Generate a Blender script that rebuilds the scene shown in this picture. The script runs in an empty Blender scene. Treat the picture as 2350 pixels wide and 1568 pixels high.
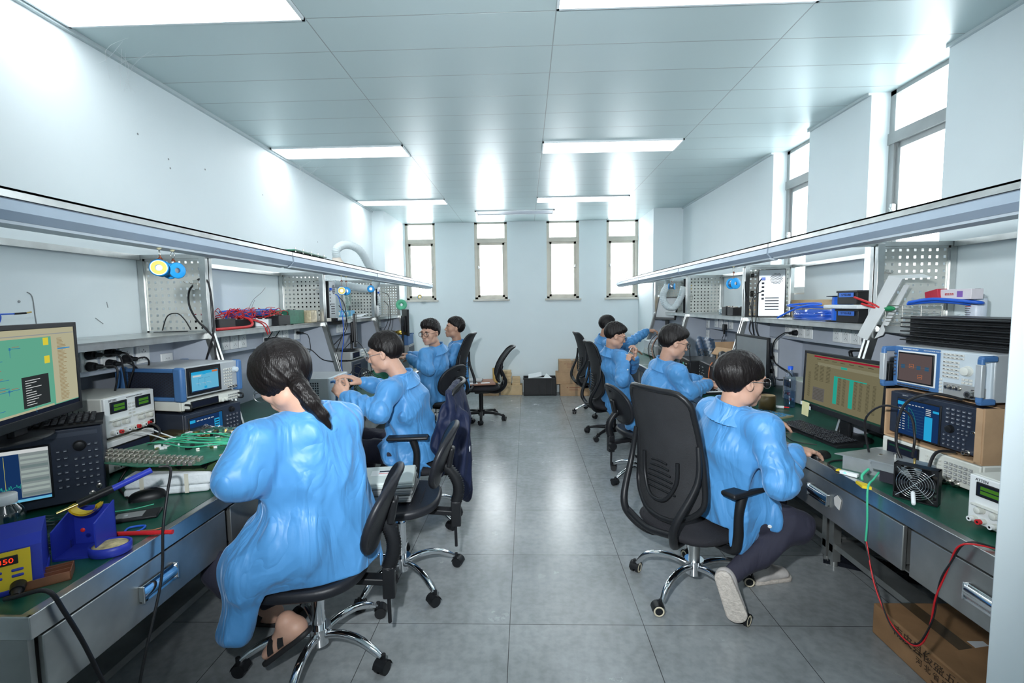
import bpy, bmesh, math, random
import numpy as np
from math import sin, cos, pi, radians
from mathutils import Vector, Matrix, Euler
random.seed(7)
S = bpy.context.scene
COL = S.collection

# ------------------------------------------------------------------ camera
EYE = 1.4436
def cam_basis():
    yaw, pitch, roll = .0295, .0786, .013
    cy, sy, cp, sp, cr, sr = cos(yaw), sin(yaw), cos(pitch), sin(pitch), cos(roll), sin(roll)
    f = Vector((-sy*cp, cy*cp, -sp)); r = Vector((cy, sy, 0)); d = f.cross(r)
    r2 = cr*r + sr*d; d2 = -sr*r + cr*d
    return f, r2, d2
cf, cr_, cd_ = cam_basis()
cam = bpy.data.cameras.new('camera'); camo = bpy.data.objects.new('camera', cam); COL.objects.link(camo)
M = Matrix((cr_, -cd_, -cf)).transposed().to_4x4(); M.translation = (0, 0, EYE)
camo.matrix_world = M
cam.sensor_width = 36; cam.lens = 1098.2/2350*36; cam.clip_start = .02
S.camera = camo
# ------------------------------------------------------------------ exposure, sky, lights
S.view_settings.view_transform = 'Standard'; S.view_settings.look = 'None'
S.view_settings.exposure = 0.0; S.view_settings.gamma = 1; S.view_settings.use_curve_mapping = False
W = bpy.data.worlds.new('sky'); S.world = W; W.use_nodes = True
bg = W.node_tree.nodes['Background']; bg.inputs[0].default_value = (.96, .98, 1, 1); bg.inputs[1].default_value = 11.5
PANEL_POWER = 9.0
FLASH_W = 430
fl = bpy.data.lights.new('camera_flash', 'SPOT'); flo = bpy.data.objects.new('camera_flash', fl); COL.objects.link(flo)
flo.location = (-.22, -.03, 1.72)
fl.energy = FLASH_W; fl.shadow_soft_size = .035; fl.spot_size = radians(112); fl.spot_blend = 1.0; fl.color = (.92, .97, 1)
flo.rotation_euler = Vector((.12, 1, -.05)).to_track_quat('-Z', 'Y').to_euler()

# ------------------------------------------------------------------ materials
MATS = {}
def mat(name, col, rough=.5, metal=0., var=.06, vs=8., bump=0., bs=60., emis=0., coat=0., sheen=0., trans=0., alpha=1., spec=.5, stretch=None, ior=1.45):
    if name in MATS: return MATS[name]
    m = bpy.data.materials.new(name); m.use_nodes = True; nt = m.node_tree; N = nt.nodes; L = nt.links
    b = N['Principled BSDF']
    tc = N.new('ShaderNodeTexCoord'); mp = N.new('ShaderNodeMapping'); L.new(tc.outputs['Object'], mp.inputs[0])
    if stretch: mp.inputs['Scale'].default_value = stretch
    nz = N.new('ShaderNodeTexNoise'); nz.inputs['Scale'].default_value = vs; nz.inputs['Detail'].default_value = 5
    L.new(mp.outputs[0], nz.inputs['Vector'])
    rp = N.new('ShaderNodeValToRGB'); L.new(nz.outputs[0], rp.inputs[0])
    c = Vector(col[:3])
    rp.color_ramp.elements[0].position = .3; rp.color_ramp.elements[1].position = .7
    rp.color_ramp.elements[0].color = (*(c*(1-var)), 1); rp.color_ramp.elements[1].color = (*(min(1, v*(1+var)) for v in c), 1)
    L.new(rp.outputs[0], b.inputs['Base Color'])
    b.inputs['Roughness'].default_value = rough; b.inputs['Metallic'].default_value = metal
    b.inputs['Coat Weight'].default_value = coat; b.inputs['Sheen Weight'].default_value = sheen
    b.inputs['Transmission Weight'].default_value = trans; b.inputs['Alpha'].default_value = alpha; b.inputs['IOR'].default_value = ior
    b.inputs['Specular IOR Level'].default_value = spec
    if emis:
        L.new(rp.outputs[0], b.inputs['Emission Color']); b.inputs['Emission Strength'].default_value = emis
    if bump:
        n2 = N.new('ShaderNodeTexNoise'); n2.inputs['Scale'].default_value = bs; n2.inputs['Detail'].default_value = 4
        L.new(mp.outputs[0], n2.inputs['Vector'])
        bp = N.new('ShaderNodeBump'); bp.inputs['Strength'].default_value = bump; bp.inputs['Distance'].default_value = .01
        L.new(n2.outputs[0], bp.inputs['Height']); L.new(bp.outputs[0], b.inputs['Normal'])
    MATS[name] = m
    return m
def glow(name, col, st):
    if name in MATS: return MATS[name]
    m = bpy.data.materials.new(name); m.use_nodes = True; nt = m.node_tree; nt.nodes.clear()
    e = nt.nodes.new('ShaderNodeEmission'); o = nt.nodes.new('ShaderNodeOutputMaterial')
    e.inputs[0].default_value = (*col, 1); e.inputs[1].default_value = st; nt.links.new(e.outputs[0], o.inputs[0]); MATS[name] = m
    return m
def glassy(name, col=(1, 1, 1), fac=.1, rough=.03):
    if name in MATS: return MATS[name]
    m = bpy.data.materials.new(name); m.use_nodes = True; nt = m.node_tree; nt.nodes.clear(); N = nt.nodes.new
    t = N('ShaderNodeBsdfTransparent'); g = N('ShaderNodeBsdfGlossy'); mx = N('ShaderNodeMixShader'); o = N('ShaderNodeOutputMaterial')
    fr = N('ShaderNodeLayerWeight'); fr.inputs[0].default_value = .5; pw = N('ShaderNodeMath'); pw.operation = 'POWER'; pw.inputs[1].default_value = 4.5
    nt.links.new(fr.outputs['Facing'], pw.inputs[0]); ma = N('ShaderNodeMath'); ma.operation = 'MULTIPLY_ADD'; ma.inputs[1].default_value = .8; ma.inputs[2].default_value = fac
    nt.links.new(pw.outputs[0], ma.inputs[0]); nt.links.new(ma.outputs[0], mx.inputs[0])
    t.inputs[0].default_value = (*col, 1); g.inputs['Roughness'].default_value = rough
    nt.links.new(t.outputs[0], mx.inputs[1]); nt.links.new(g.outputs[0], mx.inputs[2]); nt.links.new(mx.outputs[0], o.inputs[0]); MATS[name] = m
    return m

# ------------------------------------------------------------------ mesh builder
class B:
    """collects shapes; one B becomes one mesh object"""
    def __init__(s, *mats):
        s.bm = bmesh.new(); s.mats = list(mats) or [None]; s.smooth = []
    def _mi(s, m):
        if m is None: return 0
        if m not in s.mats: s.mats.append(m)
        return s.mats.index(m)
    def _add(s, verts, faces, m=None, smooth=False):
        vs = [s.bm.verts.new(v) for v in verts]; mi = s._mi(m); out = []
        for f in faces:
            try: fc = s.bm.faces.new([vs[i] for i in f])
            except ValueError: continue
            fc.material_index = mi; fc.smooth = smooth; out.append(fc)
        return vs, out
    def box(s, c, d, rot=None, bev=0, m=None, seg=2):
        x, y, z = d[0]/2, d[1]/2, d[2]/2
        R = rot if rot is not None else Matrix.Identity(3)
        if isinstance(R, (tuple, list)): R = Euler(R).to_matrix()
        V = [Vector(c) + R @ Vector((a*x, b*y, e*z)) for a in (-1, 1) for b in (-1, 1) for e in (-1, 1)]
        F = [(0, 1, 3, 2), (4, 6, 7, 5), (0, 4, 5, 1), (2, 3, 7, 6), (0, 2, 6, 4), (1, 5, 7, 3)]
        vs, fs = s._add(V, F, m)
        if bev:
            bev = min(bev, .49*min(d))
            es = list({e for f in fs for e in f.edges})
            r = bmesh.ops.bevel(s.bm, geom=es, offset=bev, segments=seg, affect='EDGES', profile=.5)
            mi = s._mi(m)
            for f in r['faces']: f.material_index = mi; f.smooth = True
        return s
    def b2(s, x0, x1, y0, y1, z0, z1, **k):
        return s.box(((x0+x1)/2, (y0+y1)/2, (z0+z1)/2), (abs(x1-x0), abs(y1-y0), abs(z1-z0)), **k)
    def cyl(s, p0, p1, r0, r1=None, n=16, m=None, cap=True):
        p0, p1 = Vector(p0), Vector(p1); r1 = r0 if r1 is None else r1
        a = (p1-p0).normalized(); q = a.to_track_quat('Z', 'Y').to_matrix()
        V = [p + q @ Vector((r*cos(2*pi*i/n), r*sin(2*pi*i/n), 0)) for p, r in ((p0, r0), (p1, r1)) for i in range(n)]
        F = [(i, (i+1) % n, n+(i+1) % n, n+i) for i in range(n)]
        s._add(V, F, m, True)
        if cap:
            s._add(V[:n], [tuple(range(n))[::-1]], m); s._add(V[n:], [tuple(range(n))], m)
        return s
    def tube(s, pts, r, n=8, m=None, closed=False, sub=6, cap=True):
        P = [Vector(p) for p in pts]
        if sub > 1 and len(P) > 2:
            Q = []; L_ = len(P)
            rng = range(L_ if closed else L_-1)
            rr = r if isinstance(r, (list, tuple)) else [r]*L_
            R2 = []
            for i in rng:
                if closed: a, b, c, d = P[i-1], P[i], P[(i+1) % L_], P[(i+2) % L_]
                else: a, b, c, d = P[max(i-1, 0)], P[i], P[i+1], P[min(i+2, L_-1)]
                for k in range(sub):
                    t = k/sub
                    Q.append(.5*((2*b)+(c-a)*t+(2*a-5*b+4*c-d)*t*t+(3*b-a-3*c+d)*t**3)); R2.append(rr[i]*(1-t)+rr[(i+1) % L_]*t)
            if not closed: Q.append(P[-1]); R2.append(rr[-1])
            P = Q; r = R2
        elif not isinstance(r, (list, tuple)): r = [r]*len(P)
        L_ = len(P); V = []; up = None
        for i, p in enumerate(P):
            t = (P[(i+1) % L_]-P[i-1]) if closed else (P[min(i+1, L_-1)]-P[max(i-1, 0)])
            if t.length < 1e-9: t = Vector((0, 0, 1))
            t.normalize()
            if up is None:
                up = t.cross(Vector((0, 0, 1))); up = up if up.length > .1 else t.cross(Vector((0, 1, 0)))
            up = (up - t*up.dot(t)); up = up.normalized() if up.length > 1e-6 else t.orthogonal().normalized()
            w = t.cross(up)
            for k in range(n): V.append(p + (up*cos(2*pi*k/n)+w*sin(2*pi*k/n))*r[i])
        F = []
        for i in range(L_ if closed else L_-1):
            j = (i+1) % L_
            for k in range(n): F.append((i*n+k, i*n+(k+1) % n, j*n+(k+1) % n, j*n+k))
        s._add(V, F, m, True)
        if not closed and cap:
            s._add(V[:n], [tuple(range(n))[::-1]], m); s._add(V[-n:], [tuple(range(n))], m)
        return s
    def lathe(s, prof, c=(0, 0, 0), n=24, m=None, rot=None, sx=1, sy=1, cap=True):
        R = rot if rot is not None else Matrix.Identity(3)
        if isinstance(R, (tuple, list)): R = Euler(R).to_matrix()
        V = [Vector(c) + R @ Vector((r*cos(2*pi*i/n)*sx, r*sin(2*pi*i/n)*sy, z)) for r, z in prof for i in range(n)]
        F = [(a*n+i, a*n+(i+1) % n, (a+1)*n+(i+1) % n, (a+1)*n+i) for a in range(len(prof)-1) for i in range(n)]
        s._add(V, F, m, True)
        closed = abs(prof[0][0]-prof[-1][0])+abs(prof[0][1]-prof[-1][1]) < 1e-6
        if cap and not closed and prof[0][0] > 1e-4: s._add(V[:n], [tuple(range(n))[::-1]], m)
        if cap and not closed and prof[-1][0] > 1e-4: s._add(V[-n:], [tuple(range(n))], m)
        return s
    def ell(s, c, r, m=None, nu=20, nv=12, rot=None):
        pr = [(sin(pi*k/nv), -cos(pi*k/nv)) for k in range(nv+1)]
        pr[0] = (1e-5, -1); pr[-1] = (1e-5, 1)
        R = rot if rot is not None else Matrix.Identity(3)
        if isinstance(R, (tuple, list)): R = Euler(R).to_matrix()
        D = Matrix.Diagonal(Vector(r)); return s.lathe(pr, c, nu, m, R @ D)
    def poly(s, pts, vec, m=None, smooth=False):
        """prism: polygon pts (3d) extruded by vec"""
        n = len(pts); V = [Vector(p) for p in pts]; V += [p+Vector(vec) for p in V]
        F = [tuple(range(n))[::-1], tuple(range(n, 2*n))] + [(i, (i+1) % n, n+(i+1) % n, n+i) for i in range(n)]
        s._add(V, F, m, smooth); return s
    def quad(s, pts, m=None):
        s._add([Vector(p) for p in pts], [tuple(range(len(pts)))], m); return s
    def grid(s, fn, nu, nv, m=None, smooth=True):
        V = [fn(i/(nu), j/(nv)) for i in range(nu+1) for j in range(nv+1)]
        F = [(i*(nv+1)+j, (i+1)*(nv+1)+j, (i+1)*(nv+1)+j+1, i*(nv+1)+j+1) for i in range(nu) for j in range(nv)]
        s._add(V, F, m, smooth); return s
    def arrays(s, V, F, m=None, smooth=True):
        s._add([tuple(v) for v in V], [tuple(f) for f in F], m, smooth); return s
    def obj(s, name, parent=None, loc=None, recalc=True, rot=None):
        if recalc: bmesh.ops.recalc_face_normals(s.bm, faces=s.bm.faces)
        me = bpy.data.meshes.new(name); s.bm.to_mesh(me); s.bm.free()
        for m in s.mats:
            if m is not None: me.materials.append(m)
        o = bpy.data.objects.new(name, me); COL.objects.link(o)
        if parent: o.parent = parent
        if loc is not None: o.location = loc
        if rot is not None: o.rotation_euler = rot
        return o
def tag(o, label=None, cat=None, group=None, kind=None):
    if label: o['label'] = label
    if cat: o['category'] = cat
    if group: o['group'] = group
    if kind: o['kind'] = kind
    return o
def thing(name, label, cat, loc=(0, 0, 0), rz=0, group=None, rot=None):
    o = bpy.data.objects.new(name, None); COL.objects.link(o); o.location = loc
    o.rotation_euler = rot if rot is not None else (0, 0, rz); o.empty_display_size = .05
    return tag(o, label, cat, group)
def kids(o): return [c for c in bpy.data.objects if c.parent == o]
def dup(o, parent=None):
    c = o.copy(); COL.objects.link(c)
    if parent: c.parent = parent
    for k in kids(o): dup(k, c)
    return c
def place(o, loc, rz, label, group=None, cat=None):
    o.location = loc; o.rotation_euler = (0, 0, rz); o['label'] = label
    if group: o['group'] = group
    return o
def adopt(o, parent):
    bpy.context.view_layer.update(); mw = o.matrix_world.copy(); o.parent = parent; o.matrix_parent_inverse = parent.matrix_world.inverted(); o.matrix_world = mw
    for k in ('label', 'category', 'group'):
        if k in o: del o[k]
    return o
def struct(o): o['kind'] = 'structure'; return o
FONT = None
def text(body, size, loc, rot, m, name='lettering', parent=None, ext=.0006, align='CENTER'):
    """flat raised lettering as a mesh; rot = 3x3 (x right, y up, z out)"""
    cu = bpy.data.curves.new(name, 'FONT'); cu.body = body; cu.size = size; cu.extrude = ext; cu.align_x = align; cu.align_y = 'CENTER'
    cu.resolution_u = 2
    o = bpy.data.objects.new(name, cu); COL.objects.link(o)
    dg = bpy.context.evaluated_depsgraph_get(); me = bpy.data.meshes.new_from_object(o.evaluated_get(dg))
    bpy.data.objects.remove(o); o = bpy.data.objects.new(name, me); COL.objects.link(o)
    me.materials.clear(); me.materials.append(m)
    T = rot.to_4x4() if isinstance(rot, Matrix) else Euler(rot).to_matrix().to_4x4(); T.translation = loc
    if parent: o.parent = parent
    o.matrix_local = T
    return o

# shared materials
m_wall = mat('painted_wall', (.74, .82, .845), .55, var=.012, vs=3, bump=.05, bs=14)
m_steel = mat('brushed_steel', (.56, .57, .56), .32, 1., var=.16, vs=10, bump=.02, bs=80)
m_steel2 = mat('worn_steel_sheet', (.40, .41, .40), .38, .85, var=.28, vs=5, bump=.03, bs=30)
m_chrome = mat('chrome', (.82, .83, .85), .09, 1., var=.02)
m_peg = mat('pegboard_sheet', (.60, .60, .56), .36, .45, var=.07, vs=6)
m_alu = mat('pale_aluminium', (.38, .46, .55), .35, .3, var=.05)
m_black = mat('black_plastic', (.011, .012, .014), .40, var=.2, spec=.35)
m_black2 = mat('soft_black_vinyl', (.013, .014, .018), .42, spec=.38, var=.15, bump=.05, bs=120)
m_rub = mat('black_cable_rubber', (.012, .012, .014), .45)
m_green = mat('green_bench_mat', (.010, .085, .055), .33, var=.25, vs=7)
m_white = mat('white_plastic', (.78, .80, .80), .38, var=.03)
m_cream = mat('aged_white_plastic', (.66, .67, .62), .45, var=.05)
m_greyp = mat('pale_grey_panel', (.42, .46, .53), .5, var=.04)
m_navy = mat('dark_navy_casing', (.022, .030, .050), .4, var=.12)
m_blue = mat('instrument_blue_bumper', (.06, .16, .36), .45, var=.08)
m_red = mat('red_plastic', (.60, .02, .025), .4, var=.08)
m_card = mat('brown_cardboard', (.48, .31, .18), .8, var=.10, vs=12)
m_cardl = mat('tan_cardboard', (.62, .45, .26), .8, var=.08, vs=12)
m_wirered = mat('red_wire', (.55, .015, .02), .4)
m_wireg = mat('green_wire', (.06, .48, .28), .4)
m_wireb = mat('blue_wire', (.02, .12, .62), .38)
m_gold = mat('brass_gold', (.75, .52, .18), .25, 1.)
m_paper = mat('white_paper', (.82, .84, .85), .7, var=.03)
m_clear = glassy('clear_plastic', (.86, .90, .92), .12, .1)
m_ink = mat('dark_print', (.02, .02, .03), .6)
m_greyw = mat('mid_grey_plastic', (.30, .31, .31), .45, var=.05)
# ================================================================== ROOM
ZC = 2.75; XL = -2.12; XR = 2.21; YF = 7.75; Y0 = -.7
def floor_mat():
    m = bpy.data.materials.new('grey_floor_tiles'); m.use_nodes = True; nt = m.node_tree; N = nt.nodes.new; L = nt.links.new
    b = nt.nodes['Principled BSDF']; tc = N('ShaderNodeTexCoord'); mp = N('ShaderNodeMapping'); L(tc.outputs['Object'], mp.inputs[0])
    mp.inputs['Location'].default_value = (.0867+6, -2.0533+6, 0)
    br = N('ShaderNodeTexBrick'); br.offset = 0; br.squash = 1
    br.inputs['Scale'].default_value = 1; br.inputs['Brick Width'].default_value = .6; br.inputs['Row Height'].default_value = .6
    br.inputs['Mortar Size'].default_value = .0016; br.inputs['Mortar Smooth'].default_value = .1; br.inputs['Bias'].default_value = 0
    br.inputs['Color1'].default_value = (.33, .355, .365, 1); br.inputs['Color2'].default_value = (.355, .38, .39, 1); br.inputs['Mortar'].default_value = (.07, .07, .075, 1)
    L(mp.outputs[0], br.inputs['Vector'])
    n = N('ShaderNodeTexNoise'); n.inputs['Scale'].default_value = 3.2; n.inputs['Detail'].default_value = 8; n.inputs['Roughness'].default_value = .66; L(tc.outputs['Object'], n.inputs['Vector'])
    n3 = N('ShaderNodeTexNoise'); n3.inputs['Scale'].default_value = 26; n3.inputs['Detail'].default_value = 5; L(tc.outputs['Object'], n3.inputs['Vector'])
    r = N('ShaderNodeValToRGB'); r.color_ramp.elements[0].position = .3; r.color_ramp.elements[1].position = .72
    r.color_ramp.elements[0].color = (.70, .70, .70, 1); r.color_ramp.elements[1].color = (1.0, 1.0, 1.0, 1); L(n.outputs[0], r.inputs[0])
    mx = N('ShaderNodeMix'); mx.data_type = 'RGBA'; mx.blend_type = 'MULTIPLY'; mx.inputs[0].default_value = 1
    L(br.outputs['Color'], mx.inputs[6]); L(r.outputs[0], mx.inputs[7])
    r2 = N('ShaderNodeValToRGB'); r2.color_ramp.elements[0].position = .35; r2.color_ramp.elements[0].color = (.84, .84, .84, 1); r2.color_ramp.elements[1].position = .6; L(n3.outputs[0], r2.inputs[0])
    mx2 = N('ShaderNodeMix'); mx2.data_type = 'RGBA'; mx2.blend_type = 'MULTIPLY'; mx2.inputs[0].default_value = 1
    L(mx.outputs[2], mx2.inputs[6]); L(r2.outputs[0], mx2.inputs[7]); L(mx2.outputs[2], b.inputs['Base Color'])
    rr = N('ShaderNodeMapRange'); rr.inputs[3].default_value = .17; rr.inputs[4].default_value = .33; L(n.outputs[0], rr.inputs[0]); L(rr.outputs[0], b.inputs['Roughness'])
    bp = N('ShaderNodeBump'); bp.inputs['Strength'].default_value = .25; bp.inputs['Distance'].default_value = .002; bp.invert = True
    L(br.outputs['Fac'], bp.inputs['Height']); L(bp.outputs[0], b.inputs['Normal'])
    return m
def ceil_mat():
    m = bpy.data.materials.new('ceiling_strip_panels'); m.use_nodes = True; nt = m.node_tree; N = nt.nodes.new; L = nt.links.new
    b = nt.nodes['Principled BSDF']; tc = N('ShaderNodeTexCoord'); mp = N('ShaderNodeMapping'); L(tc.outputs['Object'], mp.inputs[0])
    mp.inputs['Location'].default_value = (-.1507+1.1395*6, -2.2582+.2889*20, 0)
    br = N('ShaderNodeTexBrick'); br.offset = 0; br.squash = 1
    br.inputs['Scale'].default_value = 1; br.inputs['Brick Width'].default_value = 1.1395; br.inputs['Row Height'].default_value = .2889
    br.inputs['Mortar Size'].default_value = .0032; br.inputs['Mortar Smooth'].default_value = .3
    br.inputs['Color1'].default_value = (.49, .60, .61, 1); br.inputs['Color2'].default_value = (.51, .62, .63, 1); br.inputs['Mortar'].default_value = (.30, .34, .35, 1)
    L(mp.outputs[0], br.inputs['Vector']); L(br.outputs['Color'], b.inputs['Base Color'])
    b.inputs['Roughness'].default_value = .34; b.inputs['Metallic'].default_value = .15
    bp = N('ShaderNodeBump'); bp.inputs['Strength'].default_value = .7; bp.inputs['Distance'].default_value = .004; bp.invert = True
    L(br.outputs['Fac'], bp.inputs['Height']); L(bp.outputs[0], b.inputs['Normal'])
    return m
o = B(floor_mat()).b2(XL-.2, XR+.5, Y0-.2, YF+.3, -.06, 0).obj('floor'); struct(o)
o = B(ceil_mat()).b2(XL-.2, XR+.5, Y0-.2, YF+.3, ZC, ZC+.06).obj('ceiling'); struct(o)
o = B(m_wall).b2(XL-.15, XL, Y0-.15, YF+.2, 0, ZC).b2(XL, -1.955, 6.68, YF, 0, ZC).obj('wall_left'); struct(o)
o = B(m_wall).b2(XL-.15, XR+.4, Y0-.15, Y0, 0, ZC).obj('wall_back'); struct(o)
# near white partition end beside the camera
o = B(m_wall).b2(.795, XR+.3, .62, .81, 0, ZC, bev=.004).obj('wall_partition'); struct(o)
# far wall with four window openings
K = 1.02
FW = [(-1.935, -1.445), (-.815, -.288), (.344, .862), (1.295, 1.80)]
zs, zt = 1.523, 2.75
b = B(m_wall); x = XL-.15
for a, c in FW: b.b2(x, a, YF, YF+.24, 0, ZC); b.b2(a, c, YF, YF+.24, 0, zs); x = c
b.b2(x, XR+.4, YF, YF+.24, 0, ZC)
o = b.obj('wall_far'); struct(o)
m_frame = mat('window_frame_beige', (.55, .52, .45), .45, .2, var=.08)
m_framed = mat('window_frame_grey', (.36, .38, .38), .4, .4, var=.08)
m_sill = mat('window_sill', (.62, .60, .54), .6, var=.06)
m_pane = glassy('window_glass', (.97, .99, 1), .0, .02)
def window(n, T, w, h, fm, handle):
    """w along local x, z up, looks along local -y into the room; T places it"""
    r = bpy.data.objects.new('window_%d' % n, None); COL.objects.link(r); r.matrix_world = T; r['kind'] = 'structure'
    zt_ = h*.762; t = .045
    f = B(fm)
    f.b2(0, t, -.02, .05, 0, h).b2(w-t, w, -.02, .05, 0, h).b2(0, w, -.02, .05, h-t*.6, h).b2(0, w, -.02, .05, 0, t*.7).b2(0, w, -.03, .05, zt_-.03, zt_+.04)
    f.obj('window_frame', r)
    s = B(fm); a, c, z0, z1 = t, w-t, t*.7, zt_-.03; q = .035
    s.b2(a, a+q, -.005, .03, z0, z1).b2(c-q, c, -.005, .03, z0, z1).b2(a, c, -.005, .03, z0, z0+q).b2(a, c, -.005, .03, z1-q, z1)
    s.obj('sash', r)
    B(m_pane).b2(t, w-t, .015, .021, z0, h-t*.6).obj('glass_pane', r)
    hx = w-t-.015 if handle > 0 else t+.015
    B(m_steel).box((hx, -.02, h*.42), (.02, .03, .05), bev=.004).cyl((hx, -.04, h*.42), (hx-handle*.07, -.05, h*.42-.07), .006, .004, 8).obj('window_handle', r)
    return r
for i, ((a, c), hd) in enumerate(zip(FW, (1, -1, 1, -1))):
    r = window(i+1, Matrix.Translation((a, YF+.06, zs)), c-a, zt-zs, m_frame, hd)
    B(m_sill).b2(-.03, c-a+.03, -.10, .0, -.03, .0, bev=.004).obj('window_sill', r)
# right wall: piers and deep window reveals
RW = [(3.88, 4.42), (2.655, 3.215)]
b = B(m_wall)
b.b2(XR, XR+.3, 4.42, YF+.2, 0, ZC).b2(XR, XR+.3, 3.215, 3.88, 0, ZC).b2(XR, XR+.3, Y0-.15, 2.655, 0, ZC)
for y0, y1 in RW: b.b2(XR, XR+.3, y0, y1, 0, 1.49)
b.b2(1.80, XR, 6.86, YF, 0, ZC)
o = b.obj('wall_right'); struct(o)
for i, (y0, y1) in enumerate(RW):
    T = Matrix.Translation((XR+.14, y1, 1.49)) @ Matrix.Rotation(-pi/2, 4, 'Z')
    r = window(i+5, T, y1-y0, ZC-1.49, m_framed, -1)
    B(m_sill).b2(0, y1-y0, -.13, 0, -.02, .012).obj('window_sill', r)
# trims along ceiling
m_trim = mat('ceiling_trim', (.52, .60, .62), .5, var=.03)
o = B(m_trim).b2(XL, XL+.022, Y0, 6.68, ZC-.02, ZC).obj('trim_1'); struct(o)
b = B(m_trim)
for y0, y1 in ((Y0, 2.655), (3.215, 3.88), (4.42, 6.86)): b.b2(XR-.02, XR, y0, y1, ZC-.016, ZC)
o = b.obj('trim_2'); struct(o)
# ceiling light panels
m_panel = glow('light_panel', (.94, .98, 1.0), PANEL_POWER)
m_pframe = mat('light_panel_frame', (.72, .78, .80), .4, .2)
def clight(x0, x1, y0, y1, lab):
    t = thing('ceiling_light', lab, 'ceiling light', ((x0+x1)/2, (y0+y1)/2, ZC), 0, None)
    w, d = (x1-x0)/2, (y1-y0)/2
    f = B(m_pframe)
    f.b2(-w, w, -d, -d+.012, -.012, 0).b2(-w, w, d-.012, d, -.012, 0).b2(-w, -w+.012, -d, d, -.012, 0).b2(w-.012, w, -d, d, -.012, 0)
    f.obj('panel_frame', t)
    B(m_panel).b2(-w+.012, w-.012, -d+.012, d-.012, -.008, -.001).obj('diffuser', t)
    return t
R0 = 2.2582; RD = .2889
clight(.15, 1.29, -.60, -.31, 'lit ceiling panel behind the camera')  # unseen panel added behind the camera to brighten the partition end
cl = [(-2.09, -.99, R0-RD, R0, 'lit ceiling panel nearest the camera beside the left wall'),
      (.15, 1.29, R0-RD-.02, R0-.02, 'lit ceiling panel nearest the camera at top centre right, mostly out of frame'),
      (-2.09, -.99, R0+6*RD, R0+7*RD, 'lit ceiling panel halfway down the room beside the left wall'),
      (.15, 1.29, R0+6*RD, R0+7*RD, 'lit ceiling panel halfway down the room, right of centre'),
      (-2.09, -.99, R0+13*RD, R0+14*RD, 'lit ceiling panel furthest from the camera beside the left wall'),
      (.15, 1.29, R0+13*RD, R0+14*RD, 'lit ceiling panel furthest from the camera, right of centre')]
for a in cl: clight(*a)
t = thing('ceiling_vent', 'unlit grey slotted ceiling diffuser just before the far windows', 'vent', (-.14, 6.95, ZC), 0)
f = B(m_pframe); f.b2(-.56, .56, -.14, -.12, -.014, 0).b2(-.56, .56, .12, .14, -.014, 0).b2(-.56, -.54, -.14, .14, -.014, 0).b2(.54, .56, -.14, .14, -.014, 0).obj('vent_frame', t)
B(m_greyp).b2(-.54, .54, -.12, .12, -.006, -.001).obj('vent_plate', t)

# scuffs on the left wall and cobwebs by the lights
w_l = bpy.data.objects['wall_left']; m_scuff = mat('grey_scuff', (.30, .32, .33), .8)
b = B(m_scuff); X_ = XL+.0012
b.tube([(X_, 1.985, 1.52), (X_, 2.005, 1.50), (X_, 2.01, 1.42), (X_, 2.012, 1.37), (X_, 2.0, 1.345), (X_, 1.975, 1.35)], .0022, 5)
b.tube([(X_, 2.37, 1.48), (X_, 2.375, 1.45)], .002, 5).tube([(X_, 3.60, 1.42), (X_, 3.68, 1.50), (X_, 3.80, 1.56), (X_, 3.86, 1.60)], .0022, 5).tube([(X_, 3.62, 1.36), (X_, 3.66, 1.45), (X_, 3.70, 1.50)], .002, 5).tube([(X_, 2.30, 1.40), (X_, 2.34, 1.37)], .002, 5)
for y_, z_ in ((2.88, 2.28), (2.87, 2.33), (3.2, 2.36), (2.65, 2.40), (3.9, 2.35), (4.9, 2.1), (1.95, 1.48)): b.ell((X_, y_, z_), (.001, .006, .006), nu=8, nv=6)
b.obj('wall_scuffs', w_l)
m_web = mat('cobweb', (.80, .84, .86), .9); rs = random.Random(3); b = B(m_web)
for cy in (2.40, 4.40, 6.40):
    for k in range(7):
        y_ = cy+rs.uniform(-.05, .12); b.tube([(XL+.03+rs.uniform(0, .25), y_, ZC-.004), (XL+.02+rs.uniform(0, .12), y_+rs.uniform(0, .05), ZC-.05-rs.uniform(0, .02)), (XL+.003, y_+rs.uniform(.02, .15), ZC-.09-rs.uniform(0, .1))], .0006, 4, sub=4)
tag(b.obj('cobweb'), 'wispy cobweb threads in the left ceiling corner', 'cobweb', kind='stuff')
# ================================================================== WORKBENCHES
ZT = .73          # worktop height
ZSH = 1.31        # shelf
ZR = 1.735        # top rail
def peg_sheet(b, x0, x1, z0, z1, y, nx=9, nz=11, hs=.0128, m=None):
    """perforated sheet in the plane y, real holes"""
    dx = (x1-x0)/nx; dz = (z1-z0)/nz
    xs = [x0]; zs_ = [z0]
    for i in range(nx): c = x0+dx*(i+.5); xs += [c-hs/2, c+hs/2]
    xs.append(x1)
    for i in range(nz): c = z0+dz*(i+.5); zs_ += [c-hs/2, c+hs/2]
    zs_.append(z1)
    V = []; F = []
    for t in (-.0012, .0012):
        for x in xs:
            for z in zs_: V.append((x, y+t, z))
    n = len(zs_); off = len(xs)*n
    hole = lambda i, j: i % 2 == 1 and j % 2 == 1 and i < len(xs)-1 and j < n-1
    for i in range(len(xs)-1):
        for j in range(n-1):
            a = i*n+j
            if hole(i, j):
                q = (a, a+n, a+n+1, a+1)
                for k in range(4): F.append((q[k], q[(k+1) % 4], q[(k+1) % 4]+off, q[k]+off))
            else:
                F.append((a, a+n, a+n+1, a+1)); F.append((a+off, a+1+off, a+n+1+off, a+n+off))
    b._add(V, F, m)
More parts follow.
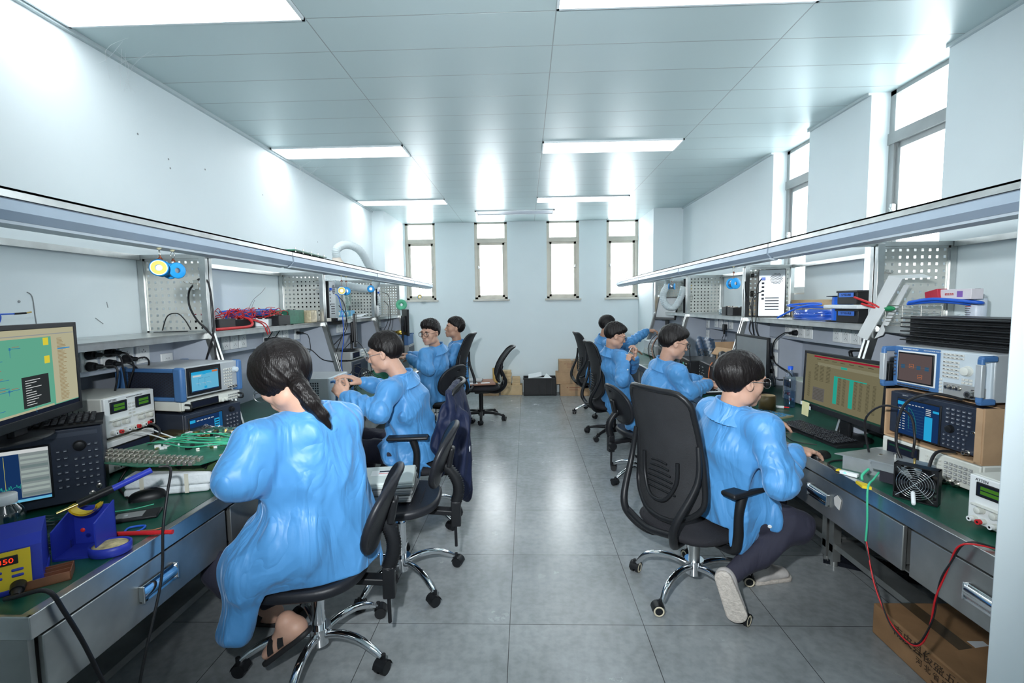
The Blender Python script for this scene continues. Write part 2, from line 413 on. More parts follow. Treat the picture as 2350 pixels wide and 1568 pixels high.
def socket_plate(parent, c, s, w=.082, h=.088, kind=0):
    """white wall socket facing +s*x"""
    x, y, z = c
    b = B(m_white)
    b.box((x+s*.005, y, z), (.010, w, h), bev=.003)
    b.box((x+s*.0105, y, z), (.003, w*.66, h*.80), bev=.001)
    for dz in (h*.2, -h*.2):
        if kind == 0:
            for dy, a in ((-.010, .5), (.010, -.5), (0, 0)):
                b.box((x+s*.0123, y+dy, z+dz+(.006 if dy == 0 else -.003)), (.001, .0022, .007), rot=(a, 0, 0), m=m_ink)
        else:
            for dy in (-.008, .008): b.box((x+s*.0123, y+dy, z+dz), (.001, .004, .004), m=m_ink)
    return b.obj('wall_socket', parent)
m_ledlens = mat('lamp_lens_unlit', (.55, .62, .68), .3, var=.03)
def bench(side, y0, y1, label, xf, drawers, sockets, peg=True, peg_near=False, hooks=()):
    """side -1 left wall, +1 right wall; xf = |x| of the front edge; local frame at (0,y0)"""
    s = side; XW = abs(XL)-.005 if s < 0 else XR-.005
    t = thing('workbench', label, 'workbench', (0, 0, 0), 0, None)
    X = lambda a: s*a
    L_ = y1-y0; e = .004
    # worktop with folded steel lip
    b = B(m_steel)
    b.b2(X(xf), X(xf+.012), y0+e, y1-e, ZT-.055, ZT+.002, bev=.002).b2(X(xf), X(XW), y0+e, y0+e+.012, ZT-.055, ZT+.002, bev=.002).b2(X(xf), X(XW), y1-e-.012, y1-e, ZT-.055, ZT+.002)
    b.b2(X(xf+.012), X(XW), y0+e, y1-e, ZT-.04, ZT-.004); b.b2(X(xf+.001), X(xf+.035), y0+e+.012, y1-e-.012, ZT-.005, ZT+.0015)
    b.obj('worktop', t)
    B(m_green).b2(X(xf+.03), X(XW-.005), y0+.016, y1-.016, ZT-.004, ZT+.0028).obj('bench_mat', t)
    # legs and under frame
    b = B(m_steel2)
    for yy in (y0+.03, y1-.03):
        b.b2(X(xf+.36), X(xf+.40), yy-.02, yy+.02, .03, ZT-.055).b2(X(XW-.06), X(XW-.02), yy-.02, yy+.02, .0, ZT-.055)
        b.b2(X(xf+.36), X(XW-.04), yy-.015, yy+.015, .08, .12).cyl((X(xf+.38), yy, 0), (X(xf+.38), yy, .03), .018, n=12)
    b.b2(X(XW-.10), X(XW-.06), y0+.03, y1-.03, .10, .14).b2(X(xf+.37), X(xf+.48), y0+.03, y1-.03, .10, .13)
    b.obj('under_frame', t)
    # drawers
    b = B(m_steel2); b.b2(X(xf+.02), X(xf+.40), y0+.02, y1-.02, ZT-.225, ZT-.22).b2(X(xf+.022), X(xf+.40), y0+.015, y0+.03, ZT-.22, ZT-.055).b2(X(xf+.022), X(xf+.40), y1-.03, y1-.015, ZT-.22, ZT-.055)
    b.obj('drawer_carcass', t)
    for (a, c) in drawers:
        d = B(m_steel2).b2(X(xf+.006), X(xf+.022), a+.006, c-.006, ZT-.225, ZT-.064, bev=.003)
        d.b2(X(xf+.022), X(xf+.38), a+.02, c-.02, ZT-.21, ZT-.075)
        d = d.obj('drawer', t)
        yc = (a+c)/2; h = B(m_chrome)
        # recessed cup handle
        def cup(u, v, yc=yc):
            ang = pi*(.06+.88*v); yy = yc-.07+.14*u
            return Vector((X(xf+.004-.016*sin(ang)), yy, ZT-.142+.024*cos(ang)))
        h.grid(cup, 6, 8)
        for q in (-.072, .066): h.b2(X(xf-.012), X(xf+.006), yc+q, yc+q+.006, ZT-.168, ZT-.116, bev=.002)
        h.b2(X(xf-.004), X(xf+.006), yc-.072, yc+.072, ZT-.170, ZT-.163)
        h.obj('drawer_handle', d)
    # back panel + socket trunking
    B(m_greyp).b2(X(XW-.006), X(XW), y0+.02, y1-.02, ZT+.003, ZSH-.035).obj('back_panel', t)
    xs_ = 1.95 if s < 0 else 2.02
    B(m_greyp).b2(X(xs_), X(XW-.006), y0+.02, y1-.02, ZSH-.165, ZSH-.032, bev=.003).obj('socket_trunking', t)
    low = [q for q in sockets if q[1] < -.10]
    if low: B(m_greyp).b2(X(xs_), X(XW-.006), low[0][0]-.06, low[0][0]+.06, ZSH-.098+min(q[1] for q in low)-.06, ZSH-.166).obj('socket_post', t)
    for yy, dz, kd in sockets: socket_plate(t, (X(xs_), yy, ZSH-.098+dz), -s, kind=kd)
    # shelf
    xp = 1.742 if s < 0 else 1.815
    b = B(m_steel); b.b2(X(xp), X(XW), y0+.004, y1-.004, ZSH-.012, ZSH, bev=.002).b2(X(xp-.0), X(xp+.006), y0+.004, y1-.004, ZSH-.034, ZSH)
    b.obj('shelf', t)
    # stanchions at the far end: post above, raked leg below, side panel
    def frame_at(yy, panel=True, pegs=True):
        g = B(m_steel)
        g.b2(X(xp-.015), X(xp+.02), yy-.028, yy-.004, ZSH, ZR-.01, bev=.002).b2(X(xp-.015), X(xp+.02), yy+.004, yy+.028, ZSH, ZR-.01, bev=.002)
        g.b2(X(XW-.03), X(XW), yy-.012, yy+.012, ZSH, ZR-.005).b2(X(xp-.015), X(XW), yy-.026, yy+.026, ZSH-.03, ZSH-.008)
        g.b2(X(1.34), X(XW), yy-.014, yy+.014, ZR-.022, ZR)              # cross arm
        xl = xp-.165; zb = ZT+.003
        for dy in (-.016, .016):
            g.poly([(X(xp-.015), yy+dy-.008, ZSH-.005), (X(xp+.02), yy+dy-.008, ZSH-.005), (X(xl+.035), yy+dy-.008, zb), (X(xl), yy+dy-.008, zb)], (0, .016, 0))
        g.obj('stanchion', t)
        if panel:
            B(m_greyp).poly([(X(xp+.02), yy-.003, ZSH-.03), (X(XW-.01), yy-.003, ZSH-.03), (X(XW-.01), yy-.003, zb), (X(xl+.035), yy-.003, zb)], (0, .006, 0)).obj('side_panel', t)
        if pegs:
            p = B(m_peg); peg_sheet(p, min(X(xp+.022), X(XW-.032)), max(X(xp+.022), X(XW-.032)), ZSH+.005, ZR-.024, yy, m=m_peg)
            p.obj('pegboard', t)
            f = B(m_steel); a, c = xp+.02, XW-.03
            f.b2(X(a), X(c), yy-.006, yy+.006, ZR-.034, ZR-.022).b2(X(a), X(c), yy-.006, yy+.006, ZSH, ZSH+.010).b2(X(a), X(a+.008), yy-.006, yy+.006, ZSH, ZR-.022).b2(X(c-.008), X(c), yy-.006, yy+.006, ZSH, ZR-.022)
            f.obj('pegboard_frame', t)
    frame_at(y1-.034, pegs=peg)
    if peg_near: frame_at(y0+.034, pegs=peg)
    # top rails: back angle + front lamp rail
    b = B(m_steel); b.b2(X(XW-.02), X(XW), y0+.012, y1-.05, ZR-.028, ZR)
    b.obj('back_rail', t); b = B(m_steel); b.b2(X(1.275), X(1.325), y0+.003, y1-.003, ZR+.006, ZR+.012).b2(X(1.322), X(1.328), y0+.003, y1-.003, ZR-.02, ZR+.012).b2(X(1.275), X(1.281), y0+.003, y1-.003, ZR-.012, ZR+.012)
    b.obj('front_rail', t)
    l = B(m_alu)
    prof = [(1.282, ZR-.013), (1.275, ZR-.018), (1.272, ZR-.045), (1.290, ZR-.066), (1.345, ZR-.072), (1.352, ZR-.05), (1.345, ZR-.013)]
    l.poly([(X(x_), y0+.008, z_) for x_, z_ in prof], (0, L_-.016, 0))
    l = l.obj('rail_lamp', t)
    B(m_ledlens).poly([(X(x_), y0+.02, z_) for x_, z_ in [(1.293, ZR-.0665), (1.340, ZR-.0725), (1.338, ZR-.079), (1.296, ZR-.074)]], (0, L_-.04, 0)).obj('lamp_lens', l)
    return t
L_Y = [1.02, 2.62, 4.12, 5.50, 6.60]
R_Y = [1.00, 2.582, 4.06, 5.474, 6.80]
def socks(ys, z=0, k=0): return [(y, z, k) for y in ys]
bench(-1, L_Y[0], L_Y[1], 'steel workbench with green mat along the left wall, nearest the camera', 1.16, [(1.05, 1.76), (1.78, 2.60)],
      socks([1.76, 1.86, 1.96, 2.06, 2.16, 2.26, 2.36])+[(2.52, -.055, 1)])
bench(-1, L_Y[1], L_Y[2], 'steel workbench with green mat along the left wall, second from the camera', 1.16, [(2.64, 3.36), (3.38, 4.10)],
      socks([3.03, 3.125, 3.22, 3.53, 3.62, 3.71, 3.81])+[(4.0, .0, 1), (4.0, -.13, 1)])
bench(-1, L_Y[2], L_Y[3], 'steel workbench with green mat along the left wall, third from the camera', 1.16, [(4.14, 4.8), (4.82, 5.48)], socks([4.4, 4.5, 4.9, 5.0, 5.1]))
bench(-1, L_Y[3], L_Y[4], 'steel workbench with green mat along the left wall, furthest from the camera', 1.16, [(5.52, 6.04), (6.06, 6.58)], socks([5.8, 5.9, 6.2, 6.3]))
bench(1, R_Y[0], R_Y[1], 'steel workbench with green mat along the right wall, nearest the camera', 1.283, [(1.02, 1.60), (1.62, 2.56)],
      socks([2.38, 2.29, 2.20, 2.11]))
bench(1, R_Y[1], R_Y[2], 'steel workbench with green mat along the right wall, second from the camera', 1.283, [(2.60, 3.31), (3.33, 4.04)],
      socks([3.73, 3.64, 3.55, 3.46, 3.15, 3.06, 2.97])+[(3.92, -.12, 0), (3.92, -.23, 0), (3.92, -.34, 0)])
bench(1, R_Y[2], R_Y[3], 'steel workbench with green mat along the right wall, third from the camera', 1.283, [(4.08, 4.76), (4.78, 5.45)],
      socks([5.12, 5.0, 4.88, 4.76, 4.5])+[(5.36, -.02, 0), (5.36, -.13, 0)])
bench(1, R_Y[3], R_Y[4], 'steel workbench with green mat along the right wall, furthest from the camera', 1.283, [(5.49, 6.12), (6.14, 6.78)], socks([5.9, 6.0, 6.1, 6.2]))
# ================================================================== CHAIRS (local frame: seat faces +y)
m_mesh = mat('chair_mesh_fabric', (.020, .021, .024), .7, var=.15, bump=.3, bs=300)
m_seatf = mat('chair_seat_fabric', (.012, .012, .016), .85, var=.15, bump=.2, bs=200)
m_ring = mat('caster_cream_ring', (.62, .56, .42), .5)
def star_base(t, chrome=True, R=.30, ring=False, rot=0, hub=.10):
    m = m_chrome if chrome else m_black
    b = B(m)
    b.cyl((0, 0, hub-.045), (0, 0, hub+.02), .038, .042, 24).cyl((0, 0, hub+.02), (0, 0, hub+.03), .046, .046, 24)
    o = b.obj('star_base', t)
    for k in range(5):
        a = rot + 2*pi*k/5; d = Vector((cos(a), sin(a), 0)); z = Vector((0, 0, 1)); w = Vector((-sin(a), cos(a), 0))
        l = B(m)
        if chrome:
            l.tube([d*.025+z*(hub-.005), d*.10+z*(hub+.012), d*.18+z*(hub+.008), d*.245+z*(hub-.018), d*(R-.012)+z*.058], [.017, .016, .0165, .016, .012], 12)
        else:
            def arm(u, v, d=d, w=w):
                x = .03+(R-.045)*u; hh = .028-.012*u; ww = .026-.010*u; an = 2*pi*v
                return d*x + w*(ww*cos(an)) + z*(hub-.005-.03*u*u*u + hh*.8*sin(an))
            l.grid(arm, 8, 12)
            l.cyl(d*(R-.02)+z*.052, d*(R-.02)+z*.085, .016, .014, 12)
        l.obj('base_leg', o)
        # twin wheel caster
        c = B(m_black); p = d*R; sa = a+1.9+.9*k; sd = Vector((cos(sa), sin(sa), 0)); sw = Vector((-sin(sa), cos(sa), 0))
        q = p + sd*.010 + z*.027
        c.cyl(p+z*.045, p+z*.072, .009, .009, 10)
        for s_ in (-1, 1):
            c.cyl(q+sw*s_*.006, q+sw*s_*.023, .0265, .0255, 20)
            if ring:
                c.lathe([(.0175, 0), (.0175, .0015), (.0245, .0015), (.0245, 0)], q+sw*s_*.0228, 20, m_ring, (sw*s_).to_track_quat('Z', 'Y').to_matrix())
        c.grid(lambda u, v: q + sd*(.030*cos(pi*u-.0)) + z*(.030*sin(pi*u)) + sw*(.05*v-.025), 8, 1)
        c.obj('caster', o)
    return o
def chair_pu(name, label, group=None, hub=.10, sz=.41, rot=0., bo=-.205):
    t = thing(name, label, 'chair', (0, 0, 0), 0, group)
    star_base(t, True, .30, False, rot, hub)
    B(m_chrome).cyl((0, 0, hub+.02), (0, 0, sz-.13), .026, .026, 20).cyl((0, 0, sz-.13), (0, 0, sz-.06), .014, .014, 16).obj('gas_column', t)
    # seat: contoured superellipse dish
    def top(u, v):
        a = 2*pi*v; w = .225; d = .215
        ce, se = cos(a), sin(a); p = 2/2.7
        x = w*abs(ce)**p*(1 if ce > 0 else -1)*u; y = d*abs(se)**p*(1 if se > 0 else -1)*u
        z = sz + .012*(abs(x)/.2)**2 + .02*max(0, -y/.2)**2 - .03*max(0, y/.2)**2.5
        return Vector((x, y, z))
    s = B(m_black2)
    s.grid(lambda u, v: top(.001+.93*u, v), 10, 40)
    def rim(u, v):
        p = top(.93, v); q = top(1.0, v); an = pi*.5-pi*u
        c = p + Vector((0, 0, -.022)); o_ = (q-p); o_.z = 0
        return c + o_*cos(an)*1.0*1.0 + Vector((0, 0, .022*sin(an)))
    s.grid(rim, 8, 40)
    s.grid(lambda u, v: top(.93-.9299*u, v)+Vector((0, 0, -.044+.006*u)), 4, 40)
    for k in range(5):
        s.tube([(x, -.12+k*.05, top(.5, .1).z*0+sz+.012*(abs(x)/.2)**2+.0025+.02*max(0, -(-.12+k*.05)/.2)**2-.03*max(0, (-.12+k*.05)/.2)**2.5) for x in (-.11, -.05, .05, .11)], .003, 6, sub=3)
    s.obj('seat', t)
    b = B(m_black); b.b2(-.07, .07, -.10, .06, sz-.075, sz-.045, bev=.008).box((0, -.20, sz-.075), (.055, .20, .028), rot=(.10, 0, 0), bev=.006)
    b.b2(-.028, .028, -.315, -.265, sz-.155, sz-.02, bev=.006)
    b.obj('seat_mechanism', t)
    B(m_black).tube([(.06, 0, sz-.06), (.16, 0, sz-.075), (.215, .0, sz-.085)], [.006, .006, .011], 8).obj('height_lever', t)
    k = B(m_black); n = 10
    k.cyl((.028, -.29, sz-.10), (.058, -.29, sz-.10), .034, .030, 14); k.cyl((0, -.285, sz-.15), (0, -.287, sz-.27), .008, .008, 10); k.obj('adjusting_knob', t)
    # bellows stem
    P = []; Rr = []
    for i in range(41):
        u = i/40; y = -.29-.030*sin(pi*u*.9)+(bo+.255+.02)*u*u; z = sz-.03+.205*u
        P.append((0, y, z)); Rr.append(.024 if i % 2 else .031)
    st = B(m_black).tube(P, Rr, 14, sub=1); st.obj('bellows_stem', t)
    # oval backrest, curved around the back, hand slot
    cz = sz+.232; W_, H_ = .215, .155; tilt = .36
    def bk(x, z, off):
        yy = bo - .045*(1-(x/.215)**2)
        return Vector((x, yy+off - (z)*tilt, cz+z))
    sl = lambda x, z: (abs(x)/.042)**2.5+(abs(z-.10)/.0135)**2.5 < 1
    bb = B(m_black2); nu, nv = 36, 24
    def surf(off, shr):
        V = {}; F = []
        for i in range(nu):
            for j in range(nv+1):
                a = 2*pi*i/nu; r = j/nv
                V[(i, j)] = None
        vs = []
        for j in range(nv+1):
            for i in range(nu):
                a = 2*pi*i/nu; r = .02+.98*j/nv*shr; p_ = 2/2.3
                x = W_*abs(cos(a))**p_*math.copysign(1, cos(a))*r; z = H_*abs(sin(a))**p_*math.copysign(1, sin(a))*r
                vs.append(bk(x, z, off+.004*(1-r*r)))
        for j in range(nv):
            for i in range(nu):
                q = (j*nu+i, j*nu+(i+1) % nu, (j+1)*nu+(i+1) % nu, (j+1)*nu+i)
                c = sum((vs[k_] for k_ in q), Vector())/4
                if not sl(c.x, c.z-cz): F.append(q)
        bb.arrays(vs, F)
    surf(.014, .95); surf(-.014, .95)
    rimp = []
    for i in range(nu):
        a = 2*pi*i/nu; p_ = 2/2.3
        x = W_*.955*abs(cos(a))**p_*math.copysign(1, cos(a)); z = H_*.955*abs(sin(a))**p_*math.copysign(1, sin(a))
        rimp.append(bk(x, z, 0))
    bb.tube(rimp, .0155, 10, closed=True, sub=1)
    sp = [bk(.045*cos(2*pi*i/20), .10+.016*sin(2*pi*i/20), 0) for i in range(20)]
    bb.tube(sp, .009, 8, closed=True, sub=1)
    bb.obj('backrest', t)
    B(m_black).box((0, bo-.063, cz-.02), (.06, .03, .11), bev=.012, rot=(.2, 0, 0)).obj('back_bracket', t)
    return t
def chair_mesh(name, label, group=None, chrome=True, ring=False, sz=.40, rot=0., bh=.56, arms=True, low=False, hub=.10, lean=.20):
    t = thing(name, label, 'chair', (0, 0, 0), 0, group)
    star_base(t, chrome, .30, ring, rot, hub)
    g = B(m_steel if chrome else m_black); g.cyl((0, 0, hub+.02), (0, 0, sz-.13), .027, .027, 20).cyl((0, 0, sz-.13), (0, 0, sz-.09), .015, .015, 16); g.obj('gas_column', t)
    def seat(u, v):
        an = 2*pi*v; p = 2/3.2; ce, se = cos(an), sin(an)
        la = -pi/2+pi*u; r = cos(la)**.55 if cos(la) > 0 else 0; h = sin(la)
        x = .235*abs(ce)**p*math.copysign(1, ce)*max(r, .001); y = .235*abs(se)**p*math.copysign(1, se)*max(r, .001)
        return Vector((x, y, sz-.045+.045*h - .018*max(0, y/.23)**3))
    B(m_seatf).grid(seat, 14, 36).obj('seat', t)
    B(m_black).b2(-.09, .09, -.10, .08, sz-.115, sz-.085, bev=.008).tube([(.06, .03, sz-.10), (.17, .05, sz-.11), (.24, .05, sz-.12)], [.006, .006, .01], 8).obj('seat_mechanism', t)
    # back: frame curve
    z0 = sz+.03 if not low else sz+.10; H = bh; W0, W1 = .225, .19
    def bp(x, u, off=0):
        yy = -.235 - .055*sin(pi*min(1, u*1.15))*0 - lean*H*u*(.45+.55*u) + .055*(x/.22)**2 + .03*sin(pi*u)
        return Vector((x, yy+off, z0+H*u))
    hw = lambda u: (W0+(W1-W0)*u)*(1-(max(0, .22-u)/.22)**2.2*.55)*(1-(max(0, u-.88)/.12)**3*.22)
    outl = [bp(-hw(u), u) for u in np.linspace(0, 1, 14)] + [bp(hw(1)*k, 1.0+.012*(1-k*k)) for k in (-.5, 0, .5)] + [bp(hw(u), u) for u in np.linspace(1, 0, 14)] + [bp(hw(0)*k, -.02*(1-k*k)) for k in (.5, 0, -.5)]
    f = B(m_black).tube(outl, .0135, 10, closed=True, sub=2)
    f = f.obj('back_frame', t)
    me = B(m_mesh).grid(lambda a, c: bp((2*a-1)*hw(c)*.97, c, .004), 12, 20).grid(lambda a, c: bp((2*a-1)*hw(c)*.97, c, -.002), 12, 20).obj('back_mesh', t)
    # lumbar support with ribs, and the two curved uprights behind
    lb = B(m_black)
    for i in range(6):
        u = .20+.045*i; ww = .10-.010*i
        lb.tube([bp(x, u+.01*(1-(x/ww)**2), -.016) for x in np.linspace(-ww, ww, 7)], .0045, 6, sub=1)
    lb.tube([bp(-.11, .46, -.018), bp(-.105, .30, -.02), bp(-.06, .16, -.024), bp(0, .13, -.026), bp(.06, .16, -.024), bp(.105, .30, -.02), bp(.11, .46, -.018)], .009, 8, sub=4)
    lb.obj('lumbar_support', t)
    up = B(m_black)
    for s_ in (-1, 1):
        up.tube([bp(s_*hw(.62)*1.0, .62, -.012), bp(s_*hw(.35)*1.02, .36, -.05), Vector((s_*.175, -.30, z0+.03)), Vector((s_*.145, -.28, z0-.06)), Vector((s_*.08, -.20, sz-.10)), Vector((s_*.04, -.06, sz-.10))], [.011, .014, .018, .020, .018, .014], 10)
    up.tube([Vector((-.16, -.288, z0-.03)), Vector((0, -.30, z0-.055)), Vector((.16, -.288, z0-.03))], .016, 10)
    up.obj('back_support', t)
    if arms:
        for s_ in (-1, 1):
            a = B(m_black)
            a.tube([(s_*.10, -.02, sz-.10), (s_*.24, -.02, sz-.09), (s_*.275, -.03, sz-.02), (s_*.285, -.04, sz+.10), (s_*.285, -.02, sz+.185)], [.016, .020, .022, .020, .024], 12)
            a.box((s_*.285, .01, sz+.20), (.078, .25, .024), bev=.011, seg=3)
            a.obj('armrest', t)
    return t
def setc(t, x, y, th):
    t.location = (x, y, 0); t.rotation_euler = (0, 0, radians(th-90)); return t
setc(chair_pu('lab_chair', 'black moulded lab chair under the ponytailed person, nearest on the left', hub=.105, sz=.395, rot=.55, bo=-.25), -.865, 1.85, 187)
setc(chair_pu('lab_chair', 'empty black moulded lab chair carrying a stack of grey-white cases', hub=.105, sz=.445, rot=.1), -.665, 2.40, 184)
setc(chair_pu('lab_chair', 'black moulded lab chair behind the left-hand person glancing back at the camera', hub=.10, sz=.44, rot=.9), -.95, 4.95, 152)
setc(chair_pu('lab_chair', 'black moulded lab chair on the right, just beyond the nearest mesh chair', hub=.10, sz=.405, rot=1.25), .955, 3.85, 12)
setc(chair_mesh('mesh_office_chair', 'black mesh office chair nearest on the right, chrome base and cream-ringed casters', ring=True, sz=.41, rot=-.05, hub=.13, bh=.60, lean=.10), .83, 2.33, 27)
setc(chair_mesh('mesh_office_chair', 'black mesh office chair draped with a navy jacket', sz=.44, rot=.3, bh=.46), -.745, 3.12, 186)
setc(chair_mesh('mesh_office_chair', 'tall-backed black mesh chair at the far left behind the furthest left person', sz=.47, rot=.2, bh=.60), -.95, 5.60, 172)
setc(chair_mesh('mesh_office_chair', 'empty low-backed black chair with a brown pad on its seat and black base', chrome=False, sz=.46, rot=.6, bh=.42, low=False, arms=False, lean=.45), -.57, 5.90, 186)
setc(chair_mesh('mesh_office_chair', 'black mesh chair with black base under the right-hand person holding a thin tool', chrome=False, sz=.40, rot=.35, hub=.10, bh=.60, lean=.12), .935, 5.12, 8)
setc(chair_mesh('mesh_office_chair', 'black mesh chair with chrome base furthest on the right', sz=.47, rot=.9, hub=.10, bh=.56, lean=.12), .92, 6.20, 8)
# ================================================================== SMOOTH SURFACES (numpy distance fields)
A3 = lambda v: np.array(v, dtype=np.float32)
def smin(a, b, k):
    if k <= 0: return np.minimum(a, b)
    h = np.clip(.5+.5*(b-a)/k, 0, 1)
    return b+(a-b)*h-k*h*(1-h)
def smax(a, b, k): return -smin(-a, -b, k)
def nrm(v): v = A3(v); return v/max(1e-9, float(np.linalg.norm(v)))
def cone(a, b, ra, rb, disp=None):
    a, b = A3(a), A3(b); ab = b-a; L2 = float(ab@ab)
    def f(p):
        q = p-a; t = np.clip(q@ab/L2, 0, 1)
        d = np.linalg.norm(q-t[:, None]*ab, axis=1)-(ra+(rb-ra)*t)
        if disp is not None: d = d-disp(p, t)
        return d
    lo = np.minimum(a-ra, b-rb); hi = np.maximum(a+ra, b+rb)
    return f, lo, hi
def econe(a, b, wa, wb, side, disp=None, p_=2.0):
    """elliptical capsule from a to b; w=(half width along side, half depth)"""
    a, b = A3(a), A3(b); ab = b-a; L = float(np.linalg.norm(ab)); u = ab/L
    s = A3(side); s = nrm(s-u*(s@u)); d_ = np.cross(u, s)
    wa, wb = A3(wa), A3(wb)
    def f(p):
        q = p-a; h = q@u; t = np.clip(h/L, 0, 1); w = wa[None, :]+(wb-wa)[None, :]*t[:, None]
        over = h-t*L
        m = w.min(axis=1)
        r = (np.abs(q@s/w[:, 0])**p_+np.abs(q@d_/w[:, 1])**p_+np.abs(over/m)**p_)**(1/p_)
        g = np.sqrt((q@s)**2+(q@d_)**2+over**2)
        d = np.where(r > 1e-3, g*(1-1/np.maximum(r, 1e-3)), -m)
        if disp is not None: d = d-disp(p, t)
        return d
    m = max(*wa, *wb); lo = np.minimum(a, b)-m; hi = np.maximum(a, b)+m
    return f, lo, hi
def ell(c, r, R=None, disp=None):
    c, r = A3(c), A3(r); R = np.eye(3, dtype=np.float32) if R is None else np.array(R, dtype=np.float32)
    def f(p):
        q = (p-c)@R; k0 = np.linalg.norm(q/r, axis=1); k1 = np.linalg.norm(q/(r*r), axis=1)
        d = k0*(k0-1)/np.maximum(k1, 1e-6)
        if disp is not None: d = d-disp(p, None)
        return d
    m = float(max(r)); return f, c-m, c+m
class Field:
    def __init__(s): s.ops = []; s.bb = []; s.lo = A3((9, 9, 9)); s.hi = A3((-9, -9, -9))
    def add(s, prim, k=.02):
        s.ops.append(('u', prim[0], k)); s.bb.append((len(s.ops)-1, prim[1], prim[2])); s.lo = np.minimum(s.lo, prim[1]); s.hi = np.maximum(s.hi, prim[2]); return s
    def sub(s, prim, k=.01): s.ops.append(('s', prim[0], k)); return s
    def cut(s, fn, k=.005): s.ops.append(('c', fn, k)); return s          # intersect with fn<0
    def dsp(s, fn): s.ops.append(('d', fn, 0)); return s
    def __call__(s, p, near=False):
        d = None; skip = set()
        if near:
            lo, hi = p.min(0)-.07, p.max(0)+.07
            skip = {i for i, a, b in s.bb if (a > hi).any() or (b < lo).any()}
            d = np.full(len(p), .2, np.float32)
        for i, (o, f, k) in enumerate(s.ops):
            if i in skip: continue
            if o == 'd': d = d-f(p); continue
            e = f(p)
            if d is None: d = e
            elif o == 'u': d = smin(d, e, k)
            elif o == 's': d = smax(d, -e, k)
            else: d = smax(d, e, k)
        return d
def mesh_field(F, h, pad=.03, split=None, smooth=1):
    lo = F.lo-pad; hi = F.hi+pad; BS = 8
    nb = np.ceil((hi-lo)/(h*BS)).astype(int)
    n = nb*BS+1
    ci = np.stack(np.meshgrid(*[np.arange(k) for k in nb], indexing='ij'), -1).reshape(-1, 3)
    cc = (lo+(ci+.5)*BS*h).astype(np.float32)
    dc = F(cc); rad = BS*h*.5*1.7321
    D = np.repeat(np.repeat(np.repeat(np.where(dc > 0, 1, -1).reshape(nb).astype(np.float32), BS, 0), BS, 1), BS, 2)
    D = np.pad(D, ((0, 1),)*3, mode='edge')
    act = ci[np.abs(dc) < rad*1.35+.012]
    g = np.stack(np.meshgrid(*[np.arange(BS+1)]*3, indexing='ij'), -1).reshape(-1, 3)
    act = act[np.lexsort((act[:, 2]//4, act[:, 1]//4, act[:, 0]//4))]
    key = (act//4)@np.array([10000, 100, 1]); cutp = np.flatnonzero(np.diff(key))+1
    for a in np.split(act, cutp):
        if len(a) == 0: continue
        idx = (a[:, None, :]*BS+g[None]).reshape(-1, 3)
        P = (lo+idx*h).astype(np.float32); v = F(P, True) if isinstance(F, Field) else F(P)
        D[idx[:, 0], idx[:, 1], idx[:, 2]] = v
    # surface nets
    I = D < 0
    c8 = np.zeros(np.array(D.shape)-1, np.int8)
    for dx in (0, 1):
        for dy in (0, 1):
            for dz in (0, 1): c8 += I[dx:D.shape[0]-1+dx, dy:D.shape[1]-1+dy, dz:D.shape[2]-1+dz]
    cells = np.argwhere((c8 > 0) & (c8 < 8))
    idm = -np.ones(c8.shape, np.int32); idm[tuple(cells.T)] = np.arange(len(cells))
    acc = np.zeros((len(cells), 3)); cnt = np.zeros(len(cells))
    cor = [(x, y, z) for x in (0, 1) for y in (0, 1) for z in (0, 1)]
    val = {c: D[cells[:, 0]+c[0], cells[:, 1]+c[1], cells[:, 2]+c[2]] for c in cor}
    for c in cor:
        for ax in range(3):
            if c[ax] == 0:
                c2 = list(c); c2[ax] = 1; c2 = tuple(c2)
                a, b = val[c], val[c2]; m = (a < 0) != (b < 0)
                t = np.where(m, a/np.where(np.abs(a-b) < 1e-9, 1, a-b), 0)
                p = np.zeros((len(cells), 3)); p[:] = c; p[:, ax] += t
                acc[m] += p[m]; cnt[m] += 1
    V = lo+(cells+acc/cnt[:, None])*h
    Fs = []
    for ax in range(3):
        a1, a2 = (ax+1) % 3, (ax+2) % 3
        sl0 = [slice(None)]*3; sl1 = [slice(None)]*3; sl0[ax] = slice(0, -1); sl1[ax] = slice(1, None)
        e = I[tuple(sl0)] != I[tuple(sl1)]
        E_ = np.argwhere(e); E_ = E_[(E_[:, a1] > 0) & (E_[:, a2] > 0) & (E_[:, a1] < c8.shape[a1]) & (E_[:, a2] < c8.shape[a2])]
        if len(E_) == 0: continue
        q = []
        for d1, d2 in ((1, 1), (0, 1), (0, 0), (1, 0)):
            c = E_.copy(); c[:, a1] -= d1; c[:, a2] -= d2; q.append(idm[tuple(c.T)])
        q = np.stack(q, 1); fl_ = I[tuple(E_.T)]
        q[~fl_] = q[~fl_][:, ::-1]; q = q[(q >= 0).all(1)]; Fs.append(q)
    Q = np.concatenate(Fs)
    for _ in range(smooth):       # light laplacian smoothing
        s_ = np.zeros_like(V); c_ = np.zeros(len(V))
        for i in range(4):
            a, b = Q[:, i], Q[:, (i+1) % 4]
            np.add.at(s_, a, V[b]); np.add.at(c_, a, 1); np.add.at(s_, b, V[a]); np.add.at(c_, b, 1)
        V = V*.5+.5*s_/np.maximum(c_, 1)[:, None]
    return V, Q
